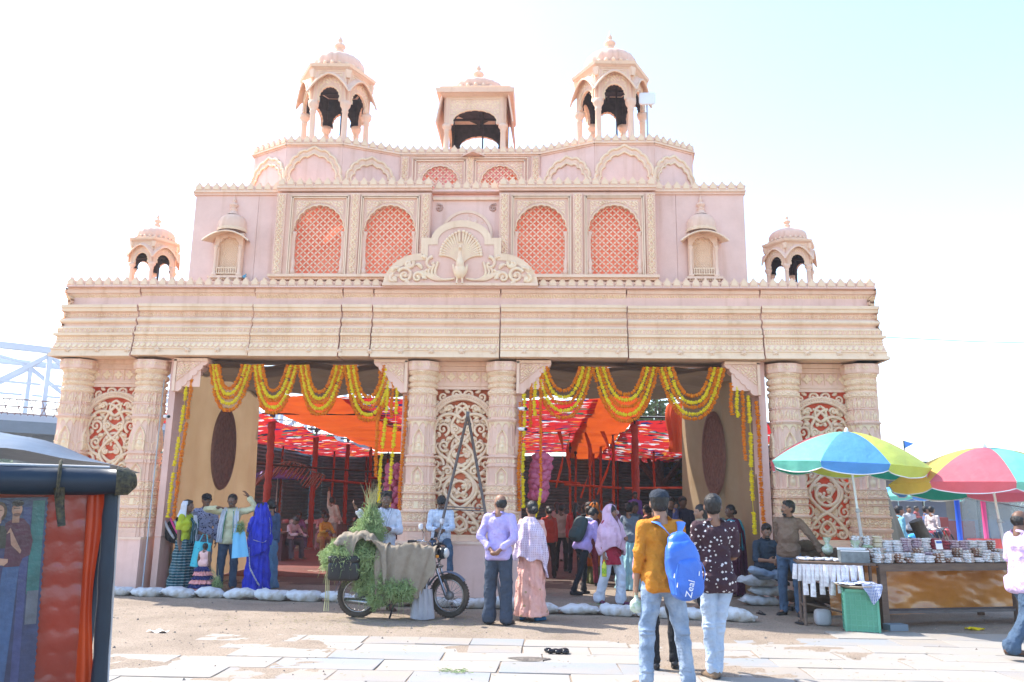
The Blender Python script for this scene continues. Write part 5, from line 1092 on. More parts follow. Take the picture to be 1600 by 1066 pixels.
def person(label, loc, rot, H=1.65, skin=None, shirt=None, sleeve=1.0, hem=-.02, loose=1.0, pants=None, pl=1.0, flare=0.0, shoes=None, hair='short', fem=False, lean=0.0, side=0.0, twist=0.0, head=(0, 0, 0), armL=None, armR=None,
           legL=None, legR=None, hipz=None, vox=.012, curl=.5, group=None, girth=1.0, beard=0, seat=False, footL=None, footR=None, stout=0.0, z=0.0):
    skin = skin or m_skin; p = thing('person', label, 'person', (loc[0], loc[1], z), radians(rot), group)
    h = H; sw = (.100 if not fem else .088) * h * (1 + .3 * (girth - 1)); hw = .052 * h
    legL = legL or ((.06, 0, -1), (.02, .03, -1)); legR = legR or ((-.06, 0, -1), (-.02, .03, -1))
    UL, SL = .235 * h, .245 * h
    def chain(a, dirs, l1, l2): a = np.array(a, float); b = a + nz(dirs[0]) * l1; return a, b, b + nz(dirs[1]) * l2
    H0 = np.zeros(3)
    LL = chain(H0 + (hw, 0, -.01 * h), legL, UL, SL); RL = chain(H0 + (-hw, 0, -.01 * h), legR, UL, SL)
    if hipz is None: hipz = -min(LL[2][2], RL[2][2]) + .045 * h
    hip = np.array([0, 0, hipz]); LL = [q + hip for q in LL]; RL = [q + hip for q in RL]
    Rt = rz(twist) @ ry_(side) @ rx_(lean)
    up = lambda x, y, zz: hip + Rt @ np.array([x * h, y * h, zz * h])
    shL, shR = up(sw / h, 0, .285), up(-sw / h, 0, .285)
    armL = armL or ((.16, .04, -1), (.05, -.15, -1)); armR = armR or ((-.16, .04, -1), (-.05, -.15, -1))
    AL = chain(shL, armL, .165 * h, .145 * h); AR = chain(shR, armR, .165 * h, .145 * h)
    hc = up(0, -.012, .405); Rh = Rt @ rz(head[0]) @ rx_(head[1]) @ ry_(head[2])
    hd = lambda x, y, zz: hc + Rh @ (np.array([x, y, zz]) * h)
    # --- body
    b = MB(); gi = girth
    b.ell(hd(0, .008, .012), (.046 * h, .056 * h, .056 * h), 18, Rh); b.ell(hd(0, -.010, -.020), (.038 * h, .045 * h, .046 * h), 16, Rh); b.ell(hd(0, -.028, -.050), (.022 * h, .020 * h, .018 * h), 10, Rh)
    b.cap(hd(0, -.052, .006), hd(0, -.064, -.015), .005 * h, .0095 * h, 8); b.ell(hd(0, -.055, -.020), (.013 * h, .008 * h, .006 * h), 8, Rh); b.ell(hd(0, -.045, .016), (.034 * h, .012 * h, .007 * h), 10, Rh); b.ell(hd(0, -.050, -.036), (.015 * h, .009 * h, .007 * h), 8, Rh)
    for s in (-1, 1): b.ell(hd(s * .047, .006, -.004), (.007 * h, .014 * h, .021 * h), 8, Rh); b.ell(hd(s * .025, -.040, -.012), (.014 * h, .012 * h, .013 * h), 8, Rh)
    b.cap(up(0, .012, .30), hd(0, .012, -.03), .038 * h * gi ** .5, .032 * h, 12)
    b.ell(up(0, 0, .24), (.080 * h * gi, .050 * h * gi, .080 * h), 14, Rt); b.ell(up(0, 0, .12), (.070 * h * gi, .046 * h * gi, .10 * h), 14, Rt); b.ell(up(0, 0, 0), (.074 * h * gi, .050 * h * gi, .06 * h), 14, Rt); b.cap(shL, shR, .028 * h, .028 * h)
    if fem:
        for s in (-1, 1): b.ell(up(s * .042, -.052, .215), (.036 * h, .034 * h, .036 * h), 10, Rt)
    for A in (AL, AR): b.cap(A[0], A[1], .030 * h * gi, .024 * h * gi); b.cap(A[1], A[2], .024 * h * gi, .0155 * h)
    for Lg in (LL, RL): b.cap(Lg[0], Lg[1], .050 * h * gi, .032 * h * gi); b.cap(Lg[1], Lg[2], .032 * h * gi, .022 * h)
    # hands with five fingers
    for A, s in ((AL, 1), (AR, -1)):
        d = nz(A[2] - A[1]); inn = np.array([-s, 0, 0.0]) if abs(d[0]) < .8 else np.array([0, 0, -1.0]); n = nz(inn - d * (inn @ d)); sd = np.cross(d, n); sd = sd if sd[1] < 0 or abs(sd[1]) < .3 else -sd
        Rm = np.stack([sd, n, d], 1); pc = A[2] + d * .028 * h; b.ell(pc, (.024 * h, .0105 * h, .034 * h), 10, Rm, p=2.4); b.cap(A[2] - d * .01 * h, pc, .015 * h, .016 * h, 8)
        for f, (o, L) in enumerate(((.018, .040), (.006, .046), (-.006, .043), (-.017, .034))):
            p0 = A[2] + d * .056 * h + sd * o * h; p1 = p0 + nz(d + n * curl * .55) * L * .5 * h; p2 = p1 + nz(d + n * curl * 2.2) * L * .5 * h; b.cap(p0 - d * .012 * h, p1, .0062 * h, .0056 * h, 6); b.cap(p1, p2, .0056 * h, .0046 * h, 6)
        t0 = A[2] + d * .020 * h + sd * .020 * h; t1 = t0 + nz(sd * .8 + d * .8 + n * .5) * .026 * h; t2 = t1 + nz(sd * .2 + d + n * .5) * .024 * h; b.cap(t0, t1, .008 * h, .0068 * h, 6); b.cap(t1, t2, .0068 * h, .0055 * h, 6)
    # bare feet (covered by shoes when worn)
    feet = []
    for Lg, s, fd in ((LL, 1, footL), (RL, -1, footR)):
        f = nz(fd if fd is not None else (s * .25, -1, -.05)); a = Lg[2]; heel = a + np.array([0, 0, -.026 * h]) - f * .02 * h; toe = a + f * .10 * h + np.array([0, 0, -.030 * h]); feet.append((a, heel, toe, f)); b.cap(a, heel, .021 * h, .018 * h, 8); b.cap(heel, toe, .018 * h, .015 * h, 8); b.cap(a, toe, .02 * h, .014 * h, 8)
    body = finish(b.build('body', skin, p), min(vox, .0115) if vox < .014 else vox, 2)
    # --- face
    if vox < .02:
        e = MB()
        for s in (-1, 1):
            e.ell(hd(s * .0175, -.0495, .003), (.0085 * h, .004 * h, .0042 * h), 8, Rh, 0); e.ell(hd(s * .0175, -.0522, .003), (.0040 * h, .0025 * h, .0038 * h), 8, Rh, 1)
            e.cap(hd(s * .009, -.0555, .0155), hd(s * .028, -.0500, .0165), .0022 * h, .0014 * h, 5, 2)
        e.cap(hd(-.012, -.0560, -.0355), hd(.012, -.0560, -.0355), .003 * h, .003 * h, 5, 3); e.build('face_features', [m_eyew, m_eyed, m_hair, m_lip], p)
        if beard:
            e = MB(); e.cap(hd(-.016, -.0555, -.0285), hd(.0, -.062, -.0265), .0035 * h, .005 * h, 6); e.cap(hd(.016, -.0555, -.0285), hd(.0, -.062, -.0265), .0035 * h, .005 * h, 6)
            if beard > 1: e.ell(hd(0, -.034, -.056), (.024 * h, .02 * h, .016 * h), 10, Rh)
            e.build('beard' if beard > 1 else 'moustache', m_hair, p)
    # --- hair
    if hair and hair != 'none':
        e = MB()
        if hair != 'bald': e.ell(hd(0, .015, .022), (.0505 * h, .0585 * h, .0545 * h), 18, Rh)
        e.ell(hd(0, .024, -.004), (.047 * h, .044 * h, .046 * h), 14, Rh)
        if hair == 'short': e.ell(hd(0, -.018, .050), (.034 * h, .03 * h, .021 * h), 10, Rh)
        if hair == 'messy':
            for k in range(9): e.ell(hd(.04 * cos(k * 2.4) * (k / 9) ** .5, -.012 + .035 * sin(k * 2.4) * (k / 9) ** .5, .058), (.02 * h, .02 * h, .02 * h), 8, Rh)
        if hair == 'bun': e.ell(hd(0, .078, -.012), (.030 * h, .026 * h, .030 * h), 12, Rh)
        if hair == 'tail': e.cap(hd(0, .055, .0), hd(0, .075, -.10), .026 * h, .024 * h); e.cap(hd(0, .075, -.10), up(0, .065, .20), .024 * h, .012 * h)
        if hair == 'long': e.cap(hd(0, .035, -.02), up(0, .060, .26), .044 * h, .046 * h, 12); e.cap(up(0, .060, .26), up(0, .062, .12), .045 * h, .026 * h, 12)
        finish(e.build('hair', m_hair, p), max(.009, vox * .8), 1, .008 * h, TX2)
    # --- shirt
    J = dict(root=p, hip=hip, up=up, hd=hd, AL=AL, AR=AR, LL=LL, RL=RL, h=h, Rt=Rt, Rh=Rh, sw=sw, feet=feet)
    def torso(b, k=1.0, hem_=hem):
        g2 = gi * k
        b.ell(up(0, 0, .235), (.090 * h * g2, .064 * h * g2, .075 * h), 18, Rt, p=2.3); b.ell(up(0, -.008 * stout - .004, .15), ((.083 + .006 * stout) * h * g2, (.060 + .02 * stout) * h * g2, .09 * h), 18, Rt, p=2.3); b.ell(up(0, -.006 * stout, .06), (.089 * h * g2, (.067 + .014 * stout) * h * g2, .08 * h), 18, Rt, p=2.4)
        b.ell(up(0, 0, hem_ + .06), (.099 * h * max(1.04, g2), .077 * h * max(1.04, g2), .065 * h), 18, Rt, p=4)
        b.cap(shL + Rt @ np.array([-.012 * h, 0, 0]), shR + Rt @ np.array([.012 * h, 0, 0]), .034 * h * k, .034 * h * k, 12); b.cap(up(-.05, .006, .296), up(.05, .006, .296), .032 * h, .032 * h, 10)
        if fem:
            for s in (-1, 1): b.ell(up(s * .042, -.054, .215), (.040 * h, .038 * h, .040 * h), 10, Rt)
    if shirt is not None:
        b = MB(); torso(b, loose)
        for A in (AL, AR):
            sl = .036 * loose
            if sleeve > .55: e2 = A[1] + (A[2] - A[1]) * min(1, (sleeve - .5) * 2 * .97); b.cap(A[0], A[1], sl * h, (.030 + .008 * (loose - 1)) * h * loose, 12); b.cap(A[1], e2, .030 * h * loose, .0235 * h * loose, 12); b.ell(e2 - nz(A[2] - A[1]) * .008 * h, (.029 * h * loose,) * 3, 8)
            elif sleeve > 0: e2 = A[0] + (A[1] - A[0]) * sleeve * 1.7; b.cap(A[0], e2, sl * h, .036 * h * loose, 12)
        finish(b.build('shirt', shirt, p), vox, 6, .015 * h)
        if not fem or sleeve > .6:
            b = MB(); a = np.linspace(-2.6, 2.6, 26); P0 = np.array([up(.043 * sin(t), .012 - .044 * cos(t) * (1 if True else 1), .316 - .012 * cos(t)) for t in a]); P1 = np.array([up(.041 * sin(t), .012 - .040 * cos(t), .338 - .006 * cos(t)) for t in a]); P2 = np.array([up(.056 * sin(t), .012 - .056 * cos(t), .314 - .018 * cos(t)) for t in a]); b.grid(np.stack([P0, P1, P2])); b.build('collar', shirt, p)
    if pants is not None:
        b = MB(); b.ell(up(0, 0, -.005), (.088 * h * gi, .064 * h * gi, .062 * h), 18, Rt, p=2.5)
        for Lg in (LL, RL):
            b.cap(Lg[0], Lg[1], .053 * h * pl * gi, (.038 + flare * .5) * h * pl, 14); b.cap(Lg[1], Lg[2] + (Lg[1] - Lg[2]) * .04, (.038 + flare * .5) * h * pl, (.031 + flare) * h * pl, 14); e2 = Lg[2] + (Lg[1] - Lg[2]) * .05; b.ell(e2, ((.036 + flare) * h * pl,) * 3, 10, p=3)
            for kk in (.06, .13, .21): e3 = Lg[2] + (Lg[1] - Lg[2]) * kk; b.ell(e3, ((.038 + flare) * h * pl, (.038 + flare) * h * pl, .007 * h), 12)
            for kk in (-.05, .03): e3 = Lg[1] + (Lg[0] - Lg[1]) * kk; b.ell(e3 + np.array([0, .01, 0]) * h, ((.040) * h * pl, (.041) * h * pl, .012 * h), 12)
        finish(b.build('trousers', pants, p), vox, 3, .013 * h)
    if shoes is not None:
        for a, heel, toe, f in feet:
            b = MB(); b.cap(heel + np.array([0, 0, .004 * h]), toe, .024 * h, .021 * h, 10); b.cap(a + np.array([0, 0, -.01 * h]), toe - f * .02 * h, .025 * h, .018 * h, 10); lo = min(heel[2], toe[2]) - .02 * h
            finish(b.build('shoe', shoes, p), max(.009, vox * .8), 2)
            s_ = MB(); c = (heel + toe) / 2; L = np.linalg.norm(toe - heel); Rs = np.stack([np.cross(f, [0, 0, 1]), f, np.cross(np.cross(f, [0, 0, 1]), f)], 1); s_.ell(c + np.array([0, 0, -.014 * h]), (.025 * h, L / 2 + .02 * h, .008 * h), 12, Rs, p=3); s_.build('sole', m_black, p)
    PEOPLE.append(J); return J
def drape(J, name, mat, rings, gap=None, folds=(12, .012), nth=90, seed=0, skew=None, noise=.006, rotz_=0.0, center=None, bend=True, cut=None):
    """cloth wrapped round the body. rings: (z, rx, ry[, cx, cy[, gap half-angle]]) in body heights, angle 0 is the front"""
    h = J['h']; R = np.array([list(r) + [0] * (6 - len(r)) for r in rings], float); n = 44; t0 = np.linspace(0, 1, len(R)); t = np.linspace(0, 1, n); Q = np.stack([np.interp(t, t0, R[:, k]) for k in range(6)], 1)
    # soften corners of the profile
    for _ in range(2): Q[1:-1] = .25 * Q[:-2] + .5 * Q[1:-1] + .25 * Q[2:]
    u = np.linspace(0, 1, nth); z, rx, ry, cx, cy, gp = [Q[:, k][:, None] for k in range(6)]
    th = gp + u[None] * (2 * pi - 2 * gp) + rotz_; grow = np.linspace(0, 1, n)[:, None]
    f = folds[1] * (.15 + grow) * (np.sin(folds[0] * th + seed + 1.5 * np.sin(3 * grow + seed)) + .5 * np.sin(folds[0] * 1.7 * th + 2 * seed + 2 * grow))
    f = f + noise * np.sin(7 * z * 6 + 3 * th + seed) + noise * np.sin(21 * z + 5 * th)
    X = cx + (rx + f) * np.sin(th); Y = cy - (ry + f) * np.cos(th); Z = z + 0 * X
    if skew is not None: Z = Z + skew(th, grow)
    P = np.stack([X, Y, Z], -1) * h
    if bend:
        hip = J['hip']; w = np.clip((P[..., 2] - hip[2]) / (.05 * h), 0, 1)[..., None]; B = (P - hip) @ J['Rt'].T + hip; P = P * (1 - w) + B * w
    b = MB(); b.grid(P, closev=bool(gap is None and np.all(R[:, 5] == 0)), flip=False)
    o = b.build(name, mat, J['root']); s = o.modifiers.new('s', 'SOLIDIFY'); s.thickness = .004; s.offset = 0
    return o
def saree_skirt(J, mat, wide=1.0, bottom=.012, k=15, seed=0, top=.60, fold=.010): return drape(J, 'skirt', mat, [(top, .078, .060), (.54, .098, .078), (.48, .104, .086), (.30, .112 * wide, .098 * wide), (.15, .122 * wide, .108 * wide), (bottom, .135 * wide, .120 * wide)], folds=(k, fold), seed=seed)
def strip(J, name, mat, pts, width, wdir=(1, 0, 0), nfold=3, amp=.01, seed=0, wide2=None):
    """a hanging or lying band of cloth along points in body heights"""
    h = J['h']; P = np.array(pts, float); m = len(P); t = np.linspace(0, m - 1, 36); C = np.stack([np.interp(t, np.arange(m), P[:, k]) for k in range(3)], 1)
    for _ in range(4): C[1:-1] = .25 * C[:-2] + .5 * C[1:-1] + .25 * C[2:]
    W = np.linspace(-.5, .5, 16); T = np.gradient(C, axis=0); T /= np.linalg.norm(T, axis=1, keepdims=True) + 1e-9; w = np.array(wdir, float); X = w - T * (T @ w)[:, None]; X /= np.linalg.norm(X, axis=1, keepdims=True) + 1e-9; N = np.cross(T, X)
    wd = np.linspace(width, wide2 or width, 36)[:, None, None]
    G = C[:, None] + X[:, None] * W[None, :, None] * wd + N[:, None] * (amp * np.sin(W * 2 * pi * nfold + seed + t[:, None] * .3))[..., None]
    b = MB(); b.grid(G * h); o = b.build(name, mat, J['root']); s = o.modifiers.new('s', 'SOLIDIFY'); s.thickness = .005; s.offset = 0; return o
def part_cap(J, mat, logo=True, brim=True):
    hd, h, Rh = J['hd'], J['h'], J['Rh']; b = MB(); t = np.linspace(0, 1, 12); th = np.linspace(0, 2 * pi, 40, endpoint=False)
    G = [[hd(.0545 * cos(pi / 2 * u) ** .7 * cos(a), .012 + .064 * cos(pi / 2 * u) ** .7 * sin(a), .030 + .045 * sin(pi / 2 * u)) for a in th] for u in t * .985]; b.grid(np.array(G), closev=True)
    b.ell(hd(0, .012, .075), (.006 * h,) * 3, 6); b.build('cap_crown', mat, J['root'])
    if brim:
        b = MB(); S, T = np.meshgrid(np.linspace(-1, 1, 16), np.linspace(0, 1, 6), indexing='ij'); P = np.array([[hd(s * .046 * (1 - .25 * u ** 2), -.036 - .05 * u * (1 - .35 * s * s), .032 - .010 * u - .010 * s * s * (1 + u)) for u in np.linspace(0, 1, 6)] for s in np.linspace(-1, 1, 16)]); b.grid(P); o = b.build('cap_brim', mat, J['root']); q = o.modifiers.new('s', 'SOLIDIFY'); q.thickness = .004
m_sole = m_black; m_shoe_b = M('black_shoe', (.02, .018, .02), rough=.45); m_shoe_br = M('tan_shoe', (.20, .13, .08), rough=.8); m_sandal = M('brown_sandal', (.10, .05, .03), rough=.6)
NV = fab('navy_trousers', (.045, .062, .095)); JN = fab('blue_jeans', (.36, .43, .53), (.15, .22, .33), scale=3.6); JN2 = fab('pale_jeans', (.50, .58, .70), (.30, .39, .52), scale=3); BK = fab('black_cloth', (.012, .013, .018)); DJ = fab('dark_jeans', (.07, .12, .19), (.04, .07, .12))

# purple-shirt man: hands clasped behind his back
J = person('balding man in lilac shirt, hands clasped behind his back', (.87, 11.02), 166, 1.69, shirt=fab('lilac_shirt', (.50, .42, .74), (.44, .36, .68)), sleeve=.93, hem=-.045, loose=1.08, pants=NV, pl=1.15, flare=.012, shoes=m_shoe_b, hair='bald', head=(.75, .12, 0), stout=.6,
           armL=((.30, .30, -1), (-.75, .42, -.62)), armR=((-.30, .30, -1), (.70, .44, -.62)), beard=1, vox=.011, curl=1.2)
# woman with mauve shawl
J = person('woman in peach saree with a mauve checked shawl, back to the camera', (1.30, 11.42), 160, 1.60, fem=True, shirt=fab('peach_blouse', (.75, .42, .36)), sleeve=.4, hem=.06, shoes=M('blue_slipper', (.02, .12, .25)), hair='bun', head=(.75, .1, 0), armL=((.12, -.25, -1), (-.1, -.7, -.5)), armR=((-.12, -.25, -1), (.1, -.7, -.5)), vox=.011)
m_peach = fab('peach_saree', (.82, .46, .38), (.74, .38, .32)); pattern(m_peach, 'dot', (.45, .30, .16), 6.5, width=.16)
saree_skirt(J, m_peach, 1.06, .045, 11, 2, fold=.009)
m_shawl = fab('mauve_shawl', (.52, .36, .50), (.62, .48, .60), transl=.15); pattern(m_shawl, 'check', (.80, .68, .80), 42, width=.38)
drape(J, 'shawl', m_shawl, [(.875, .036, .040, 0, .01, .5), (.845, .075, .058, 0, .01, .5), (.815, .118, .078, 0, .005, .45), (.74, .138, .098, 0, 0, .35), (.62, .142, .112, 0, 0, .3), (.52, .148, .120, 0, .0, .3)], folds=(9, .009), seed=3, skew=lambda th, g: -.16 * g * np.clip(np.sin(th - 3.6), 0, 1) ** 2 + .02 * g * np.sin(5 * th))
# student
J = person('student in lilac top and black track pants with a dark backpack', (2.18, 14.55), 128, 1.58, fem=True, shirt=fab('lilac_top', (.56, .40, .78)), sleeve=1.0, hem=-.04, loose=1.1, pants=BK, pl=.95, shoes=m_shoe_b, hair='short', lean=.42, head=(0, .35, 0), armL=((.1, -.2, -1), (.05, -.25, -1)), armR=((-.1, -.05, -1), (-.05, -.35, -1)),
           legL=((.05, -.42, -1), (.02, .05, -1)), legR=((-.05, .30, -1), (0, .55, -1)), vox=.012)
h = J['h']; up = J['up']
b = MB(); b.ell(up(0, .125, .17), (.10 * h, .055 * h, .15 * h), 18, J['Rt'], p=3.2); b.ell(up(0, .175, .10), (.075 * h, .03 * h, .07 * h), 12, J['Rt'], p=3); finish(b.build('backpack', M('dark_green_backpack', (.035, .055, .055), rough=.7, bump=.4), J['root']), .012, 2, .01)
b = MB(); b.ell(up(0, .03, .33), (.06 * h, .05 * h, .022 * h), 14, J['Rt']); m_sc = fab('blue_white_scarf', (.75, .78, .85)); pattern(m_sc, 'tri', (.08, .12, .35), 24, width=.42); finish(b.build('scarf', m_sc, J['root']), .01, 1, .02)
# woman in pink veil
m_lpk = fab('pale_pink_veil', (.80, .55, .70), (.74, .48, .64), transl=.2)
J = person('woman in pale pink veil and white trousers carrying a yellow bottle', (2.59, 13.35), 42, 1.57, fem=True, shirt=fab('crimson_kurta', (.40, .02, .05)), sleeve=.8, hem=-.06, loose=1.1, pants=fab('white_trousers', (.66, .70, .80)), pl=1.25, flare=.008, shoes=M('maroon_shoe', (.10, .02, .06)), hair='none', head=(.25, .1, 0),
           legL=((.05, -.35, -1), (.02, .05, -1)), legR=((-.05, .14, -1), (0, .38, -1)), armR=((-.16, 0, -1), (-.05, -.1, -1)), armL=((.1, -.1, -1), (-.3, -.75, .1)), vox=.011)
b = MB(); hd = J['hd']; h = J['h']; b.ell(hd(0, .004, .02), (.048 * h, .056 * h, .055 * h), 14, J['Rh']); finish(b.build('hair', m_hair, J['root']), .01, 1)
drape(J, 'veil', m_lpk, [(1.012, .004, .004, 0, .0, .0), (1.0, .040, .045, 0, .0, .45), (.955, .064, .070, 0, .004, .75), (.90, .070, .074, 0, .006, .70), (.865, .085, .074, 0, .004, .4), (.82, .136, .102, 0, 0, .1), (.72, .158, .128, 0, -.005, .02), (.62, .160, .140, 0, -.01, .02), (.535, .140, .125, 0, -.01, .02)], folds=(8, .008), seed=1, skew=lambda th, g: .05 * g * np.cos(th * 2 + 1))
J['kurta'] = drape(J, 'kurta_flap', MATS['crimson_kurta'], [(.56, .096, .076), (.50, .108, .088), (.40, .118, .100)], folds=(5, .006), seed=2)
a = J['AR'][2]
bt = thing('water_bottle', 'yellow drink bottle held by the pink-veiled woman', 'bottle', tuple((Matrix.Translation(J['root'].location) @ Matrix.Rotation(J['root'].rotation_euler.z, 4, 'Z')) @ Vector(tuple(a + np.array([-.02, -.02, -.34])))))
b = MB(); b.lathe([(0, 0), (.038, 0), (.04, .02), (.037, .09), (.04, .12), (.04, .17), (.018, .215), (.014, .235), (0, .235)], 16); b.build('bottle', M('clear_yellow_bottle', (.70, .72, .06), rough=.15, bump=0, alpha=.9), bt); b = MB(); b.lathe([(0, .235), (.016, .235), (.016, .262), (0, .262)], 12); b.build('bottle_cap', m_mo, bt); b = MB(); b.lathe([(.0405, .05), (.0405, .13)], 16); m_lb = M('green_label', (.35, .55, .04), rough=.4); pattern(m_lb, 'dot', (.05, .12, .02), 45, width=.3); b.build('label', m_lb, bt)
# woman in orange saree
m_os = fab('deep_orange_saree', (.58, .17, .02), (.50, .13, .02), transl=.12)
J = person('woman wrapped from head to foot in a deep orange saree, back half turned', (2.55, 16.6), 110, 1.60, fem=True, shirt=m_os, sleeve=.9, hem=0, hair='short', vox=.014, head=(0, .15, 0), armR=((-.1, -.4, -1), (.1, -.9, -.2)))
saree_skirt(J, fab('olive_skirt', (.14, .16, .06)), 1.0, .01, 12, 1); drape(J, 'saree_drape', m_os, [(1.012, .004, .004), (.998, .042, .050, 0, .0, .5), (.955, .066, .074, 0, .008, .9), (.90, .070, .080, 0, .010, .9), (.83, .122, .090, 0, .0, .5), (.70, .142, .115, 0, .01, .4), (.50, .140, .125, 0, .015, .5), (.22, .125, .12, 0, .03, 1.0)], folds=(9, .010), seed=6)
# woman in pale blue
m_lb2 = fab('pale_blue_dress', (.36, .60, .64), (.28, .50, .55)); J = person('woman in long pale blue dress behind the pink-veiled woman', (3.15, 15.6), 150, 1.60, fem=True, shirt=fab('slate_scarf_top', (.16, .20, .25)), hem=0, hair='bun', vox=.014)
saree_skirt(J, m_lb2, 1.35, .01, 14, 3, fold=.014)
# ---- left group
m_gs = fab('teal_striped_saree', (.012, .075, .10), (.01, .06, .08)); pattern(m_gs, 'hstripe', (.42, .52, .52), 21, width=.13)
J = person('woman in teal striped saree, lime blouse and white headscarf', (-4.80, 14.0), 78, 1.55, skin=m_skin2, fem=True, shirt=fab('lime_blouse', (.48, .55, .03)), sleeve=.42, hem=.13, hair='short', head=(.1, 0, 0), armR=((-.05, .05, -1), (-.02, -.1, -1)), armL=((.1, -.3, -1), (.0, -1, -.3)), vox=.0115)
saree_skirt(J, m_gs, 1.12, .01, 13, 4, top=.575, fold=.009); drape(J, 'headscarf', fab('white_cotton', (.72, .74, .80), transl=.2), [(1.010, .004, .004), (.995, .044, .050, 0, .0, .6), (.955, .062, .070, 0, .006, 1.0), (.90, .062, .070, 0, .006, 1.0), (.86, .075, .066, 0, .006, .9), (.82, .105, .076, 0, .004, .8)], folds=(7, .005), seed=4)
m_tl = fab('teal_stole', (.01, .07, .085), transl=.1); pattern(m_tl, 'vstripe', (.25, .40, .42), 26, width=.12)
strip(J, 'stole', m_tl, [(.06, .10, .30), (.05, .11, .55), (.07, .085, .78), (.085, .0, .835), (.06, -.095, .76), (.02, -.11, .62), (.0, -.105, .52)], .15, (1, .2, 0), 3, .009); strip(J, 'headscarf_end', MATS['white_cotton'], [(.05, -.075, .84), (.055, -.098, .70), (.05, -.10, .52)], .07, (1, 0, 0), 2, .008)
m_tote = M('printed_tote_blue', (.05, .46, .55), rough=.7); pattern(m_tote, 'tri', (.02, .10, .25), 16, width=.2)
J2 = J
J = person('person in dark cap and jeans behind the woman in teal saree', (-4.78, 14.75), 20, 1.66, shirt=fab('check_scarf_shirt', (.35, .38, .55)), pants=JN, shoes=m_shoe_b, hair='short', head=(.3, .1, 0), vox=.014); part_cap(J, BK)
pattern(MATS['check_scarf_shirt'], 'tri', (.02, .02, .08), 26, width=.45)
bp = thing('backpack', 'black, white and pink backpack sticking out behind the teal-saree woman', 'bag', (-5.12, 14.35, 1.02), radians(10)); b = MB(); b.ell((0, 0, 0), (.21, .13, .22), 18, ry_(.7), p=2.6); finish(b.build('bag_body', BK, bp), .012, 2, .02)
for dx, m, w in ((.02, M('pink_trim', (.80, .06, .30), rough=.5), .030), (.075, MATS['white_cotton'], .034), (-.10, MATS['white_cotton'], .038)): b = MB(); t = np.linspace(-1, 1, 14); b.tube([(dx * .4 - .06 * u * 2 + dx * .6, -.128 + .06 * u * u, .19 * u + .02) for u in t], w, 6, flat=.6); b.build('bag_stripe', m, bp)
m_ys = fab('pale_yellow_shirt', (.66, .64, .42), (.60, .58, .36))
J = person('man in pale yellow shirt and white towel, arms raised to his head', (-4.14, 14.35), 8, 1.66, skin=m_skin2, shirt=m_ys, sleeve=.95, loose=1.1, hem=-.05, pants=DJ, pl=1.15, shoes=m_shoe_b, hair='short', armR=((-.95, -.25, .18), (.85, -.45, .10)), armL=((.95, -.15, .25), (-.55, -.2, .85)), vox=.0115, beard=1)
for s in (-1, 1): strip(J, 'towel', MATS['white_cotton'], [(s * .02, .06, .84), (s * .052, .02, .865), (s * .062, -.06, .82), (s * .075, -.088, .70), (s * .085, -.09, .50 if s < 0 else .53)], .062, (1, 0, 0), 2, .007, s); strip(J, 'towel_edge', fab('green_edge', (.05, .25, .12)), [(s * .035, -.062, .83), (s * .045, -.092, .70), (s * .052, -.094, .54)], .008, (1, 0, 0), 1, .001)
m_pkd = fab('pink_ruffle', (.82, .34, .32)); J = person('small girl in pink and navy ruffled dress, seen from behind', (-4.26, 13.62), 170, .84, skin=m_skin2, shirt=fab('pink_bodice', (.85, .52, .48)), sleeve=0.0, hem=.03, hair='short', vox=.010, girth=1.12, armL=((.3, -.2, -1), (.1, -.5, -1)))
for i in range(6): z0 = .56 - i * .078; w = .115 + i * .022; drape(J, 'ruffle', m_pkd if i % 2 else fab('navy_ruffle', (.015, .02, .12)), [(z0, w * .85, w * .75), (z0 - .05, w * 1.12, w), (z0 - .095, w * 1.3, w * 1.18)], folds=(16, .018), seed=i, noise=.012, nth=140)
m_bs = fab('royal_blue_saree', (.012, .03, .50), (.01, .02, .40), rough=.6, transl=.12)
J = person('woman in royal blue saree covering her head, back to the camera', (-3.44, 13.92), 215, 1.52, fem=True, shirt=m_bs, sleeve=.42, hem=0, hair='short', armL=((.25, -.25, -1), (-.2, -.9, -.1)), armR=((-.25, -.35, -1), (.1, -.95, -.0)), vox=.0115)
saree_skirt(J, m_bs, 1.14, .01, 12, 5, fold=.010); drape(J, 'saree_drape', m_bs, [(1.014, .004, .004), (1.0, .043, .050, 0, .0, .5), (.955, .062, .073, 0, .006, .95), (.90, .066, .080, 0, .012, .95), (.84, .095, .085, 0, .008, .8), (.74, .118, .098, 0, .01, .8), (.62, .118, .108, 0, .012, .7), (.50, .122, .115, 0, .012, .8)], folds=(9, .009), seed=8, skew=lambda th, g: -.08 * g * np.sin(th - .6))
m_lace = fab('silver_lace', (.45, .45, .50), transl=.05); pattern(m_lace, 'dot', (.02, .03, .30), 60, width=.35)
strip(J, 'lace_border', m_lace, [(-.055, .05, .985), (-.068, .03, .90), (-.085, .06, .80), (-.10, .075, .66), (-.02, .125, .56), (.10, .105, .60)], .018, (0, 1, .2), 1, .001); strip(J, 'lace_border', m_lace, [(.13, .06, .52), (.12, .11, .30), (.02, .135, .12), (-.10, .10, .03)], .018, (0, .3, 1), 1, .001)
J = person('woman with tied black hair in slate blue saree, behind the royal blue saree', (-3.56, 14.75), 230, 1.58, fem=True, shirt=fab('slate_saree', (.06, .11, .22)), hem=0, hair='bun', vox=.014, armL=((.2, -.3, -1), (0, -.9, -.2))); saree_skirt(J, fab('denim_skirt', (.10, .22, .38)), 1, .01, 10, 1)
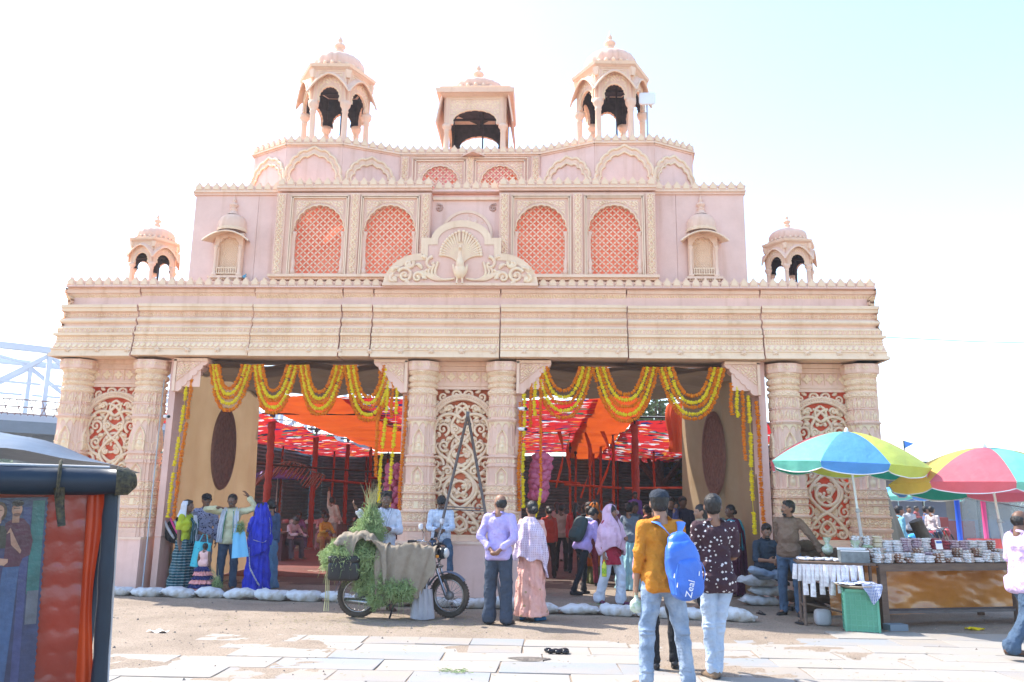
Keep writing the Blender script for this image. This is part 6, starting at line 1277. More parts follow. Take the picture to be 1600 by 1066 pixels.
for loc, lab, s, yaw in (((-4.42, 13.78, .44), 'printed blue-green tote bag held by the teal-saree woman', 1, .25), ((-3.66, 13.66, .62), 'light blue cloth bag held by the royal-blue-saree woman', -1, .3)):
    b = MB(); T, Z = np.meshgrid(np.linspace(-1, 1, 12), np.linspace(0, 1, 12), indexing='ij')
    for q in (-1, 1): b.grid(np.stack([T * .14 * (1 - .3 * Z * (s < 0)), q * .03 * np.cos(T * pi / 2) * (1 - Z * .7) + .01 * np.sin(T * 6), Z * .42], -1), flip=q > 0)
    b.tube([(-.07, 0, .42), (-.03, 0, .55), (.03, 0, .55), (.07, 0, .42)], .008, 6); tag(b.build('tote_bag', m_tote if s > 0 else M('sky_blue_cloth', (.18, .50, .75), rough=.8), loc=loc, rot=(0, .12 * s, yaw)), lab, 'bag')
# ---- by the motorcycle
J = person('young man in white kurta holding the fodder bundle behind the motorcycle', (-.92, 12.15), 22, 1.72, skin=m_skin2, shirt=fab('white_kurta', (.68, .71, .80), transl=.1), sleeve=.93, hem=-.10, loose=1.12, pants=DJ, shoes=m_sandal, hair='messy', head=(-.1, .1, 0), armR=((-.55, -.75, -.45), (-.62, -.35, .72)), armL=((.15, -.35, -1), (-.75, -.7, .15)), vox=.011)
strip(J, 'scarf', MATS['white_kurta'], [(-.05, .04, .84), (-.055, -.05, .86), (-.03, -.085, .72), (-.03, -.09, .56)], .05, (1, 0, 0), 2, .008); strip(J, 'scarf', MATS['white_kurta'], [(.05, .04, .84), (.05, -.05, .86), (.0, -.085, .74), (-.01, -.09, .60)], .04, (1, 0, 0), 2, .008)
m_cs = fab('white_check_shirt', (.68, .74, .86)); pattern(m_cs, 'check', (.40, .50, .68), 20, width=.1)
J = person('boy in white checked shirt sitting on the central pedestal with a phone', (-.26, 13.74), 5, 1.55, skin=m_skin2, shirt=m_cs, sleeve=.92, loose=1.1, hem=-.03, pants=DJ, shoes=m_shoe_b, hair='messy', head=(0, .75, 0), lean=.25, hipz=.97, legL=((.22, -.9, -.25), (.05, -.10, -1)), legR=((-.22, -.9, -.25), (-.05, -.10, -1)), armL=((.18, -.25, -1), (-.55, -.7, -.12)), armR=((-.18, -.25, -1), (.55, -.7, -.12)), vox=.0115)
b = MB(); b.box((0, 0, 0), (.075, .01, .14), rx_(-.9)); tag(b.build('phone', m_black, loc=(-.28, 13.32, 1.06)), 'black phone in the hands of the sitting boy', 'phone')
# ---- foreground right
m_ors = fab('mustard_orange_shirt', (.62, .24, .02), (.54, .19, .015), transl=.12)
JF = person('man in mustard orange shirt, black cap and faded jeans, nearest the camera', (2.53, 7.45), 193, 1.72, skin=m_skin3, shirt=m_ors, sleeve=.72, loose=1.08, hem=-.05, pants=JN, pl=1.12, shoes=m_shoe_br, hair='short', head=(-.30, .05, 0), legL=((.13, -.06, -1), (.06, .02, -1)), legR=((-.20, .05, -1), (-.10, .04, -1)),
           armL=((.14, -.08, -1), (.03, -.25, -1)), armR=((-.14, -.10, -1), (-.0, -.9, -.1)), vox=.0095, curl=1.4)
part_cap(JF, fab('black_cap', (.022, .030, .045)))
h = JF['h']; up = JF['up']; Rt = JF['Rt']
m_bb = M('blue_backpack', (.035, .16, .62), (.03, .13, .52), scale=4, rough=.38, bump=.4, bscale=50, spec=.6); m_bbd = M('blue_backpack_trim', (.08, .24, .70), rough=.5, bump=.3)
bk = thing('backpack', 'bright blue backpack on the back of the man in the orange shirt', 'bag', tuple(JF['root'].location + Vector((.05, -.01, -.02))), JF['root'].rotation_euler.z)
def U(x, y, z): return tuple(up(x, y, z))
b = MB(); b.ell(U(-.035, .135, .085), (.090 * h, .050 * h, .150 * h), 22, ry_(.16), p=3.6); b.ell(U(-.020, .120, .215), (.062 * h, .040 * h, .060 * h), 16, ry_(.16), p=2.5); finish(b.build('main_compartment', m_bb, bk), .010, 2, .018)
b = MB(); b.ell(U(-.048, .172, .050), (.070 * h, .028 * h, .098 * h), 20, ry_(.16), p=3.4); finish(b.build('front_pocket', m_bb, bk), .009, 2, .012)
for s in (-1, 1):
    b = MB(); pts = np.array([up(.0 + s * .012, .125, .235), up(s * .045, .085, .29), up(s * .068, .045, .318), up(s * .072, -.02, .325), up(s * .078, -.075, .27), up(s * .092, -.06, .14), up(s * .085, .04, .05)]); t = np.linspace(0, 6, 40); C = np.stack([np.interp(t, np.arange(7), pts[:, k]) for k in range(3)], 1)
    for _ in range(4): C[1:-1] = .25 * C[:-2] + .5 * C[1:-1] + .25 * C[2:]
    b.tube(C, np.interp(t, [0, 2, 5, 6], [.026, .042, .034, .012]), 10, up=(0, -.35, .94), flat=.22); b.build('shoulder_strap', m_bbd, bk)
b = MB(); th = np.linspace(0, pi, 12); b.tube([U(-.012 + .022 * cos(a), .125, .245 + .028 * sin(a)) for a in th], .006, 6); b.build('grab_loop', m_bbd, bk)
for x0, z0, x1, z1, y in ((-.105, .13, -.115, .03, .19), (.018, .12, .032, -.03, .19)): b = MB(); t = np.linspace(0, 1, 10); b.tube([U(x0 + (x1 - x0) * u + .012 * sin(u * pi) * (1 if x0 > 0 else -1), y + .005 * sin(u * pi), z0 + (z1 - z0) * u) for u in t], .004, 6); b.build('zip', m_bbd, bk)
for (x, z_) in ((-.088, .085), (.045, .075), (.030, .03)): b = MB(); b.tube([U(x, .205, z_), U(x + .004, .208, z_ - .022)], .0045, 6); b.build('zip_pull', m_white, bk)
def lettering(word, parent, loc, rot, size, mat, name='lettering', extr=.0015):
    c = bpy.data.curves.new(name, 'FONT'); c.body = word; c.size = size; c.extrude = extr; c.align_x = 'CENTER'; c.align_y = 'CENTER'; o = bpy.data.objects.new(name, c); COL.objects.link(o)
    dg = bpy.context.evaluated_depsgraph_get(); me = bpy.data.meshes.new_from_object(o.evaluated_get(dg)); bpy.data.objects.remove(o); me.materials.clear(); me.materials.append(mat)
    return link(name, me, None, parent, loc, rot)
q = up(-.035, .2085, .0); lettering('Zeal', bk, tuple(q), (radians(90), radians(-75), radians(180)), .085, m_white)
# small plastic bag in his left hand
a = JF['AL'][2]; Mx = Matrix.Translation(JF['root'].location) @ Matrix.Rotation(JF['root'].rotation_euler.z, 4, 'Z'); w_ = JF['AL'] if (Mx @ Vector(tuple(JF['AL'][2]))).x < (Mx @ Vector(tuple(JF['AR'][2]))).x else JF['AR']
pb = Mx @ Vector(tuple(w_[2] + np.array([0, 0, -.18])))
b = MB(); b.ell((0, 0, 0), (.062, .05, .062), 18, p=2.3); b.lathe([(.05, .03), (.02, .075), (.012, .10), (.022, .115)], 14); V = np.concatenate(b.V); m_poly = M('clear_polythene', (.62, .66, .62), (.35, .48, .25), scale=22, rough=.18, bump=.8, bscale=40, alpha=.85, spec=.7)
o = b.build('plastic_bag', m_poly, loc=tuple(pb)); d = o.modifiers.new('d', 'DISPLACE'); d.texture = TX2; d.strength = .02; tag(o, 'small knotted clear bag of greens hanging from the orange-shirt man\'s hand', 'bag')
m_psh = fab('pink_shirt', (.72, .34, .38), (.66, .30, .34))
JP = person('person in pink shirt and black trousers, mostly hidden behind the orange-shirt man', (2.66, 8.35), 185, 1.60, skin=m_skin2, shirt=m_psh, sleeve=.95, loose=1.08, pants=BK, pl=.95, shoes=m_shoe_b, hair='short', vox=.012, head=(0, .3, 0), armR=((-.14, -.1, -1), (-.1, -.3, -1)), armL=((.30, -.05, -1), (.06, -.25, -1)), legL=((.02, 0, -1), (0, .02, -1)), legR=((-.1, -.2, -1), (0, .1, -1)))
b = MB(); A = JP['AL']; c0 = A[0] + (A[1] - A[0]) * .62; b.tube([c0, c0 + nz(A[1] - A[0]) * .03], .075, 16, flat=.9); b.build('arm_band', M('blue_band', (.12, .30, .50), rough=.6), JP['root'])
m_pat = fab('plum_print_shirt', (.055, .022, .032)); pattern(m_pat, 'tri', (.72, .68, .66), 21, width=.36)
def prt(m):
    for n in m.node_tree.nodes:
        if n.type == 'TEX_VORONOI': n.inputs['Randomness'].default_value = .85
prt(m_pat)
J = person('man in plum shirt with white triangle print and pale jeans, back to the camera', (3.13, 7.98), 178, 1.69, shirt=m_pat, sleeve=.5, loose=1.08, hem=-.075, pants=JN2, pl=1.02, shoes=m_shoe_br, hair='short', head=(-.25, 0, 0), legL=((.0, .03, -1), (-.04, .03, -1)), legR=((.20, -.02, -1), (.10, .04, -1)), armL=((.10, -.22, -1), (-.35, -.85, -.2)), armR=((-.10, -.22, -1), (.35, -.85, -.2)), vox=.0095)
J['root'].rotation_euler.z = radians(183)
# right edge walker
J = person('balding man in lilac shirt and jeans walking off at the far right edge', (6.80, 9.3), 98, 1.60, skin=m_skin2, shirt=fab('pale_lilac_shirt', (.60, .45, .66), (.57, .42, .63)), sleeve=.5, loose=1.15, hem=-.09, pants=DJ, pl=1.15, flare=.01, shoes=m_sandal, hair='bald', head=(0, .15, 0), lean=.06, legL=((.05, -.42, -1), (.02, .0, -1)), legR=((-.05, .22, -1), (0, .75, -1)), armR=((-.15, .15, -1), (-.05, -.3, -1)), vox=.011)
# seated man and brown-shirt man
J = person('bearded man in navy shirt sitting on grain sacks, ankle on knee', (5.12, 13.48), 5, 1.66, shirt=fab('navy_shirt', (.035, .055, .085)), sleeve=.6, loose=1.06, pants=JN, pl=1.05, shoes=m_shoe_b, hair='short', head=(-.2, .2, 0), lean=.15, hipz=.52, legL=((.10, -1, -.02), (.0, -.05, -1)), legR=((-.62, -.75, .20), (.95, -.15, -.20)), armL=((.15, -.35, -1), (-.5, -.8, -.1)), armR=((-.2, -.35, -1), (.5, -.8, .0)), beard=2, vox=.0115, footR=(.6, -.7, -.3))
J = person('man in brown shirt leaning one hand on the stall table', (5.17, 12.38), -32, 1.66, shirt=fab('brown_shirt', (.19, .125, .085), (.16, .10, .07)), sleeve=.96, loose=1.05, hem=-.03, pants=DJ, pl=1.1, shoes=m_shoe_b, hair='short', head=(-.7, 0, 0), stout=1.2, armL=((.62, .10, -.78), (.45, .15, -.90)), armR=((-.10, .35, -.95), (.1, .5, -.7)), beard=2, vox=.0105, side=.04)
# ---- behind, in the right opening
m_ms = fab('maroon_saree', (.10, .02, .055)); J = person('woman in maroon saree with turquoise shawl, facing left beside the tan cloth', (4.92, 14.9), -60, 1.58, skin=m_skin2, fem=True, shirt=m_ms, sleeve=.4, hem=0, hair='bun', vox=.0125, armR=((-.1, -.3, -1), (.3, -.8, 0))); saree_skirt(J, m_ms, 1.0, .01, 12, 7); strip(J, 'shawl', fab('turquoise_shawl', (.10, .45, .55)), [(.0, -.09, .62), (.04, -.05, .83), (.07, .03, .84), (.06, .095, .72), (.06, .10, .50)], .09, (1, .3, 0), 3, .01); strip(J, 'saree_drape', m_ms, [(-.05, -.08, .50), (-.03, -.085, .74), (.01, .01, .86), (.03, .09, .74), (.04, .11, .48), (.05, .11, .22)], .14, (1, 0, 0), 3, .01)
m_bg = fab('beige_scarf', (.42, .33, .22)); J = person('young woman with long black hair and beige scarf over a dark top', (3.98, 12.9), -72, 1.58, fem=True, skin=m_skin3, shirt=fab('dark_teal_top', (.02, .035, .05)), hem=-.1, pants=BK, hair='long', head=(0, .1, 0), vox=.012); drape(J, 'scarf', m_bg, [(.872, .040, .044), (.845, .075, .062), (.815, .112, .080), (.76, .118, .09)], folds=(7, .006), seed=2)
bgp = [('man in grey shirt and dark trousers walking away down the right aisle', 2.75, 19.6, 180, 1.66, (.34, .36, .42), (.02, .02, .025), 'short'),
 ('woman in bright red top, back turned, behind the candyfloss', 2.25, 18.9, 170, 1.58, (.55, .03, .03), (.03, .02, .03), 'tail'),
 ('woman with long loose hair in grey top beside the man in grey shirt', 2.42, 18.0, 190, 1.56, (.10, .09, .13), (.03, .03, .04), 'long'),
 ('person in beige shirt left of the red top, half hidden by the shawl woman', 1.95, 19.4, 160, 1.55, (.45, .33, .28), (.03, .02, .02), 'short'),
 ('person in red behind the lilac-shirt man\'s shoulder', 1.62, 17.6, 200, 1.50, (.50, .05, .03), (.04, .03, .03), 'bun'),
 ('man in black standing behind the student, legs apart', 2.48, 17.4, 200, 1.60, (.015, .015, .02), (.01, .01, .012), 'short'),
 ('person in maroon with mint green towel left of the orange saree', 2.42, 16.2, 185, 1.52, (.13, .02, .03), (.20, .02, .04), 'short'),
 ('man in slate shirt with a cloth on his head right of the pink veil', 3.35, 16.5, 30, 1.62, (.12, .15, .19), (.05, .05, .06), 'short'),
 ('woman in salmon saree behind the orange-shirt man\'s cap', 3.75, 17.6, 200, 1.55, (.50, .18, .16), (.45, .16, .14), 'bun'),
 ('person in rust shirt left of the thick red pole', 3.0, 18.6, 150, 1.58, (.30, .08, .04), (.05, .03, .03), 'short'),
 ('tall dark-haired man behind the child in arms', 4.12, 16.6, -20, 1.72, (.03, .03, .06), (.02, .02, .03), 'short'),
 ('man in dark shirt at the corner of the tan cloth', 4.50, 17.4, -10, 1.74, (.05, .05, .09), (.03, .03, .04), 'short'),
 ('man in olive shirt behind the printed shirt', 4.45, 14.2, 170, 1.62, (.12, .13, .09), (.06, .06, .06), 'short'),
 ('woman in plum saree deep in the right aisle', 3.3, 20.5, 170, 1.56, (.14, .03, .10), (.12, .03, .09), 'bun'),
 ('woman in crimson deep in the right aisle, near the orange ribbons', 2.9, 22.4, 200, 1.55, (.35, .02, .03), (.3, .02, .03), 'bun'),
 ('person in white shirt far down the right aisle', 3.5, 23.5, 180, 1.64, (.5, .5, .5), (.04, .04, .05), 'short'),
 ('person in pale pink kurta far down the right aisle', 1.9, 22.5, 180, 1.58, (.55, .32, .33), (.4, .25, .25), 'tail'),
 ('child in violet cap carried high beyond the slate-shirt man', 3.40, 16.74, 10, 1.05, (.25, .10, .35), (.05, .04, .06), 'short')]
for i, (lab, x, y, r_, H_, c, c2, hr) in enumerate(bgp):
    sk = i in (8, 13, 14); J = person(lab, (x, y), r_, H_, skin=m_skin2 if i % 2 else m_skin, shirt=fab(f'cloth_{lab.split()[-1]}_{i}', c), pants=None if sk else fab(f'legs_{i}', c2), shoes=None if sk else m_shoe_b, hair=hr, fem=hr != 'short', hem=-.04, vox=.020, legL=((.08, -.1 * (i % 3), -1), (.03, .05, -1)), legR=((-.08, .08 * (i % 2), -1), (-.03, .1, -1)), head=(.3 * ((i % 3) - 1), .15, 0), z=.78 if i == 17 else 0, armR=((-.2, -.1, -1), (0, -.4, -1)) if i % 2 else None)
    if sk: saree_skirt(J, fab(f'legs_{i}', c2), 1, .01, 10, i)
J = person('child held in arms between the cap and the long-haired woman', (4.17, 16.38), 60, .80, skin=m_skin3, shirt=fab('child_shirt', (.12, .13, .3)), pants=BK, hair='short', vox=.012, head=(-.7, 0, 0), girth=1.15, z=.82)
# ---- left aisle: vendors sitting on low seats
sit = [('vendor in pale shirt bending over the flower counter', -5.35, 21.5, 60, (.55, .38, .40), (.1, .08, .1), 'short', .48, .5), ('woman in yellow blouse and ochre saree sitting beyond the red pole', -4.95, 23.6, 40, (.55, .30, .04), (.38, .18, .06), 'bun', .45, .3),
 ('woman in red and orange saree sitting with her back turned', -4.55, 26.2, 100, (.40, .04, .02), (.58, .17, .02), 'long', .45, .15), ('person in crimson sitting far down the left aisle', -4.0, 28.6, -60, (.35, .02, .03), (.25, .02, .03), 'short', .4, .2),
 ('man in dark clothes crouching left of the crimson figure', -4.45, 27.6, -80, (.05, .04, .05), (.04, .03, .04), 'short', .3, .5), ('woman in dusty pink sitting behind the yellow blouse', -5.4, 25.2, 20, (.45, .22, .22), (.3, .14, .14), 'bun', .5, .2),
 ('man in maroon sitting at the right of the left aisle', -3.2, 28.5, -60, (.15, .03, .04), (.08, .03, .04), 'short', .42, .3), ('bearded man in white vest sitting near the back wall', -3.0, 31.0, -70, (.5, .48, .46), (.3, .28, .26), 'short', .45, .2), ('seller in purple sitting at the far left stall', -6.6, 26.5, 30, (.2, .08, .2), (.1, .05, .1), 'bun', .45, .3)]
for i, (lab, x, y, r_, c, c2, hr, hz, ln) in enumerate(sit):
    J = person(lab, (x, y), r_, 1.58, skin=m_skin2, shirt=fab(f'seat_cloth_{i}', c), pants=fab(f'seat_legs_{i}', c2), pl=1.3, shoes=None, hair=hr, fem=hr != 'short', hem=-.02, vox=.022, hipz=hz, lean=ln, legL=((.3, -.95, .05), (.0, -.1, -1)), legR=((-.25, -.95, .05), (0, -.15, -1)), armL=((.2, -.5, -.8), (-.2, -.9, -.1)), armR=((-.2, -.5, -.8), (.2, -.9, .1)), head=(0, .3, 0))
J = person('man in cream shirt reaching up to the hanging strips in the left aisle', (-5.0, 24.9), 150, 1.66, skin=m_skin2, shirt=fab('cream_shirt', (.5, .42, .34)), pants=fab('cream_legs', (.3, .25, .2)), hair='short', vox=.018, armR=((-.2, -.3, -1), (0, -.5, -.8)), armL=((.3, -.2, 1), (.15, -.1, 1)), side=.12)
# ------------------------------------------------------------------ sandbags along the front
m_bag = M('white_woven_sack', (.56, .58, .60), (.33, .28, .22), mixr=(.48, .66), scale=3.2, rough=.8, bump=.6, bscale=120)
def sack(b, L, W, Hh, seed):
    r = np.random.RandomState(seed); th = np.linspace(0, pi, 22); ph = np.linspace(0, 2 * pi, 26, endpoint=False)
    sp = lambda v, p: np.sign(v) * np.abs(v) ** p
    c = -np.cos(th); s = np.sin(th) ** .45; X = c[:, None] * L / 2 * np.ones(26); Y = (s[:, None] * sp(np.cos(ph), .8)) * W / 2; Z = (s[:, None] * sp(np.sin(ph), .9)) * Hh / 2
    ear = np.abs(c[:, None]) ** 6; Z = Z * (1 - .55 * ear); Y = Y * (1 + .25 * ear)
    n = .012 * np.sin(9 * X / L * 2 + r.uniform(0, 6)) * np.sin(ph * 3 + r.uniform(0, 6)) + .006 * np.sin(40 * X + 9 * ph)
    Z = Z * (1 + .12 * np.sin(X * 9 + seed)) + n + .008 * np.sin(X * 31 + ph * 2 + seed) + .02 * np.sin(X * 6 + r.uniform(0, 6)); Z = np.maximum(Z, -Hh * .42)
    return np.stack([X, Y, Z + Hh * .42], -1)
sm = []
for k in range(5):
    b = MB(); b.grid(sack(b, .56, .30, .17, 30 + k), closev=True, flip=True)
    for s in (-1, 1): b.box((s * .285, 0, .07), (.05, .2, .012), ry_(.2 * s))
    me = b.mesh('sandbag'); me.materials.append(m_bag); sm.append(me)
bx, by = -5.35, 13.50; i = 0
row = []
def line(xa, ya, xb, yb):
    L = math.hypot(xb - xa, yb - ya); n = int(L / .50); a = atan2(yb - ya, xb - xa)
    for k in range(n): f = (k + .5) / n; row.append((xa + (xb - xa) * f, ya + (yb - ya) * f, a))
line(-5.85, 13.45, -1.0, 12.95); line(-1.0, 12.75, 1.2, 12.55); line(1.2, 12.3, 4.45, 11.62)
POS = {1: ['single'], 2: ['left', 'right'], 3: ['left', 'middle', 'right'], 4: ['leftmost', 'second', 'third', 'rightmost'], 5: ['leftmost', 'second', 'middle', 'fourth', 'rightmost']}
where = ['before the green-striped saree', 'under the feet of the yellow-shirt man', 'before the royal blue saree', 'in the open passage left of the motorcycle', 'behind the motorcycle', 'behind the lilac shirt and shawl', 'before the pink-veiled woman', 'behind the orange and printed shirts']
for i, (x, y, a) in enumerate(row):
    o = link('sandbag', sm[i % 5], None, None, (x, y + rnd.uniform(-.03, .03), .005), (0, rnd.uniform(-.05, .05), a + rnd.uniform(-.12, .12))); s = rnd.uniform(.88, 1.08); o.scale = (s, rnd.uniform(.85, 1.1), rnd.uniform(.8, 1.15))
    gi_ = [min(7, int(q / len(row) * 8)) for q in range(len(row))]; w = where[gi_[i]]; same = [q for q in range(len(row)) if gi_[q] == gi_[i]]
    tag(o, f'{POS[len(same)][same.index(i)]} whitish sandbag of those {w}', 'sandbag', 'sandbags laid in a row before the gateway')
for k, (x, y, z, a) in enumerate([(5.05, 13.62, 0, .1), (5.22, 13.7, .15, -.1), (5.02, 13.66, .30, .15)]):
    o = link('grain_sack', sm[k], [M('tan_grain_sack', (.30, .25, .20), (.24, .2, .15), scale=5, rough=.85, bump=.7, bscale=120)] if False else None, None, (x, y, z), (0, 0, a)); o.scale = (1.1, 1.3, 1.0); tag(o, ['bottom sack under the seated man in navy', 'middle sack under the seated man in navy', 'top sack the man in navy sits on'][k], 'sack', 'grain sacks stacked as a seat')

# ------------------------------------------------------------------ motorcycle (local +x is forward)
m_tyre = M('tyre_rubber', (.045, .038, .034), (.10, .08, .06), scale=6, rough=.9, bump=.5); m_chrome = M('dull_chrome', (.45, .45, .46), rough=.25, metal=.9, var=.3); m_bkpaint = M('motorcycle_black', (.02, .025, .035), rough=.35); m_alu = M('cast_aluminium', (.25, .25, .26), rough=.5, metal=.6)
m_fender = M('blue_grey_fender', (.10, .15, .22), rough=.35)
bike = thing('motorcycle', 'old black motorcycle loaded with green fodder and burlap sacks, facing right', 'motorcycle', (-1.10, 11.42, 0), radians(8))
R_ = .295
def wheel(x, steer, spoke=28):
    w = bpy.data.objects.new('wheel', None); COL.objects.link(w); w.parent = bike; w.location = (x, 0, R_); w.rotation_euler = (0, 0, steer); w.empty_display_size = .05
    th = np.linspace(0, 2 * pi, 72, endpoint=False); b = MB(); b.tube(np.stack([(R_ - .04) * np.cos(th), 0 * th, (R_ - .04) * np.sin(th)], -1), .042, 12, closed=True)
    for t in np.linspace(0, 2 * pi, 44, endpoint=False): b.box((R_ * .985 * cos(t), 0, R_ * .985 * sin(t)), (.02, .06, .014), ry_(-t + pi / 2))
    b.build('tyre', m_tyre, w)
    b = MB(); b.tube(np.stack([(R_ - .078) * np.cos(th), 0 * th, (R_ - .078) * np.sin(th)], -1), .016, 8, closed=True, flat=1.6); b.build('rim', m_chrome, w)
    b = MB()
    for k in range(spoke): t = 2 * pi * k / spoke; d = .5 * (1 if k % 2 else -1); b.tube([(.035 * cos(t + d), .03 * (1 if k % 4 < 2 else -1), .035 * sin(t + d)), ((R_ - .08) * cos(t), 0, (R_ - .08) * sin(t))], .0022, 4)
    b.build('spokes', m_chrome, w, kind='stuff'); b = MB(); b.lathe([(0, -.05), (.055, -.05), (.06, -.03), (.06, .03), (.055, .05), (0, .05)], 20); V = [v @ rx_(pi / 2).T for v in b.V]; b.V = V; b.build('hub', m_alu, w)
wheel(0, 0); wheel(1.26, -.42)
def P3(name, mat, f): b = MB(); f(b); return b.build(name, mat, bike)
P3('frame', m_bkpaint, lambda b: [b.tube([(0, .06 * s, .30), (.35, .07 * s, .42), (.42, .05, .72)], .017, 8) for s in (-1, 1)] + [b.tube([(.0, .07 * s, .55), (.45, .06 * s, .68)], .014, 8) for s in (-1, 1)] + [b.tube([(.42, 0, .72), (.75, 0, .80), (.98, 0, .82)], .022, 8), b.tube([(.98, 0, .82), (.88, 0, .30), (.45, 0, .22), (.35, 0, .40)], .018, 8), b.tube([(.98, 0, .92), (1.02, 0, .72)], .03, 8)])
P3('engine', m_alu, lambda b: [b.ell((.62, 0, .30), (.17, .11, .11), 16, p=3), b.box((.68, 0, .47), (.13, .15, .16), ry_(-.2))] + [b.box((.68 + .003 * k, 0, .41 + .022 * k), (.17, .18, .006), ry_(-.2)) for k in range(7)])
P3('exhaust', m_chrome, lambda b: [b.tube([(.75, -.09, .45), (.82, -.11, .32), (.70, -.13, .22), (.4, -.14, .20)], .018, 8), b.tube([(.4, -.14, .20), (.1, -.15, .22), (-.18, -.16, .25)], [.035, .042, .038], 12)])
P3('chain_guard', m_bkpaint, lambda b: b.box((.22, -.10, .33), (.42, .02, .07), ry_(-.12)))
P3('shock_absorber', m_chrome, lambda b: [b.tube([(.02, s * .12, .32), (.12, s * .12, .62)], .022, 10) for s in (-1, 1)])
P3('fuel_tank', m_bkpaint, lambda b: b.ell((.72, 0, .84), (.24, .13, .10), 18, ry_(-.08), p=2.4))
P3('seat', m_black, lambda b: b.ell((.28, 0, .80), (.34, .12, .055), 16, p=3)); P3('side_panel', m_bkpaint, lambda b: b.ell((.38, 0, .58), (.13, .11, .10), 14, p=3))
fk = (1.02, 0, .74); st = -.42; Rs = rz(st)
def F3(name, mat, f):
    b = MB(); f(b); b.V = [(v - np.array([1.04, 0, 0])) @ Rs.T + np.array([1.04, 0, 0]) for v in b.V]; return b.build(name, mat, bike)
F3('front_fork', m_chrome, lambda b: [b.tube([(1.26, s * .075, .30), (1.12, s * .075, .62), (1.04, s * .075, .86)], [.022, .020, .017], 10) for s in (-1, 1)] + [b.box((1.05, 0, .86), (.07, .2, .03), ry_(.3)), b.box((1.10, 0, .70), (.07, .2, .03), ry_(.3))])
th = np.linspace(.25, 2.5, 20); 
def fend(b):
    G = np.array([[(1.26 + (R_ + .03) * cos(t), .06 * w, R_ + (R_ + .03 + .018 * (1 - w * w)) * sin(t)) for w in np.linspace(-1, 1, 7)] for t in np.linspace(.7, 2.75, 24)]); b.grid(G)
F3('front_fender', m_fender, fend)
def fend2(b):
    G = np.array([[((R_ + .04) * cos(t), .075 * w, R_ + (R_ + .04 + .018 * (1 - w * w)) * sin(t)) for w in np.linspace(-1, 1, 7)] for t in np.linspace(.6, 3.0, 24)]); b.grid(G)
P3('rear_fender', m_bkpaint, fend2)
F3('mud_flap', m_fender, lambda b: b.box((.93, 0, .26), (.02, .13, .22), ry_(.25)))
F3('headlamp', m_bkpaint, lambda b: [b.ell((1.16, 0, .88), (.085, .085, .085), 16)]); F3('headlamp_glass', M('lamp_glass', (.6, .62, .6), rough=.1, bump=0), lambda b: [b.ell((1.21, 0, .88), (.045, .072, .072), 14)])
F3('handlebar', m_chrome, lambda b: [b.tube([(1.00, s * .03, .93), (1.02, s * .14, 1.02), (.93, s * .30, 1.06), (.84, s * .38, 1.05)], .016, 8) for s in (-1, 1)])
F3('grip', m_black, lambda b: [b.tube([(.90, s * .335, 1.056), (.80, s * .41, 1.045)], .019, 8) for s in (-1, 1)])
F3('brake_lever', m_chrome, lambda b: [b.tube([(.97, s * .27, 1.05), (.92, s * .38, 1.03)], .006, 6) for s in (-1, 1)])
F3('instrument_panel', m_black, lambda b: [b.ell((1.06, s * .055, .98), (.03, .045, .045), 12) for s in (-1, 1)])
for s, dz in ((-1, 0), (1, .06)):
    F3('mirror_stalk', m_chrome, lambda b: b.tube([(.97, s * .26, 1.05), (1.0, s * .30, 1.15 + dz), (.98, s * .36, 1.22 + dz)], .005, 6)); F3('mirror', M('mirror_face', (.72, .74, .76), rough=.08, bump=0), lambda b: b.ell((.975, s * .37, 1.25 + dz), (.018, .062, .042), 14, p=3))
F3('turn_signal', M('amber_lens', (.75, .28, .02), rough=.2, bump=0), lambda b: [b.ell((1.14, s * .16, .84), (.03, .035, .025), 10) for s in (-1, 1)])
P3('control_cable', m_black, lambda b: [b.tube([(1.06, s * .2, 1.02), (1.2, s * .1, .98 - .1 * k), (1.1, .02, .75), (.9, 0, .7)], .005, 5) for s in (-1, 1) for k in (0, 1)])
P3('center_stand', m_bkpaint, lambda b: [b.tube([(.50, s * .08, .22), (.44, s * .17, .01)], .014, 8) for s in (-1, 1)]); P3('foot_peg', m_black, lambda b: b.tube([(.62, -.26, .26), (.62, .26, .26)], .014, 8))
P3('tail_lamp', M('red_lens', (.4, .02, .02), rough=.2), lambda b: b.box((-.34, 0, .58), (.05, .1, .06))); P3('carrier_rack', m_steel, lambda b: [b.tube([(-.36, y, .60), (-.30, y, .78), (.2, y, .78)], .008, 6) for y in (-.16, .16)] + [b.tube([(-.30, -.30, .78), (-.30, .30, .78)], .008, 6)])
# hard side box
pb_ = thing('side_box', 'black ribbed plastic luggage box on the motorcycle\'s rear left side', 'box', (-1.26, 11.13, .52), radians(8))
b = MB(); b.ell((0, 0, .13), (.215, .10, .13), 20, p=7); b.build('box_body', m_black, pb_); b = MB(); b.ell((0, 0, .285), (.222, .106, .05), 20, p=6); b.build('lid', m_black, pb_)
for x in (-.07, .07): b = MB(); b.box((x, -.103, .17), (.03, .012, .28)); b.build('rib', m_black, pb_)
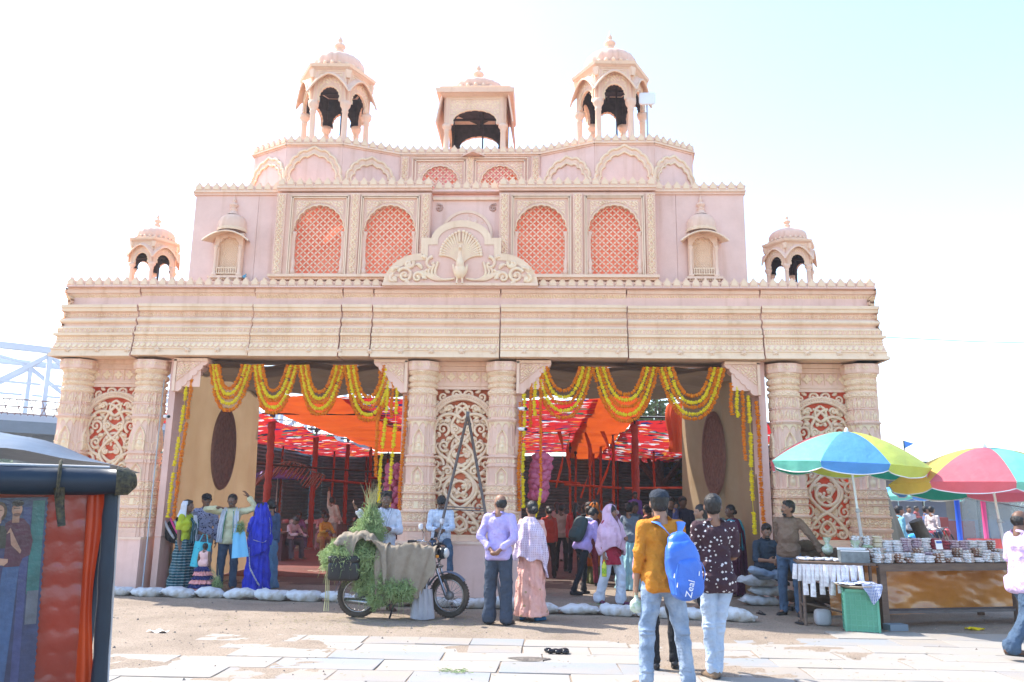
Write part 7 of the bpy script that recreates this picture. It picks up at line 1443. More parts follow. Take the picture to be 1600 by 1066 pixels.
# green fodder: thousands of small stems and leaves
m_fod = M('green_fodder', (.27, .39, .15), (.38, .47, .22), scale=18, rough=.7, bump=0, transl=.35); m_fod2 = M('dry_stem', (.42, .40, .20), rough=.8, bump=0)
def fodder(label, blobs, n, seed, loc, up_bias=.2, mats=(m_fod,), size=.034, stems=None):
    r = np.random.RandomState(seed); t = thing('fodder_bundle', label, 'fodder', loc, 0, 'fodder bundles on the motorcycle'); w = np.array([b[1][0] * b[1][1] * b[1][2] for b in blobs]) ** .7; w /= w.sum(); C = []
    for (c, s), ww in zip(blobs, w):
        m = int(n * ww); d = r.randn(m, 3); d /= np.linalg.norm(d, axis=1, keepdims=True); C.append(np.array(c) + d * np.array(s) * (.72 + .42 * r.uniform(0, 1, (m, 1)) ** 2.2) * (1 + .10 * np.sin(d[:, :1] * 7 + seed) + .08 * np.sin(d[:, 2:] * 9)))
    C = np.concatenate(C); m = len(C); A = r.randn(m, 3) + np.array([0, 0, up_bias]); A /= np.linalg.norm(A, axis=1, keepdims=True); B = np.cross(A, r.randn(m, 3)); B /= np.linalg.norm(B, axis=1, keepdims=True); L = size * r.uniform(.6, 1.4, (m, 1))
    V = np.stack([C - A * L, C - B * L * .16, C + A * L * 1.3, C + B * L * .16], 1).reshape(-1, 3); b = MB(); b.add(V, [np.arange(4 * m).reshape(m, 4)], 0, 0, False); b.build('leaves', mats[0], t, kind='stuff')
    b = MB(); k_ = n // 45
    for i in range(k_):
        c, s = blobs[r.randint(len(blobs))]; dd = r.randn(3); dd /= np.linalg.norm(dd); p0 = np.array(c) + dd * np.array(s) * .8; L = r.uniform(.08, .2); p1 = p0 + dd * L * .6 + np.array([0, 0, .02]); p2 = p1 + dd * L * .3 - np.array([0, 0, L * .5]); b.tube([p0, p1, p2], [.0035, .0028, .001], 4, caps=False)
    b.build('loose_stems', mats[0], t, kind='stuff')
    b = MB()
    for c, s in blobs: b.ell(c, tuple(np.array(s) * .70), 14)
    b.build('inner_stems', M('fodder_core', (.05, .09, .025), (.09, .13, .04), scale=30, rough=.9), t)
    if stems:
        b = MB(); base, tip, k, spread = stems
        for i in range(k): q = r.randn(3) * spread; p0 = np.array(base) + r.randn(3) * .02; p2 = np.array(tip) + q; b.tube([p0, (p0 + p2) / 2 + r.randn(3) * .02, p2], [.006, .004, .0015], 4)
        b.build('stems', m_fod2, t, kind='stuff')
    return t
fodder('large heap of green fodder under the burlap at the motorcycle\'s rear', [((-.12, -.10, .82), (.32, .30, .26)), ((-.28, -.16, .80), (.20, .22, .22)), ((.12, -.05, .80), (.22, .3, .26)), ((.10, -.1, .52), (.14, .16, .22))], 15000, 2, (-1.12, 11.42, 0))
fodder('tied green sheaf with pale roots up, held by the young man', [((0, 0, .0), (.22, .20, .16)), ((.02, 0, .12), (.16, .15, .16)), ((.03, 0, .27), (.09, .09, .14))], 6500, 3, (-1.05, 11.62, 1.15), .9, stems=((.03, 0, .32), (.02, -.02, .60), 55, .07))
fodder('low clump of green fodder hanging by the engine under the burlap', [((0, 0, 0), (.26, .16, .15)), ((-.30, -.02, .02), (.14, .13, .26))], 6000, 4, (-.52, 11.24, .38))
fodder('small green sprig bunch dangling by the little girl', [((0, 0, 0), (.09, .07, .14))], 900, 6, (-3.98, 13.55, .15), size=.022, stems=((0, 0, .1), (-.12, 0, .30), 8, .03))
fodder('green leafy bunch held in the royal-blue-saree woman\'s hand', [((0, 0, 0), (.08, .07, .12))], 800, 7, (-3.70, 13.68, 1.10), size=.02)
# burlap pieces
m_bur = M('burlap', (.33, .27, .20), (.27, .215, .155), scale=12, rough=.95, bump=.9, bscale=220, transl=.05)
def cloth_over(name, label, hf_, xs, ys, loc, cut=None, rot=0):
    X, Y = np.meshgrid(xs, ys, indexing='ij'); Z = hf_(X, Y); b = MB(); b.grid(np.stack([X, Y, Z], -1)); o = b.build(name, m_bur, loc=loc, rot=(0, 0, rot)); s = o.modifiers.new('s', 'SOLIDIFY'); s.thickness = .008; return tag(o, label, 'cloth', 'burlap pieces on the motorcycle')
def hang(name, label, top, prof, loc, rot=0, n=60):
    """cloth draped over a ridge: top(x) gives the ridge height, prof(x) the front hem; falls to the front and a little behind"""
    xs = np.linspace(0, 1, n); ss = np.linspace(-.35, 1, 46); G = []
    for u in xs:
        tz, hem, xx, w = top(u), prof(u), loc[3] * (u - .5), loc[4]; col = []
        for s in ss:
            if s < 0: y = w + .02; z = tz + s * .35 ; y = w * (1 + .1 * s)
            elif s < .25: f = s / .25; y = w * cos(f * pi); z = tz + .03 * sin(f * pi)
            else: f = (s - .25) / .75; y = -w - .06 * f ** .6 - .034 * sin(u * 19 + f * 1.5) * f - .012 * sin(u * 43 + f * 3) * f; z = tz - (tz - hem) * f
            col.append((xx * (1 - .06 * max(0, s)) + .012 * sin(s * 9 + u * 20), y + .008 * sin(u * 41 + s * 5), z + .016 * sin(u * 13 + s * 3) + .009 * sin(u * 37 + s * 8) + .006 * sin(u * 61 - s * 11)))
        G.append(col)
    b = MB(); b.grid(np.array(G)); o = b.build(name, m_bur, loc=loc[:3], rot=(0, 0, rot)); s = o.modifiers.new('s', 'SOLIDIFY'); s.thickness = .008; return tag(o, label, 'cloth', 'burlap pieces on the motorcycle')
hang('burlap_sheet', 'burlap sheet draped over the motorcycle seat and tank, its hem dipping low', lambda u: .93 + .05 * sin(u * 3) - .03 * (u < .1), lambda u: .22 + .46 * abs(u - .22) ** .9 + .10 * max(0, sin((u - .35) * 9)) * (u > .35) - .18 * (.55 < u < .9) * sin((u - .55) / .35 * pi), (-.46, 11.42, 0, .86, .16), radians(8))
hang('burlap_sheet', 'burlap sheet thrown over the top of the green fodder heap', lambda u: 1.02 + .14 * sin(min(1, u * 1.15) * pi) ** .7 - .05 * u, lambda u: .98 + .1 * sin(u * 3) - .36 * exp(-((u - .30) / .09) ** 2) - .52 * exp(-((u - 1.0) / .13) ** 2), (-1.08, 11.42, 0, .74, .27), radians(8))
b = MB(); 
for k in range(3): b.tube([(-1.47 + .02 * k, 11.15, .93), (-1.50 + .02 * k, 11.12, .6), (-1.49 + .025 * k, 11.1, .3 - .05 * k), (-1.50 + .03 * k, 11.1, .12)], .006, 5)
tag(b.build('twine', m_fod2), 'pale twine ends hanging from the rear of the motorcycle', 'twine')
b = MB(); T, Z = np.meshgrid(np.linspace(-1, 1, 26), np.linspace(0, 1, 18), indexing='ij')
for q in (-1, 1): b.grid(np.stack([T * (.17 - .05 * Z), q * (.055 * (1 - T ** 2) ** .5) * (1 - .6 * Z) + .016 * np.sin(T * 11 + Z * 3) * (.4 + Z) + .006 * np.sin(T * 27), .38 * Z - .02 * (1 - T ** 2) * (1 - Z)], -1), flip=q > 0)
for q in (-.05, .05): b.tube([(q, 0, .37), (q * .6, 0, .56), (0, 0, .62)], .010, 6)
o = b.build('cloth_bag', M('off_white_bag', (.42, .41, .43), (.30, .29, .31), rough=.85, bump=.9, bscale=60), loc=(-.18, 11.28, .03), rot=(0, 0, .05)); tag(o, 'off-white shopping bag hanging low before the front wheel of the motorcycle', 'bag')
# iron tripod frame behind
m_iron = M('weathered_iron', (.10, .10, .11), (.16, .12, .10), scale=14, rough=.7)
tp = thing('iron_tripod', 'tall rusty iron A-frame tripod standing before the central panel', 'tripod', (.28, 12.35, 0))
for a in ((-.62, -.10, 0), (.60, -.05, 0), (.56, .55, 0)): b = MB(); b.tube([a, (0, 0, 2.95)], .022, 8); b.build('leg', m_iron, tp)
b = MB(); b.tube([(-.31, -.05, 1.48), (.29, -.03, 1.46)], .010, 6); b.tube([(-.30, -.05, 1.52), (.29, -.03, 1.50)], .010, 6); b.build('cross_bar', m_iron, tp); b = MB(); b.tube([(-.06, 0, 2.78), (.06, 0, 2.80)], .018, 6); b.box((0, 0, 2.95), (.05, .05, .08)); b.build('hinge', m_iron, tp)
b = MB(); b.box((0, 0, 0), (.13, .02, .10), ry_(.2)); b.ell((0, 0, .0), (.03, .015, .03), 8)
# ------------------------------------------------------------------ snack stall
m_wood = M('worn_brown_wood', (.17, .11, .075), (.12, .075, .055), scale=5, rough=.75, bump=.6, bscale=40, mscale=(1, 6, 6)); m_wood2 = M('grey_old_plank', (.16, .13, .12), (.11, .09, .08), scale=6, rough=.85, bump=.7, mscale=(1, 8, 8))
tb = thing('stall_table', 'long brown wooden snack table with a plank shelf and brown sheet behind', 'table', (0, 0, 0)); A0 = np.array([6.02, 11.2, 0]); A1 = np.array([8.55, 11.95, 0]); ang = atan2(.75, 2.53); tb.location = tuple(A0); tb.rotation_euler = (0, 0, ang)
LT = 3.0
for k in range(5): b = MB(); b.box((LT / 2 - .02, .09 + k * .20, .825), (LT, .19, .03)); b.build('top_plank', m_wood, tb)
b = MB(); b.box((LT / 2 - .02, -.01, .79), (LT, .03, .09)); b.build('front_rail', m_wood, tb)
for x, y in ((.06, .05), (2.28, .05), (2.46, .9), (.10, .9), (2.86, .05)): b = MB(); b.box((x, y, .39), (.10 if y < .5 else .07, .07, .80)); b.build('leg', m_wood, tb)
b = MB(); b.box((1.40, .16, .20), (2.75, .24, .035), ry_(.005)); b.build('shelf_plank', m_wood2, tb)
b = MB(); X, Z = np.meshgrid(np.linspace(-.35, 2.9, 50), np.linspace(.10, .80, 24), indexing='ij'); b.grid(np.stack([X, .62 + .02 * np.sin(X * 5 + Z * 6) + .05 * gnoise(X, Z * 2, 2.2, 9), Z], -1), flip=True)
m_psheet = M('brown_plastic_sheet', (.66, .25, .045), (.50, .18, .035), scale=1.6, rough=.22, bump=.6, bscale=5, spec=.7); b.build('plastic_sheet', m_psheet, tb)
t2 = thing('side_table', 'small wooden side table left of the snack table, its front hung with white pouches', 'table', (5.02, 11.35, 0), radians(-12)); 
for k in range(4): b = MB(); b.box((.45, .07 + k * .15, .835), (1.0, .14, .028)); b.build('top_plank', m_wood, t2)
for x, y in ((.02, .04), (.88, .04), (.02, .58), (.88, .58), (.66, .04)): b = MB(); b.tube([(x, y, 0), (x, y, .82)], .022, 6); b.build('leg', m_wood, t2)
b = MB(); b.tube([(.02, .04, .30), (.88, .04, .12)], .014, 6); b.tube([(.02, .04, .25), (.02, .58, .25)], .014, 6); b.build('stretcher', m_wood, t2)
# goods: rows of piled snack packets
m_pk = [M('packet_white', (.68, .68, .70), (.42, .30, .24), scale=24, rough=.2, bump=.8, bscale=50, mixr=(.5, .56), spec=.7), M('packet_brown', (.22, .10, .06), (.62, .55, .50), scale=22, rough=.2, bump=.8, bscale=50, mixr=(.5, .58), spec=.7), M('packet_cream', (.66, .55, .32), (.6, .5, .4), scale=24, rough=.25, bump=.8, bscale=50, spec=.7), M('packet_pale', (.78, .78, .80), (.55, .5, .52), scale=18, rough=.2, bump=.8, bscale=50, spec=.7), M('packet_green', (.15, .32, .12), (.5, .52, .4), scale=30, rough=.3, bump=.8, bscale=50), M('packet_red', (.38, .05, .07), (.2, .03, .05), scale=30, rough=.3, bump=.8, bscale=50), M('packet_plum', (.22, .10, .16), (.6, .5, .55), scale=26, rough=.25, bump=.8, bscale=50)]
def packet_mesh(m):
    b = MB(); b.ell((0, 0, .018), (.078, .055, .020), 12, p=3.2); V = b.V[0]; V[:, 2] += .004 * np.sin(V[:, 0] * 60) * np.cos(V[:, 1] * 70); me = b.mesh('snack_packet'); me.materials.append(m); return me
pkm = [packet_mesh(m) for m in m_pk]
Mt = Matrix.Translation(tuple(A0)) @ Matrix.Rotation(ang, 4, 'Z'); nm = ['white', 'brown', 'cream', 'pale', 'green', 'red', 'plum']
cols = []
u = .08; seq_back = [0, 0, 2, 3, 3, 6, 6, 3, 5, 5, 6, 6, 3, 3, 1, 2, 2]; seq_mid = [1, 0, 1, 3, 0, 1, 6, 0, 3, 1, 0, 1, 3, 0, 0, 1, 3]; seq_f = [0, 0, 1, 1, 3, 3, 1, 1, 0, 0, 3, 0, 0, 3, 0, 3, 0]
ordn = ['first', 'second', 'third', 'fourth', 'fifth', 'sixth', 'seventh', 'eighth', 'ninth', 'tenth', 'eleventh', 'twelfth', 'thirteenth', 'fourteenth', 'fifteenth', 'sixteenth', 'seventeenth']
for ri, (seq, y0, base, hmax) in enumerate(((seq_f, .14, 0, 4), (seq_mid, .34, 0, 6), (seq_back, .56, 0, 11))):
    for ci, k in enumerate(seq):
        h_ = hmax - (rnd.randint(0, 2) if ri < 2 else [0, 0, 0, 2, 2, 1, 1, 1, 1, 2, 2, 2, 2, 2, 2, 6, 6][ci]); x = .10 + ci * .166
        pile = thing('packet_pile', f'{ordn[ci]} pile from the left of {nm[k]} snack packets, {["front", "middle", "back"][ri]} row on the long table', 'snack packets', tuple(Mt @ Vector((x, y0, .842))), ang + rnd.uniform(-.06, .06), 'piles of snack packets on the long table')
        for j in range(max(2, h_)): inst_ = link('snack_packet', pkm[k], None, pile, (rnd.uniform(-.012, .012), rnd.uniform(-.012, .012), j * .031), (rnd.uniform(-.12, .12), rnd.uniform(-.1, .1), rnd.uniform(-.15, .15)))
M2 = Matrix.Translation((5.02, 11.35, 0)) @ Matrix.Rotation(radians(-12), 4, 'Z')
for ci in range(5):
    pile = thing('packet_pile', f'{ordn[ci]} green-white packet pile from the left between the tin box and the tall piles', 'snack packets', (5.90 + ci * .085, 11.72 - (ci % 2) * .14, .86), .3, 'green snack packets beside the tin box')
    for j in range(4 + ci % 3): link('snack_packet', pkm[4 if (j + ci) % 2 else 0], None, pile, (rnd.uniform(-.02, .02), rnd.uniform(-.02, .02), j * .033), (0, 0, rnd.uniform(-.3, .3)))
for ci in range(14):
    o = link('snack_packet', pkm[3], None, None, tuple(M2 @ Vector((.05 + (ci % 7) * .11, .40 - (ci // 7) * .16, .853))), (rnd.uniform(-.2, .2), rnd.uniform(-.2, .2), rnd.uniform(0, 3))); tag(o, 'one of the loose clear pouches spread over the side table left of the tin box', 'pouch', 'loose pouches on the side table')
# hanging white pouches before the side table
b = MB(); P_ = []
for k in range(16):
    x = -.08 + k * .055; L = rnd.uniform(.20, .44)
    X, Z = np.meshgrid(np.linspace(-.030, .030, 6), np.linspace(0, 1, 10), indexing='ij'); bb = MB()
    for q in (-1, 1): bb.grid(np.stack([X * (1 + .2 * Z), q * (.018 * np.sin(Z * pi) + .004) * (1 - (X / .034) ** 2), -L * Z], -1), flip=q < 0)
    o = bb.build('hanging_pouch', m_pk[3], loc=tuple(M2 @ Vector((x, -.03 - .02 * (k % 2), .82))), rot=(rnd.uniform(-.1, .1), rnd.uniform(-.12, .12), rnd.uniform(-.5, .5))); tag(o, 'one of the long white pouches hanging in a row from the side table', 'pouch', 'white pouches hanging from the side table')
tbx = thing('tin_box', 'grey open tin cash box on the side table', 'box', tuple(M2 @ Vector((.70, .14, .85))), radians(-8)); b = MB(); m_tin = M('worn_tin', (.20, .23, .24), (.13, .15, .16), scale=9, rough=.45, metal=.4, bump=.4)
for c, d in (((0, -.09, .08), (.36, .012, .16)), ((0, .09, .08), (.36, .012, .16)), ((-.18, 0, .08), (.012, .19, .16)), ((.18, 0, .08), (.012, .19, .16)), ((0, 0, .01), (.36, .19, .012))): b.box(c, d)
b.build('box_sides', m_tin, tbx); b = MB(); b.box((0, .10, .175), (.37, .012, .03)); b.box((0, -.098, .155), (.37, .006, .012)); b.build('rim', m_white, tbx)
b = MB(); b.ell((0, 0, 0), (.11, .09, .09), 16); b.lathe([(.07, .05), (.03, .10), (.07, .20)], 14); o = b.build('polythene_bag', m_poly, loc=(5.92, 11.72, .93)); d = o.modifiers.new('d', 'DISPLACE'); d.texture = TX2; d.strength = .04; tag(o, 'puffed clear polythene bag beside the umbrella pole', 'bag')
b = MB(); b.ell((0, 0, 0), (.08, .08, .07), 16); b.lathe([(.06, .03), (.02, .09), (.06, .17)], 14); o = b.build('polythene_bag', m_poly, loc=(5.62, 12.0, .98)); d = o.modifiers.new('d', 'DISPLACE'); d.texture = TX2; d.strength = .04; tag(o, 'knotted clear polythene bag behind the tin box', 'bag')
card = thing('payment_card', 'small framed card leaning on the piles of the long table', 'sign', tuple(Mt @ Vector((1.22, .25, 1.02))), ang); b = MB(); b.box((0, 0, .06), (.11, .008, .13), rx_(-.15)); b.build('board', m_white, card); b = MB(); b.box((0, -.006, .095), (.09, .004, .03), rx_(-.15)); b.build('print_band', M('print_blue', (.05, .15, .5)), card)
# sacks heaped behind the side table
for k, (x, y, z, a) in enumerate([(5.35, 12.7, .62, .3), (5.75, 12.75, .62, -.2), (5.5, 12.72, .78, .1), (5.85, 12.7, .76, -.4), (5.6, 12.75, .90, .2), (5.4, 12.8, .46, 0), (5.85, 12.8, .46, .2), (5.6, 12.8, .30, 0), (5.4, 12.8, .15, .1), (5.85, 12.8, .12, .2), (5.6, 12.8, 0, .1)]):
    b = MB(); b.grid(sack(b, .50, .30, .19, 60 + k), closev=True, flip=True); tag(b.build('jute_sack', M('dark_jute', (.13, .085, .055), (.09, .06, .04), scale=14, rough=.95, bump=.9, bscale=150), loc=(x, y, z), rot=(0, 0, a)), ['left sack of the second layer', 'right sack of the second layer', 'left sack just under the top', 'right sack just under the top', 'topmost sack', 'left sack of the middle layer', 'right sack of the middle layer', 'single sack below the middle layer', 'left sack of the low layer', 'right sack of the low layer', 'lowest sack'][k] + ' in the brown heap behind the side table', 'sack', 'brown jute sacks heaped behind the side table')
# green crate with basket and cloth
m_crate = M('green_crate_plastic', (.10, .34, .22), (.12, .38, .26), scale=4, rough=.4, bump=.1); cr = thing('plastic_crate', 'tall green plastic crate standing before the side table', 'crate', (5.66, 11.05, 0), radians(-14))
b = MB(); W, Dp, Hc = .40, .30, .52
for s in (-1, 1):
    for z in np.linspace(.02, Hc, 9): b.box((0, s * Dp / 2, z), (W, .012, .012)); b.box((s * W / 2, 0, z), (.012, Dp, .012))
    for x in np.linspace(-W / 2, W / 2, 7): b.box((x, s * Dp / 2, Hc / 2), (.012, .014, Hc))
    for y in np.linspace(-Dp / 2, Dp / 2, 5): b.box((s * W / 2, y, Hc / 2), (.014, .012, Hc))
b.build('lattice_sides', m_crate, cr); b = MB(); b.box((0, 0, .02), (W, Dp, .02)); b.box((0, Dp / 2 - .012, Hc / 2), (W - .02, .004, Hc - .02)); b.box((0, -Dp / 2 + .010, Hc / 2), (W - .03, .004, Hc - .04)); b.box((W / 2 - .01, 0, Hc / 2), (.004, Dp - .02, Hc - .02)); b.build('inner_walls', m_crate, cr)
b = MB()
for s in (-1, 1): b.box((0, s * Dp / 2, Hc), (W + .03, .03, .035)); b.box((s * W / 2, 0, Hc), (.03, Dp + .03, .035)); b.box((s * W / 2, -Dp / 2, Hc / 2), (.03, .02, Hc))
b.build('rim', m_crate, cr)
b = MB(); b.lathe([(0, 0), (.20, 0), (.25, .035), (.255, .04), (.26, .03)], 30); tag(b.build('winnowing_basket', M('cane', (.32, .26, .19), rough=.8), loc=(5.62, 11.05, .56), rot=(.06, 0, 0)), 'flat cane basket on top of the green crate', 'basket')
b = MB(); X, Y = np.meshgrid(np.linspace(-.26, .26, 40), np.linspace(-.2, .2, 30), indexing='ij'); b.grid(np.stack([X, Y, .03 + .025 * gnoise(X * 8, Y * 8, 1.3, 3)], -1)); X, Z = np.meshgrid(np.linspace(0, .26, 20), np.linspace(0, 1, 20), indexing='ij'); b.grid(np.stack([X, -.21 - .03 * np.sin(X * 40) * Z - .05 * Z ** .5, .03 - .26 * Z * (1 - np.abs(X - .13) / .16)], -1))
m_chk = fab('blue_check_cloth', (.05, .09, .35)); pattern(m_chk, 'check', (.55, .58, .62), 55, width=.35); tag(b.build('checked_cloth', m_chk, loc=(5.62, 11.05, .58)), 'blue and white checked cloth drooping over the crate basket', 'cloth')
b = MB(); b.ell((0, 0, 0), (.11, .07, .11), 14, p=4); tag(b.build('grey_can', m_grey, loc=(5.30, 11.45, .11)), 'small grey tin standing left of the green crate', 'tin')
for k, (x, y, a) in enumerate([(5.02, 11.5, .4), (5.12, 11.62, .5), (4.72, 12.4, .2), (5.35, 13.1, .9), (5.5, 13.2, .7)]):
    b = MB(); b.ell((0, 0, .01), (.045, .12, .012), 14, p=2.6); b.tube([(-.035, .0, .02), (0, .05, .05), (.035, 0, .02)], .008, 6, flat=.5); tag(b.build('slipper', m_shoe_b if k != 1 else m_shoe_br, loc=(x, y, 0.01), rot=(0, 0, a)), ['dark slipper left of the grey tin', 'brown slipper behind the dark one by the grey tin', 'black slipper by the brown-shirt man\'s foot', 'left dark slipper under the side table', 'right dark slipper under the side table'][k], 'slipper', 'slippers by the stall')
b = MB(); b.box((0, 0, .04), (.26, .16, .08)); tag(b.build('concrete_block', M('blue_grey_block', (.22, .26, .30), rough=.9), loc=(6.15, 11.16, 0), rot=(0, 0, .2)), 'blue-grey block under the long table\'s left leg', 'block')
# umbrellas
um_c = {'t': M('umb_teal', (.26, .74, .60), rough=.5, var=.12, bump=.6, bscale=7, bdist=.04, transl=.45), 'b': M('umb_blue', (.12, .38, .80), rough=.45, var=.12, bump=.6, bscale=7, bdist=.04, transl=.4), 'y': M('umb_lime', (.70, .78, .16), rough=.5, var=.12, bump=.6, bscale=7, bdist=.04, transl=.45), 'r': M('umb_red', (.85, .20, .24), rough=.5, var=.12, bump=.6, bscale=7, bdist=.04, transl=.45), 'g': M('umb_green', (.05, .45, .30), rough=.5, var=.12, bump=.6, bscale=7, bdist=.04, transl=.4), 'Y': M('umb_yellow', (.88, .68, .14), rough=.5, var=.12, bump=.6, bscale=7, bdist=.04, transl=.45)}
def umbrella(label, loc, Rr, hz, cols_, a0, tilt, foot, hem=.16):
    t = thing('sun_umbrella', label, 'umbrella', loc, 0, 'market umbrellas over the stall'); n = len(cols_)
    for i, c in enumerate(cols_):
        b = MB(); A, U_ = np.meshgrid(np.linspace(0, 1, 12), np.linspace(0, 1, 16), indexing='ij'); a = a0 + 2 * pi * (i + A) / n
        inw = 1 - .06 * np.sin(A * pi) * U_ ** 2; r = Rr * U_ * inw; z = -hz * (U_ ** 1.75) + .02 * np.sin(A * pi) * np.sin(U_ * pi); b.grid(np.stack([r * np.cos(a), r * np.sin(a), z], -1)); o = b.build('canopy_panel', um_c[c], t, rot=tilt)
        b = MB(); A, V_ = np.meshgrid(np.linspace(0, 1, 14), np.linspace(0, 1, 6), indexing='ij'); a = a0 + 2 * pi * (i + A) / n; r = Rr * (1 - .06 * np.sin(A * pi)) - .06 * V_ + .018 * np.sin(A * 14 + i) * V_; z = -hz - hem * V_ * (.55 + .45 * np.sin(A * pi) ** .7); b.grid(np.stack([r * np.cos(a), r * np.sin(a), z], -1)); o = b.build('valance', um_c[c], t, rot=tilt)
        b = MB(); u = np.linspace(0, 1, 14); a = a0 + 2 * pi * i / n; b.tube(np.stack([Rr * u * cos(a), Rr * u * sin(a), -hz * u ** 1.75 - .012], -1), .006, 5); b.build('rib', m_white, t, rot=tilt)
        b = MB(); aa = np.linspace(0, 1, 14); a = a0 + 2 * pi * (i + aa) / n; r = Rr * (1 - .06 * np.sin(aa * pi)) - .06 + .018 * np.sin(aa * 14 + i); b.tube(np.stack([r * np.cos(a), r * np.sin(a), -hz - hem * (.55 + .45 * np.sin(aa * pi) ** .7)], -1), .008, 5); b.build('piping', m_white, t, rot=tilt)
    f = np.array(foot) - np.array(loc); b = MB(); b.tube([(0, 0, .03), tuple(f * .45)], .018, 10); b.build('upper_pole', m_white, t); b = MB(); b.tube([tuple(f * .43), tuple(f)], .024, 10); b.build('lower_pole', m_white, t); b = MB(); q = f * .43; b.ell(tuple(q), (.034, .034, .04), 10); b.tube([tuple(q), tuple(q + np.array([.06, -.02, -.01]))], .008, 6); b.build('clamp', m_grey, t)
    b = MB(); b.lathe([(0, .07), (.02, .06), (.03, .01), (.03, 0)], 12); b.build('tip', m_white, t, rot=tilt)
umbrella('umbrella of teal, blue and lime panels leaning over the side table', (6.05, 12.1, 2.70), 1.16, .50, ['r', 't', 'b', 'y', 'r', 'g', 'y', 'g'], radians(-157.5 - 60), (.02, .05, 0), (6.28, 12.2, 0))
umbrella('umbrella of yellow, red and green panels over the long table\'s right end', (8.08, 12.1, 2.48), 1.36, .58, ['Y', 'r', 't', 'Y', 'b', 'r', 'g', 'b'], radians(-195), (-.03, .03, 0), (8.30, 12.1, 0))
# ------------------------------------------------------------------ right background
bo = thing('net_booth', 'booth with blue and pink posts, clear net walls and a red counter skirt', 'booth', (10.85, 18.5, 0), radians(6))
m_net = M('clear_net_sheet', (.30, .36, .37), (.24, .30, .32), scale=1.5, rough=.15, bump=.3, bscale=3, alpha=.55, spec=.8)
for x, m, r_ in ((0, M('blue_post', (.02, .10, .62), rough=.4), .055), (.62, M('pink_post', (.75, .08, .25), rough=.4), .05), (5.2, MATS['blue_post'], .055)): b = MB(); b.tube([(x, 0, 0), (x, 0, 2.5)], r_, 12); b.build('post', m, bo)
for x in (.10, .72): b = MB(); X, Z = np.meshgrid(np.linspace(x, x + (.44 if x < .5 else 4.35), 24), np.linspace(.9, 2.45, 20), indexing='ij'); b.grid(np.stack([X, .02 * np.sin(X * 6 + Z * 2), Z], -1), flip=True); b.build('net_panel', m_net, bo)
b = MB(); X, Z = np.meshgrid(np.linspace(.1, 5.2, 80), np.linspace(.02, .92, 12), indexing='ij'); b.grid(np.stack([X, -.08 + .04 * np.sin(X * 22) * (1 - Z), Z], -1), flip=True); b.build('counter_skirt', M('coral_cloth', (.80, .14, .12), (.7, .1, .1), scale=8, rough=.7, transl=.3), bo)
b = MB(); b.box((2.6, .1, 2.48), (5.4, .12, .08)); b.build('top_rail', MATS['blue_post'], bo); b = MB(); b.tube([(-.2, -.1, 1.9), (1.8, -.15, 1.55), (4.6, -.1, 1.25)], .012, 5); b.build('rope', m_wood2, bo)
for k, (x, y, w, h_, d, c, lab) in enumerate([(19.5, 40, 5, 3.2, 3, (.05, .07, .09), 'dark-roofed stall far behind the blue umbrella'), (24.5, 44, 6, 3.0, 3, (.35, .38, .42), 'long pale stall far behind the booth'), (27, 36, 6, 3.4, 3, (.10, .12, .15), 'dark stall far right behind the red umbrella')]):
    t = thing('market_stall', lab, 'stall', (x, y, 0)); b = MB(); b.prism([(-w / 2 - .4, h_), (w / 2 + .4, h_), (w / 2, h_ + .5), (-w / 2, h_ + .5)], -d / 2, d / 2); b.build('roof', M(f'stall_roof_{k}', c, rough=.8), t)
    for sx in (-1, 0, 1): b = MB(); b.tube([(sx * w / 2, -d / 2, 0), (sx * w / 2, -d / 2, h_)], .06, 8); b.build('post', m_steel, t)
    b = MB(); b.box((0, -d / 2 + .2, .5), (w * .9, .5, .9)); b.build('counter', M(f'stall_counter_{k}', [(.3, .1, .1), (.25, .3, .4), (.5, .35, .1)][k], rough=.8), t); b = MB(); b.box((0, d / 2, h_ / 2), (w, .05, h_)); b.build('back_panel', M(f'stall_back_{k}', [(.25, .25, .3), (.4, .35, .3), (.2, .25, .25)][k], rough=.9), t)
    b = MB(); b.tube([(0, 0, h_ + .5), (0, 0, h_ + 1.6)], .03, 6); b.build('flag_pole', m_steel, t); b = MB(); b.prism([(0, h_ + 1.6), (.5, h_ + 1.45), (0, h_ + 1.2)], -.01, .01); b.build('flag', MATS['umb_blue'], t)
umbrella('small faded blue umbrella far behind, before the dark-roofed stall', (14.6, 30, 2.3), 1.2, .35, ['b', 't', 'b', 't', 'b', 't', 'b', 't'], 0, (0, 0, 0), (14.6, 30, 0)); umbrella('small white-blue and yellow umbrella beside the blue booth post', (16.0, 31, 2.35), 1.4, .4, ['Y', 'b', 'Y', 't', 'b', 'Y', 't', 'b'], 0.3, (0, 0, 0), (16.0, 31, 0))
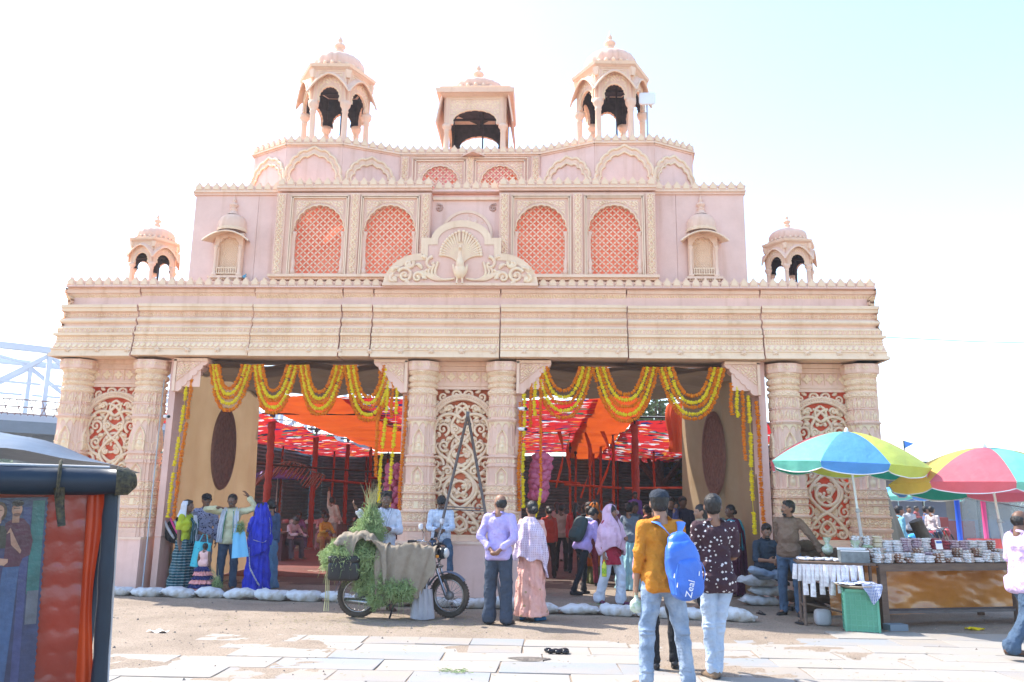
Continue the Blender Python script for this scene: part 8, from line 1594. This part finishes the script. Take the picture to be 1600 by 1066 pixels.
for k, (x, y, a, c, lab) in enumerate([(10.3, 20.5, .5, (.05, .35, .65), 'light blue parked motorbike beyond the tarpaulin'), (11.0, 21.6, .3, (.02, .03, .06), 'dark parked motorbike right of the light blue one'), (12.0, 23.5, .1, (.35, .04, .05), 'red parked motorbike deepest in the row')]):
    t = thing('parked_motorbike', lab, 'motorbike', (x, y, 0), a, 'motorbikes parked beyond the stall')
    for wx in (0, 1.2):
        b = MB(); th = np.linspace(0, 2 * pi, 36, endpoint=False); b.tube(np.stack([wx + .26 * np.cos(th), 0 * th, .29 + .26 * np.sin(th)], -1), .04, 8, closed=True); b.build('tyre', m_tyre, t); b = MB(); b.lathe([(0, -.03), (.18, -.012), (.18, .012), (0, .03)], 20); b.V = [v @ rx_(pi / 2).T + np.array([wx, 0, .29]) for v in b.V]; b.build('wheel_disc', m_chrome, t)
    cm_ = M(f'bike_paint_{k}', c, rough=.25); b = MB(); b.ell((.68, 0, .82), (.25, .14, .12), 14); b.build('fuel_tank', cm_, t); b = MB(); b.ell((.2, 0, .80), (.36, .13, .06), 14, p=3); b.build('seat', m_black, t); b = MB(); b.ell((.58, 0, .42), (.2, .14, .16), 12, p=3); b.build('engine', m_alu, t); b = MB(); b.tube([(1.2, .06, .3), (1.0, .06, .95)], .02, 6); b.tube([(1.2, -.06, .3), (1.0, -.06, .95)], .02, 6); b.tube([(.92, -.34, 1.03), (1.0, 0, 1.0), (.92, .34, 1.03)], .014, 6); b.build('fork', m_chrome, t); b = MB(); b.ell((1.1, 0, .88), (.09, .11, .12), 12); b.build('headlamp', cm_, t); b = MB(); b.ell((-.1, 0, .68), (.25, .1, .10), 12); b.build('tail', cm_, t)
b = MB(); b.tube([(0, 0, 0), (-.28, .02, .55), (-.48, 0, 1.0)], [.15, .13, .12], 14); o = b.build('tree_stump', m_bark, loc=(8.95, 15.4, .35)); tag(o, 'leaning broken tree stump between the tarpaulin and the booth', 'stump'); b = MB(); b.ell((0, 0, 0), (.7, .5, .5), 16); o = b.build('earth_mound', m_sand, loc=(9.1, 15.6, 0)); tag(o, 'low earth mound holding the leaning stump', 'mound')
J = person('person in light blue shirt standing by the parked motorbikes', (9.85, 19.2), 90, 1.6, shirt=fab('light_blue_bg', (.2, .5, .65)), pants=BK, vox=.02)
for i, (x, y, c, lab) in enumerate([(13.6, 27, (.5, .5, .52), 'person in grey-white far behind the stump'), (16.6, 33, (.4, .1, .1), 'person in red near the far blue umbrella'), (13.2, 25, (.1, .15, .3), 'person in dark blue beyond the parked motorbikes'), (12.9, 24.0, (.55, .5, .5), 'person in pale clothes just left of the booth')]): person(lab, (x, y), 40 * i, 1.6, shirt=fab(f'far_{i}', c), pants=BK, vox=.024)
cx_ = thing('hay_cart', 'red-brown handcart parked by the far umbrellas', 'cart', (14.2, 28, 0)); b = MB(); b.box((0, 0, 1.0), (1.8, 1.0, .5)); b.build('tray', M('cart_red', (.3, .06, .05), rough=.7), cx_)
for s in (-.6, .6): b = MB(); th = np.linspace(0, 2 * pi, 30, endpoint=False); b.tube(np.stack([s + .4 * np.cos(th), 0 * th - .55, .45 + .4 * np.sin(th)], -1), .03, 6, closed=True); b.build('wheel', m_steel, cx_)
# ------------------------------------------------------------------ left aisle stalls, hanging strips
hs = thing('hanging_strips', 'red-brown bunches hung on a sagging pole over the flower stall', 'hangings', (-7.35, 24.6, 0)); m_strip = M('rust_bundle', (.22, .05, .035), (.32, .10, .06), scale=30, rough=.6, bump=.8, bscale=40)
for i in range(26):
    u = i / 25; x = u * 2.1; z = 2.25 + .55 * sin(min(1, u * 1.25) * pi * .75) - .35 * u ** 2; b = MB(); T = np.linspace(0, 1, 8); b.tube([(x - .28 * t, .05 * sin(i * 3) , z - .42 * t - .05 * sin(i)) for t in T], [.04, .05, .06, .05, .06, .05, .04, .03], 7, flat=.5); b.build('bundle', m_strip, hs)
b = MB(); b.tube([(u * 2.1, 0, 2.27 + .55 * sin(min(1, u * 1.25) * pi * .75) - .35 * u ** 2) for u in np.linspace(0, 1, 14)], .025, 6); b.build('pole', m_wood, hs)
for k, (x, y, w, c, lab) in enumerate([(-5.75, 21.3, .9, (.10, .03, .04), 'maroon counter with flower trays beside the nearest red pole'), (-6.6, 28.5, 2.2, (.18, .10, .08), 'low stall of pink and white goods deeper in the left aisle'), (-4.6, 32.5, 3.0, (.25, .22, .2), 'long low table of white goods by the grey sheet wall')]):
    t = thing('low_counter', lab, 'counter', (x, y, 0)); b = MB(); b.box((0, 0, .35), (w, .7, .70)); b.build('base', M(f'counter_{k}', c, rough=.7), t); b = MB(); b.box((0, 0, .72), (w + .1, .8, .04)); b.build('top', m_wood, t)
    for q in range(int(w * 7)): b = MB(); b.ell((0, 0, .05), (.09, .08, .05 + .04 * (k > 0)), 8, p=2.5); b.build('goods', [m_my, m_mo, M('pink_goods', (.55, .25, .27), rough=.6), M('white_goods', (.65, .64, .62), rough=.5)][(q % 2) if k == 0 else 2 + (q % 2 if k == 1 else 1)], t, loc=(-w / 2 + .08 + (q % (int(w * 3.5) + 1)) * w / (int(w * 3.5) + 1), -.25 + .3 * (q // (int(w * 3.5) + 1)), .74))
t = thing('far_umbrella', 'purple umbrella edge deep in the left aisle', 'umbrella', (-8.2, 29, 2.35)); b = MB(); b.lathe([(0, .35), (.6, .22), (1.1, 0), (1.08, -.06)], 16); b.build('canopy', M('purple_cloth', (.16, .10, .42), rough=.6), t); b = MB(); b.tube([(0, 0, .35), (0, 0, -2.3)], .02, 6); b.build('pole', m_white, t)
# small litter
b = MB(); r = np.random.RandomState(14)
for k in range(1500):
    if k < 800: x, y = r.normal(-.6, 1.1), r.normal(11.0, .5)
    else: x, y = r.uniform(-5, 8), r.uniform(6.5, 13.5)
    a = r.uniform(0, 6.3); L = r.uniform(.012, .05); z = float(sand_h(np.array(x), np.array(y))) + .006 + (.012 if y < 9.6 else 0); b.tube([(x, y, z), (x + L * cos(a), y + L * sin(a), z + r.uniform(-.002, .008))], .0016, 3, caps=False)
tag(b.build('straw', M('straw_bits', (.30, .30, .14), (.45, .36, .2), scale=30, rough=.9)), 'bits of straw and fodder strewn over the forecourt', 'straw')['kind'] = 'stuff'
b = MB(); r = np.random.RandomState(4)
for k in range(9): b.ell((r.uniform(-.1, .1), r.uniform(-.05, .05), .02 + .012 * r.rand()), (.045, .03, .025), 8, p=2.3)
o = b.build('black_plastic', M('black_polythene', (.008, .008, .01), rough=.15, bump=.8, bscale=40), loc=(1.61, 9.07, .0)); tag(o, 'crumpled black plastic bag lying on the flagstones', 'litter')
b = MB(); th = np.linspace(0, 2 * pi, 30, endpoint=False); b.grid(np.array([[(r_ * .20 * cos(a) * (1 + .25 * sin(3 * a)), r_ * .12 * sin(a), .010 - .004 * r_) for a in th] for r_ in (.01, .4, .7, 1)]), closev=True); o = b.build('ash_stain', M('wet_ash', (.06, .055, .05), (.20, .17, .14), scale=28, rough=.6, bump=.8), loc=(1.32, 8.68, .004)); tag(o, 'dark ashy stain on the ground just left of the black plastic', 'stain')
for k, (x, y, lab) in enumerate([(.62, 8.0, 'sprig of green fodder on the slabs left of the stain'), (-3.2, 9.9, 'white scrap of paper on the sand at the left'), (2.35, 13.1, 'trodden green wisps on the ground beside the pink-veiled woman'), (7.25, 11.3, 'crumpled yellow-white wrapper under the long table')]):
    b = MB()
    if k in (0, 2):
        for q in range(40): a = r.uniform(0, 6.3); p = r.uniform(-.14, .14, 2) * (2.2 if k == 2 else 1); b.tube([(p[0], p[1] * .6, .012), (p[0] + .05 * cos(a), p[1] * .6 + .05 * sin(a), .02)], .003, 4)
        m_ = m_fod
    else:
        X, Y = np.meshgrid(np.linspace(-.11, .11, 10), np.linspace(-.07, .07, 8), indexing='ij'); b.grid(np.stack([X, Y, .02 + .015 * np.sin(X * 40 + Y * 30)], -1)); m_ = m_white if k == 1 else m_my
    tag(b.build('litter', m_, loc=(x, y, 0)), lab, 'litter')
# ------------------------------------------------------------------ three-wheeler at the left edge (side towards the camera, rear end at the right)
m_tarp = M('black_vinyl_roll', (.014, .028, .048), (.010, .02, .034), scale=3, rough=.45, bump=.45, bscale=9, spec=.35); m_quilt = M('red_quilted_vinyl', (.27, .020, .010), (.19, .014, .009), scale=2.5, rough=.22, bump=.1, spec=.6); m_oran = M('orange_vinyl_edge', (.48, .055, .01), (.36, .035, .01), scale=4, rough=.3, bump=.3, bscale=12)
ar = thing('auto_rickshaw', 'navy-hooded three-wheeler with red quilted rear curtain, cut by the left edge', 'auto rickshaw', (-.28, 3.3, 0), radians(32))
Lx, Wy = 2.4, 1.25
G = []
for u in np.linspace(0, 1, 40):
    x = .02 - u * Lx; row_ = []
    for v in np.linspace(0, 1, 26):
        y = v * Wy; zz = 1.715 + (.16 * (1 - (1 - min(1, u / .32)) ** 2.2)) * (.55 + .45 * sin(pi * min(1, max(0, v)))) + .055 * sin(pi * v) * min(1, u * 3) + .006 * sin(u * 40 + v * 5)
        row_.append((x, y, zz))
    G.append(row_)
b = MB(); b.grid(np.array(G)); b.build('hood', M('blue_vinyl_hood', (.024, .055, .095), (.018, .042, .075), scale=3, rough=.45, bump=.45, bscale=9), ar)
b = MB(); b.tube([(-Lx, -.005, 1.70), (-1.6, -.02, 1.685), (-.9, -.01, 1.68), (-.4, -.022, 1.675), (-.15, -.015, 1.675), (-.04, -.01, 1.68)], [.05, .055, .052, .056, .054, .048], 18); b.build('rolled_flap', m_tarp, ar); b = MB(); b.tube([(-.075, -.01, 1.678), (-.03, -.01, 1.68), (.0, -.005, 1.685)], [.058, .058, .03], 14); b.build('flap_end', M('frayed_black_cloth', (.03, .03, .03), (.10, .09, .05), scale=60, rough=.95, bump=.9, bscale=80), ar)
b = MB(); b.tube([(Lx * -1, -.0, 1.735), (-.1, .0, 1.735)], .007, 6); b.build('piping', m_grey, ar)
b = MB(); th = np.linspace(-1.9, 1.6, 16); b.tube([(-.28, -.02 - .062 * cos(t), 1.68 + .062 * sin(t)) for t in th], .022, 6, flat=.35, up=(1, 0, 0)); b.tube([(-.275, -.065, 1.65), (-.265, -.05, 1.58), (-.25, -.045, 1.50)], [.020, .016, .014], 6, flat=.4); b.build('strap', MATS['frayed_black_cloth'], ar)
# corner post, wrapped
b = MB(); zz = np.linspace(.25, 1.68, 30); b.tube(np.stack([-.085 + .045 * (1.68 - zz), .03 + 0 * zz, zz], -1), .030 + .002 * np.sin(zz * 30), 10); b.build('corner_post', m_tarp, ar); b = MB(); b.tube([(-.055, .02, 1.66), (.005, .02, .3)], .005, 5); b.build('post_seam', m_grey, ar)
b = MB(); b.tube([(-.03, Wy, 1.68), (-.06, Wy, .3)], .03, 8); b.build('corner_post', m_tarp, ar)
# orange gathered edge strip and quilted sheet
b = MB(); X, Z = np.meshgrid(np.linspace(0, 1, 14), np.linspace(.30, 1.63, 60), indexing='ij'); xl = -.198 + .045 * (1.63 - Z); b.grid(np.stack([xl + .03 + X * (.050 + .01 * np.sin(Z * 9)), .045 + .010 * np.sin(X * 7 + Z * 2) - .02 * X, Z], -1), flip=True); b.build('orange_edging', m_oran, ar)
nx, nz_ = 150, 200; X, Z = np.meshgrid(np.linspace(-1.9, -.135, nx), np.linspace(.30, 1.64, nz_), indexing='ij'); cw, ch = .075, .085; rowi = np.floor(Z / ch); ux = fr(X / cw + .0) - .5; zig = np.abs(ux) * 1.0; w_ = fr(Z / ch + zig * .62); H = .0042 * np.sin(np.clip(w_, 0, 1) * pi) ** .6 * (.6 + .4 * np.cos(ux * 2 * pi)) + .010 * gnoise(X, Z, 3, 6); b = MB(); b.grid(np.stack([X + .045 * (1.64 - Z), .055 - H, Z], -1), flip=True); b.build('quilted_sheet', m_quilt, ar)
b = MB(); b.tube([(-1.9, .035, 1.628), (-.9, .03, 1.632), (-.2, .03, 1.636)], .010, 6); b.build('yellow_edging', m_my, ar)
# printed poster of a couple: flat print under glossy film
ps = bpy.data.objects.new('couple_poster', None); COL.objects.link(ps); ps.parent = ar; ps.location = (-.425, .040, 1.27); ps.scale = (.6, 1, .6); ps.rotation_euler = (0, -.045, 0)
def flatp(name, poly, y, col, rough=.2):
    b = MB(); b.prism(poly, y, y + .0008, backs=False); return b.build(name, M('print_' + name + str(len(MATS)), col, rough=rough, bump=.15, bscale=30, var=.35, scale=9, spec=.6), ps)
def rct(x0, z0, x1, z1): return [(x0, z0), (x1, z0), (x1, z1), (x0, z1)]
zg = [(.215 + (.008 if k % 2 else 0), -.7 + k * .02) for k in range(64)]
flatp('backdrop', [(-.6, -.7)] + zg + [(-.6, .57)], -.001, (.025, .045, .11)); flatp('teal_panel', rct(.135, -.06, .205, .54), -.002, (.02, .13, .13)); flatp('pale_panel', rct(.14, -.25, .205, -.04), -.003, (.10, .12, .15)); flatp('door_panel', rct(.085, -.7, .13, .5), -.003, (.04, .06, .16))
def oval(cx, cz, rx, rz_, n=22, a=0): return [(cx + rx * cos(t) * cos(a) - rz_ * sin(t) * sin(a), cz + rx * cos(t) * sin(a) + rz_ * sin(t) * cos(a)) for t in np.linspace(0, 2 * pi, n, endpoint=False)]
flatp('man_jeans', [(-.01, .12), (.085, .12), (.07, -.25), (.05, -.65), (-.02, -.65), (-.015, -.2)], -.004, (.035, .09, .20)); flatp('man_shirt', [(.0, .12), (.085, .12), (.10, .17), (.14, .19), (.15, .28), (.125, .38), (.09, .425), (.04, .435), (-.01, .40), (-.02, .3)], -.0045, (.07, .02, .045))
flatp('man_neck', rct(.025, .40, .065, .455), -.005, (.28, .15, .10)); flatp('man_face', oval(.048, .485, .030, .042), -.0055, (.34, .19, .13)); flatp('man_hair', oval(.05, .525, .033, .022), -.006, (.012, .01, .012)); flatp('man_beard', oval(.050, .452, .022, .010), -.006, (.12, .06, .05)); flatp('man_eyes', rct(.030, .491, .064, .495), -.0065, (.03, .02, .02))
flatp('woman_dress', [(-.13, -.65), (-.03, -.65), (-.015, .0), (-.005, .12), (.0, .30), (-.02, .375), (-.12, .375), (-.16, .25), (-.15, .1)], -.005, (.03, .035, .10)); flatp('woman_top', [(-.12, .24), (.0, .24), (.0, .35), (-.02, .385), (-.10, .385)], -.006, (.03, .035, .03))
flatp('woman_hair', oval(-.055, .475, .048, .065), -.006, (.06, .03, .015)); flatp('woman_face', oval(-.05, .475, .028, .042), -.007, (.42, .25, .18)); flatp('woman_neck', rct(-.065, .40, -.035, .44), -.0065, (.38, .22, .16)); flatp('woman_eyes', rct(-.066, .482, -.034, .486), -.0078, (.04, .02, .02)); flatp('woman_lips', oval(-.05, .452, .009, .004), -.0078, (.4, .05, .06))
flatp('arm', [(-.10, .15), (.0, .13), (.02, .15), (.02, .17), (-.10, .19)], -.0068, (.40, .23, .16)); flatp('arms', [(.0, .33), (.02, .34), (.03, .26), (.085, .20), (.09, .22), (.06, .28), (.02, .37)], -.0072, (.36, .2, .14)); flatp('dark_shape', [(-.6, -.7), (-.1, -.7), (-.105, -.35), (-.15, -.18), (-.25, -.05), (-.6, .0)], -.0085, (.012, .012, .016))
# body shell below
m_abody = M('auto_black_green', (.02, .03, .03), rough=.3)
b = MB(); b.ell((-1.45, .62, .55), (1.15, .55, .32), 24, p=5); b.build('body_shell', m_abody, ar)
for x, y in ((-.45, .06), (-.45, 1.18), (-2.35, .62)):
    b = MB(); th = np.linspace(0, 2 * pi, 40, endpoint=False); b.tube(np.stack([x + .17 * np.cos(th), 0 * th + y, .22 + .17 * np.sin(th)], -1), .05, 10, closed=True); b.build('tyre', m_tyre, ar)
b = MB(); b.box((-.12, .62, .42), (.06, 1.0, .12)); b.build('rear_bumper', m_steel, ar); b = MB(); b.ell((-.02, .2, .62), (.03, .06, .04), 10); b.ell((-.02, 1.04, .62), (.03, .06, .04), 10); b.build('tail_lamp', MATS['red_lens'], ar)
b = MB(); b.grid(np.array([[(-2.4 + .35 * (1 - z), y, .85 + .85 * z) for y in np.linspace(.1, 1.15, 8)] for z in np.linspace(0, 1, 8)])); b.build('windscreen', M('windscreen_glass', (.4, .45, .45), rough=.05, alpha=.3, bump=0), ar)
# ------------------------------------------------------------------ thin haze over the whole place
hz = bpy.data.materials.new('haze'); hz.use_nodes = True; n_ = hz.node_tree.nodes; n_.remove(n_['Principled BSDF']); pv = n_.new('ShaderNodeVolumePrincipled'); pv.inputs['Color'].default_value = (.92, .96, 1, 1); pv.inputs['Density'].default_value = .0011; pv.inputs['Anisotropy'].default_value = .3; hz.node_tree.links.new(pv.outputs[0], n_['Material Output'].inputs['Volume'])
b = MB(); b.box((0, 0, 8), (1840, 1840, 26)); tag(b.build('haze', hz), 'thin pale haze in the air over the whole place', 'haze')['kind'] = 'stuff'
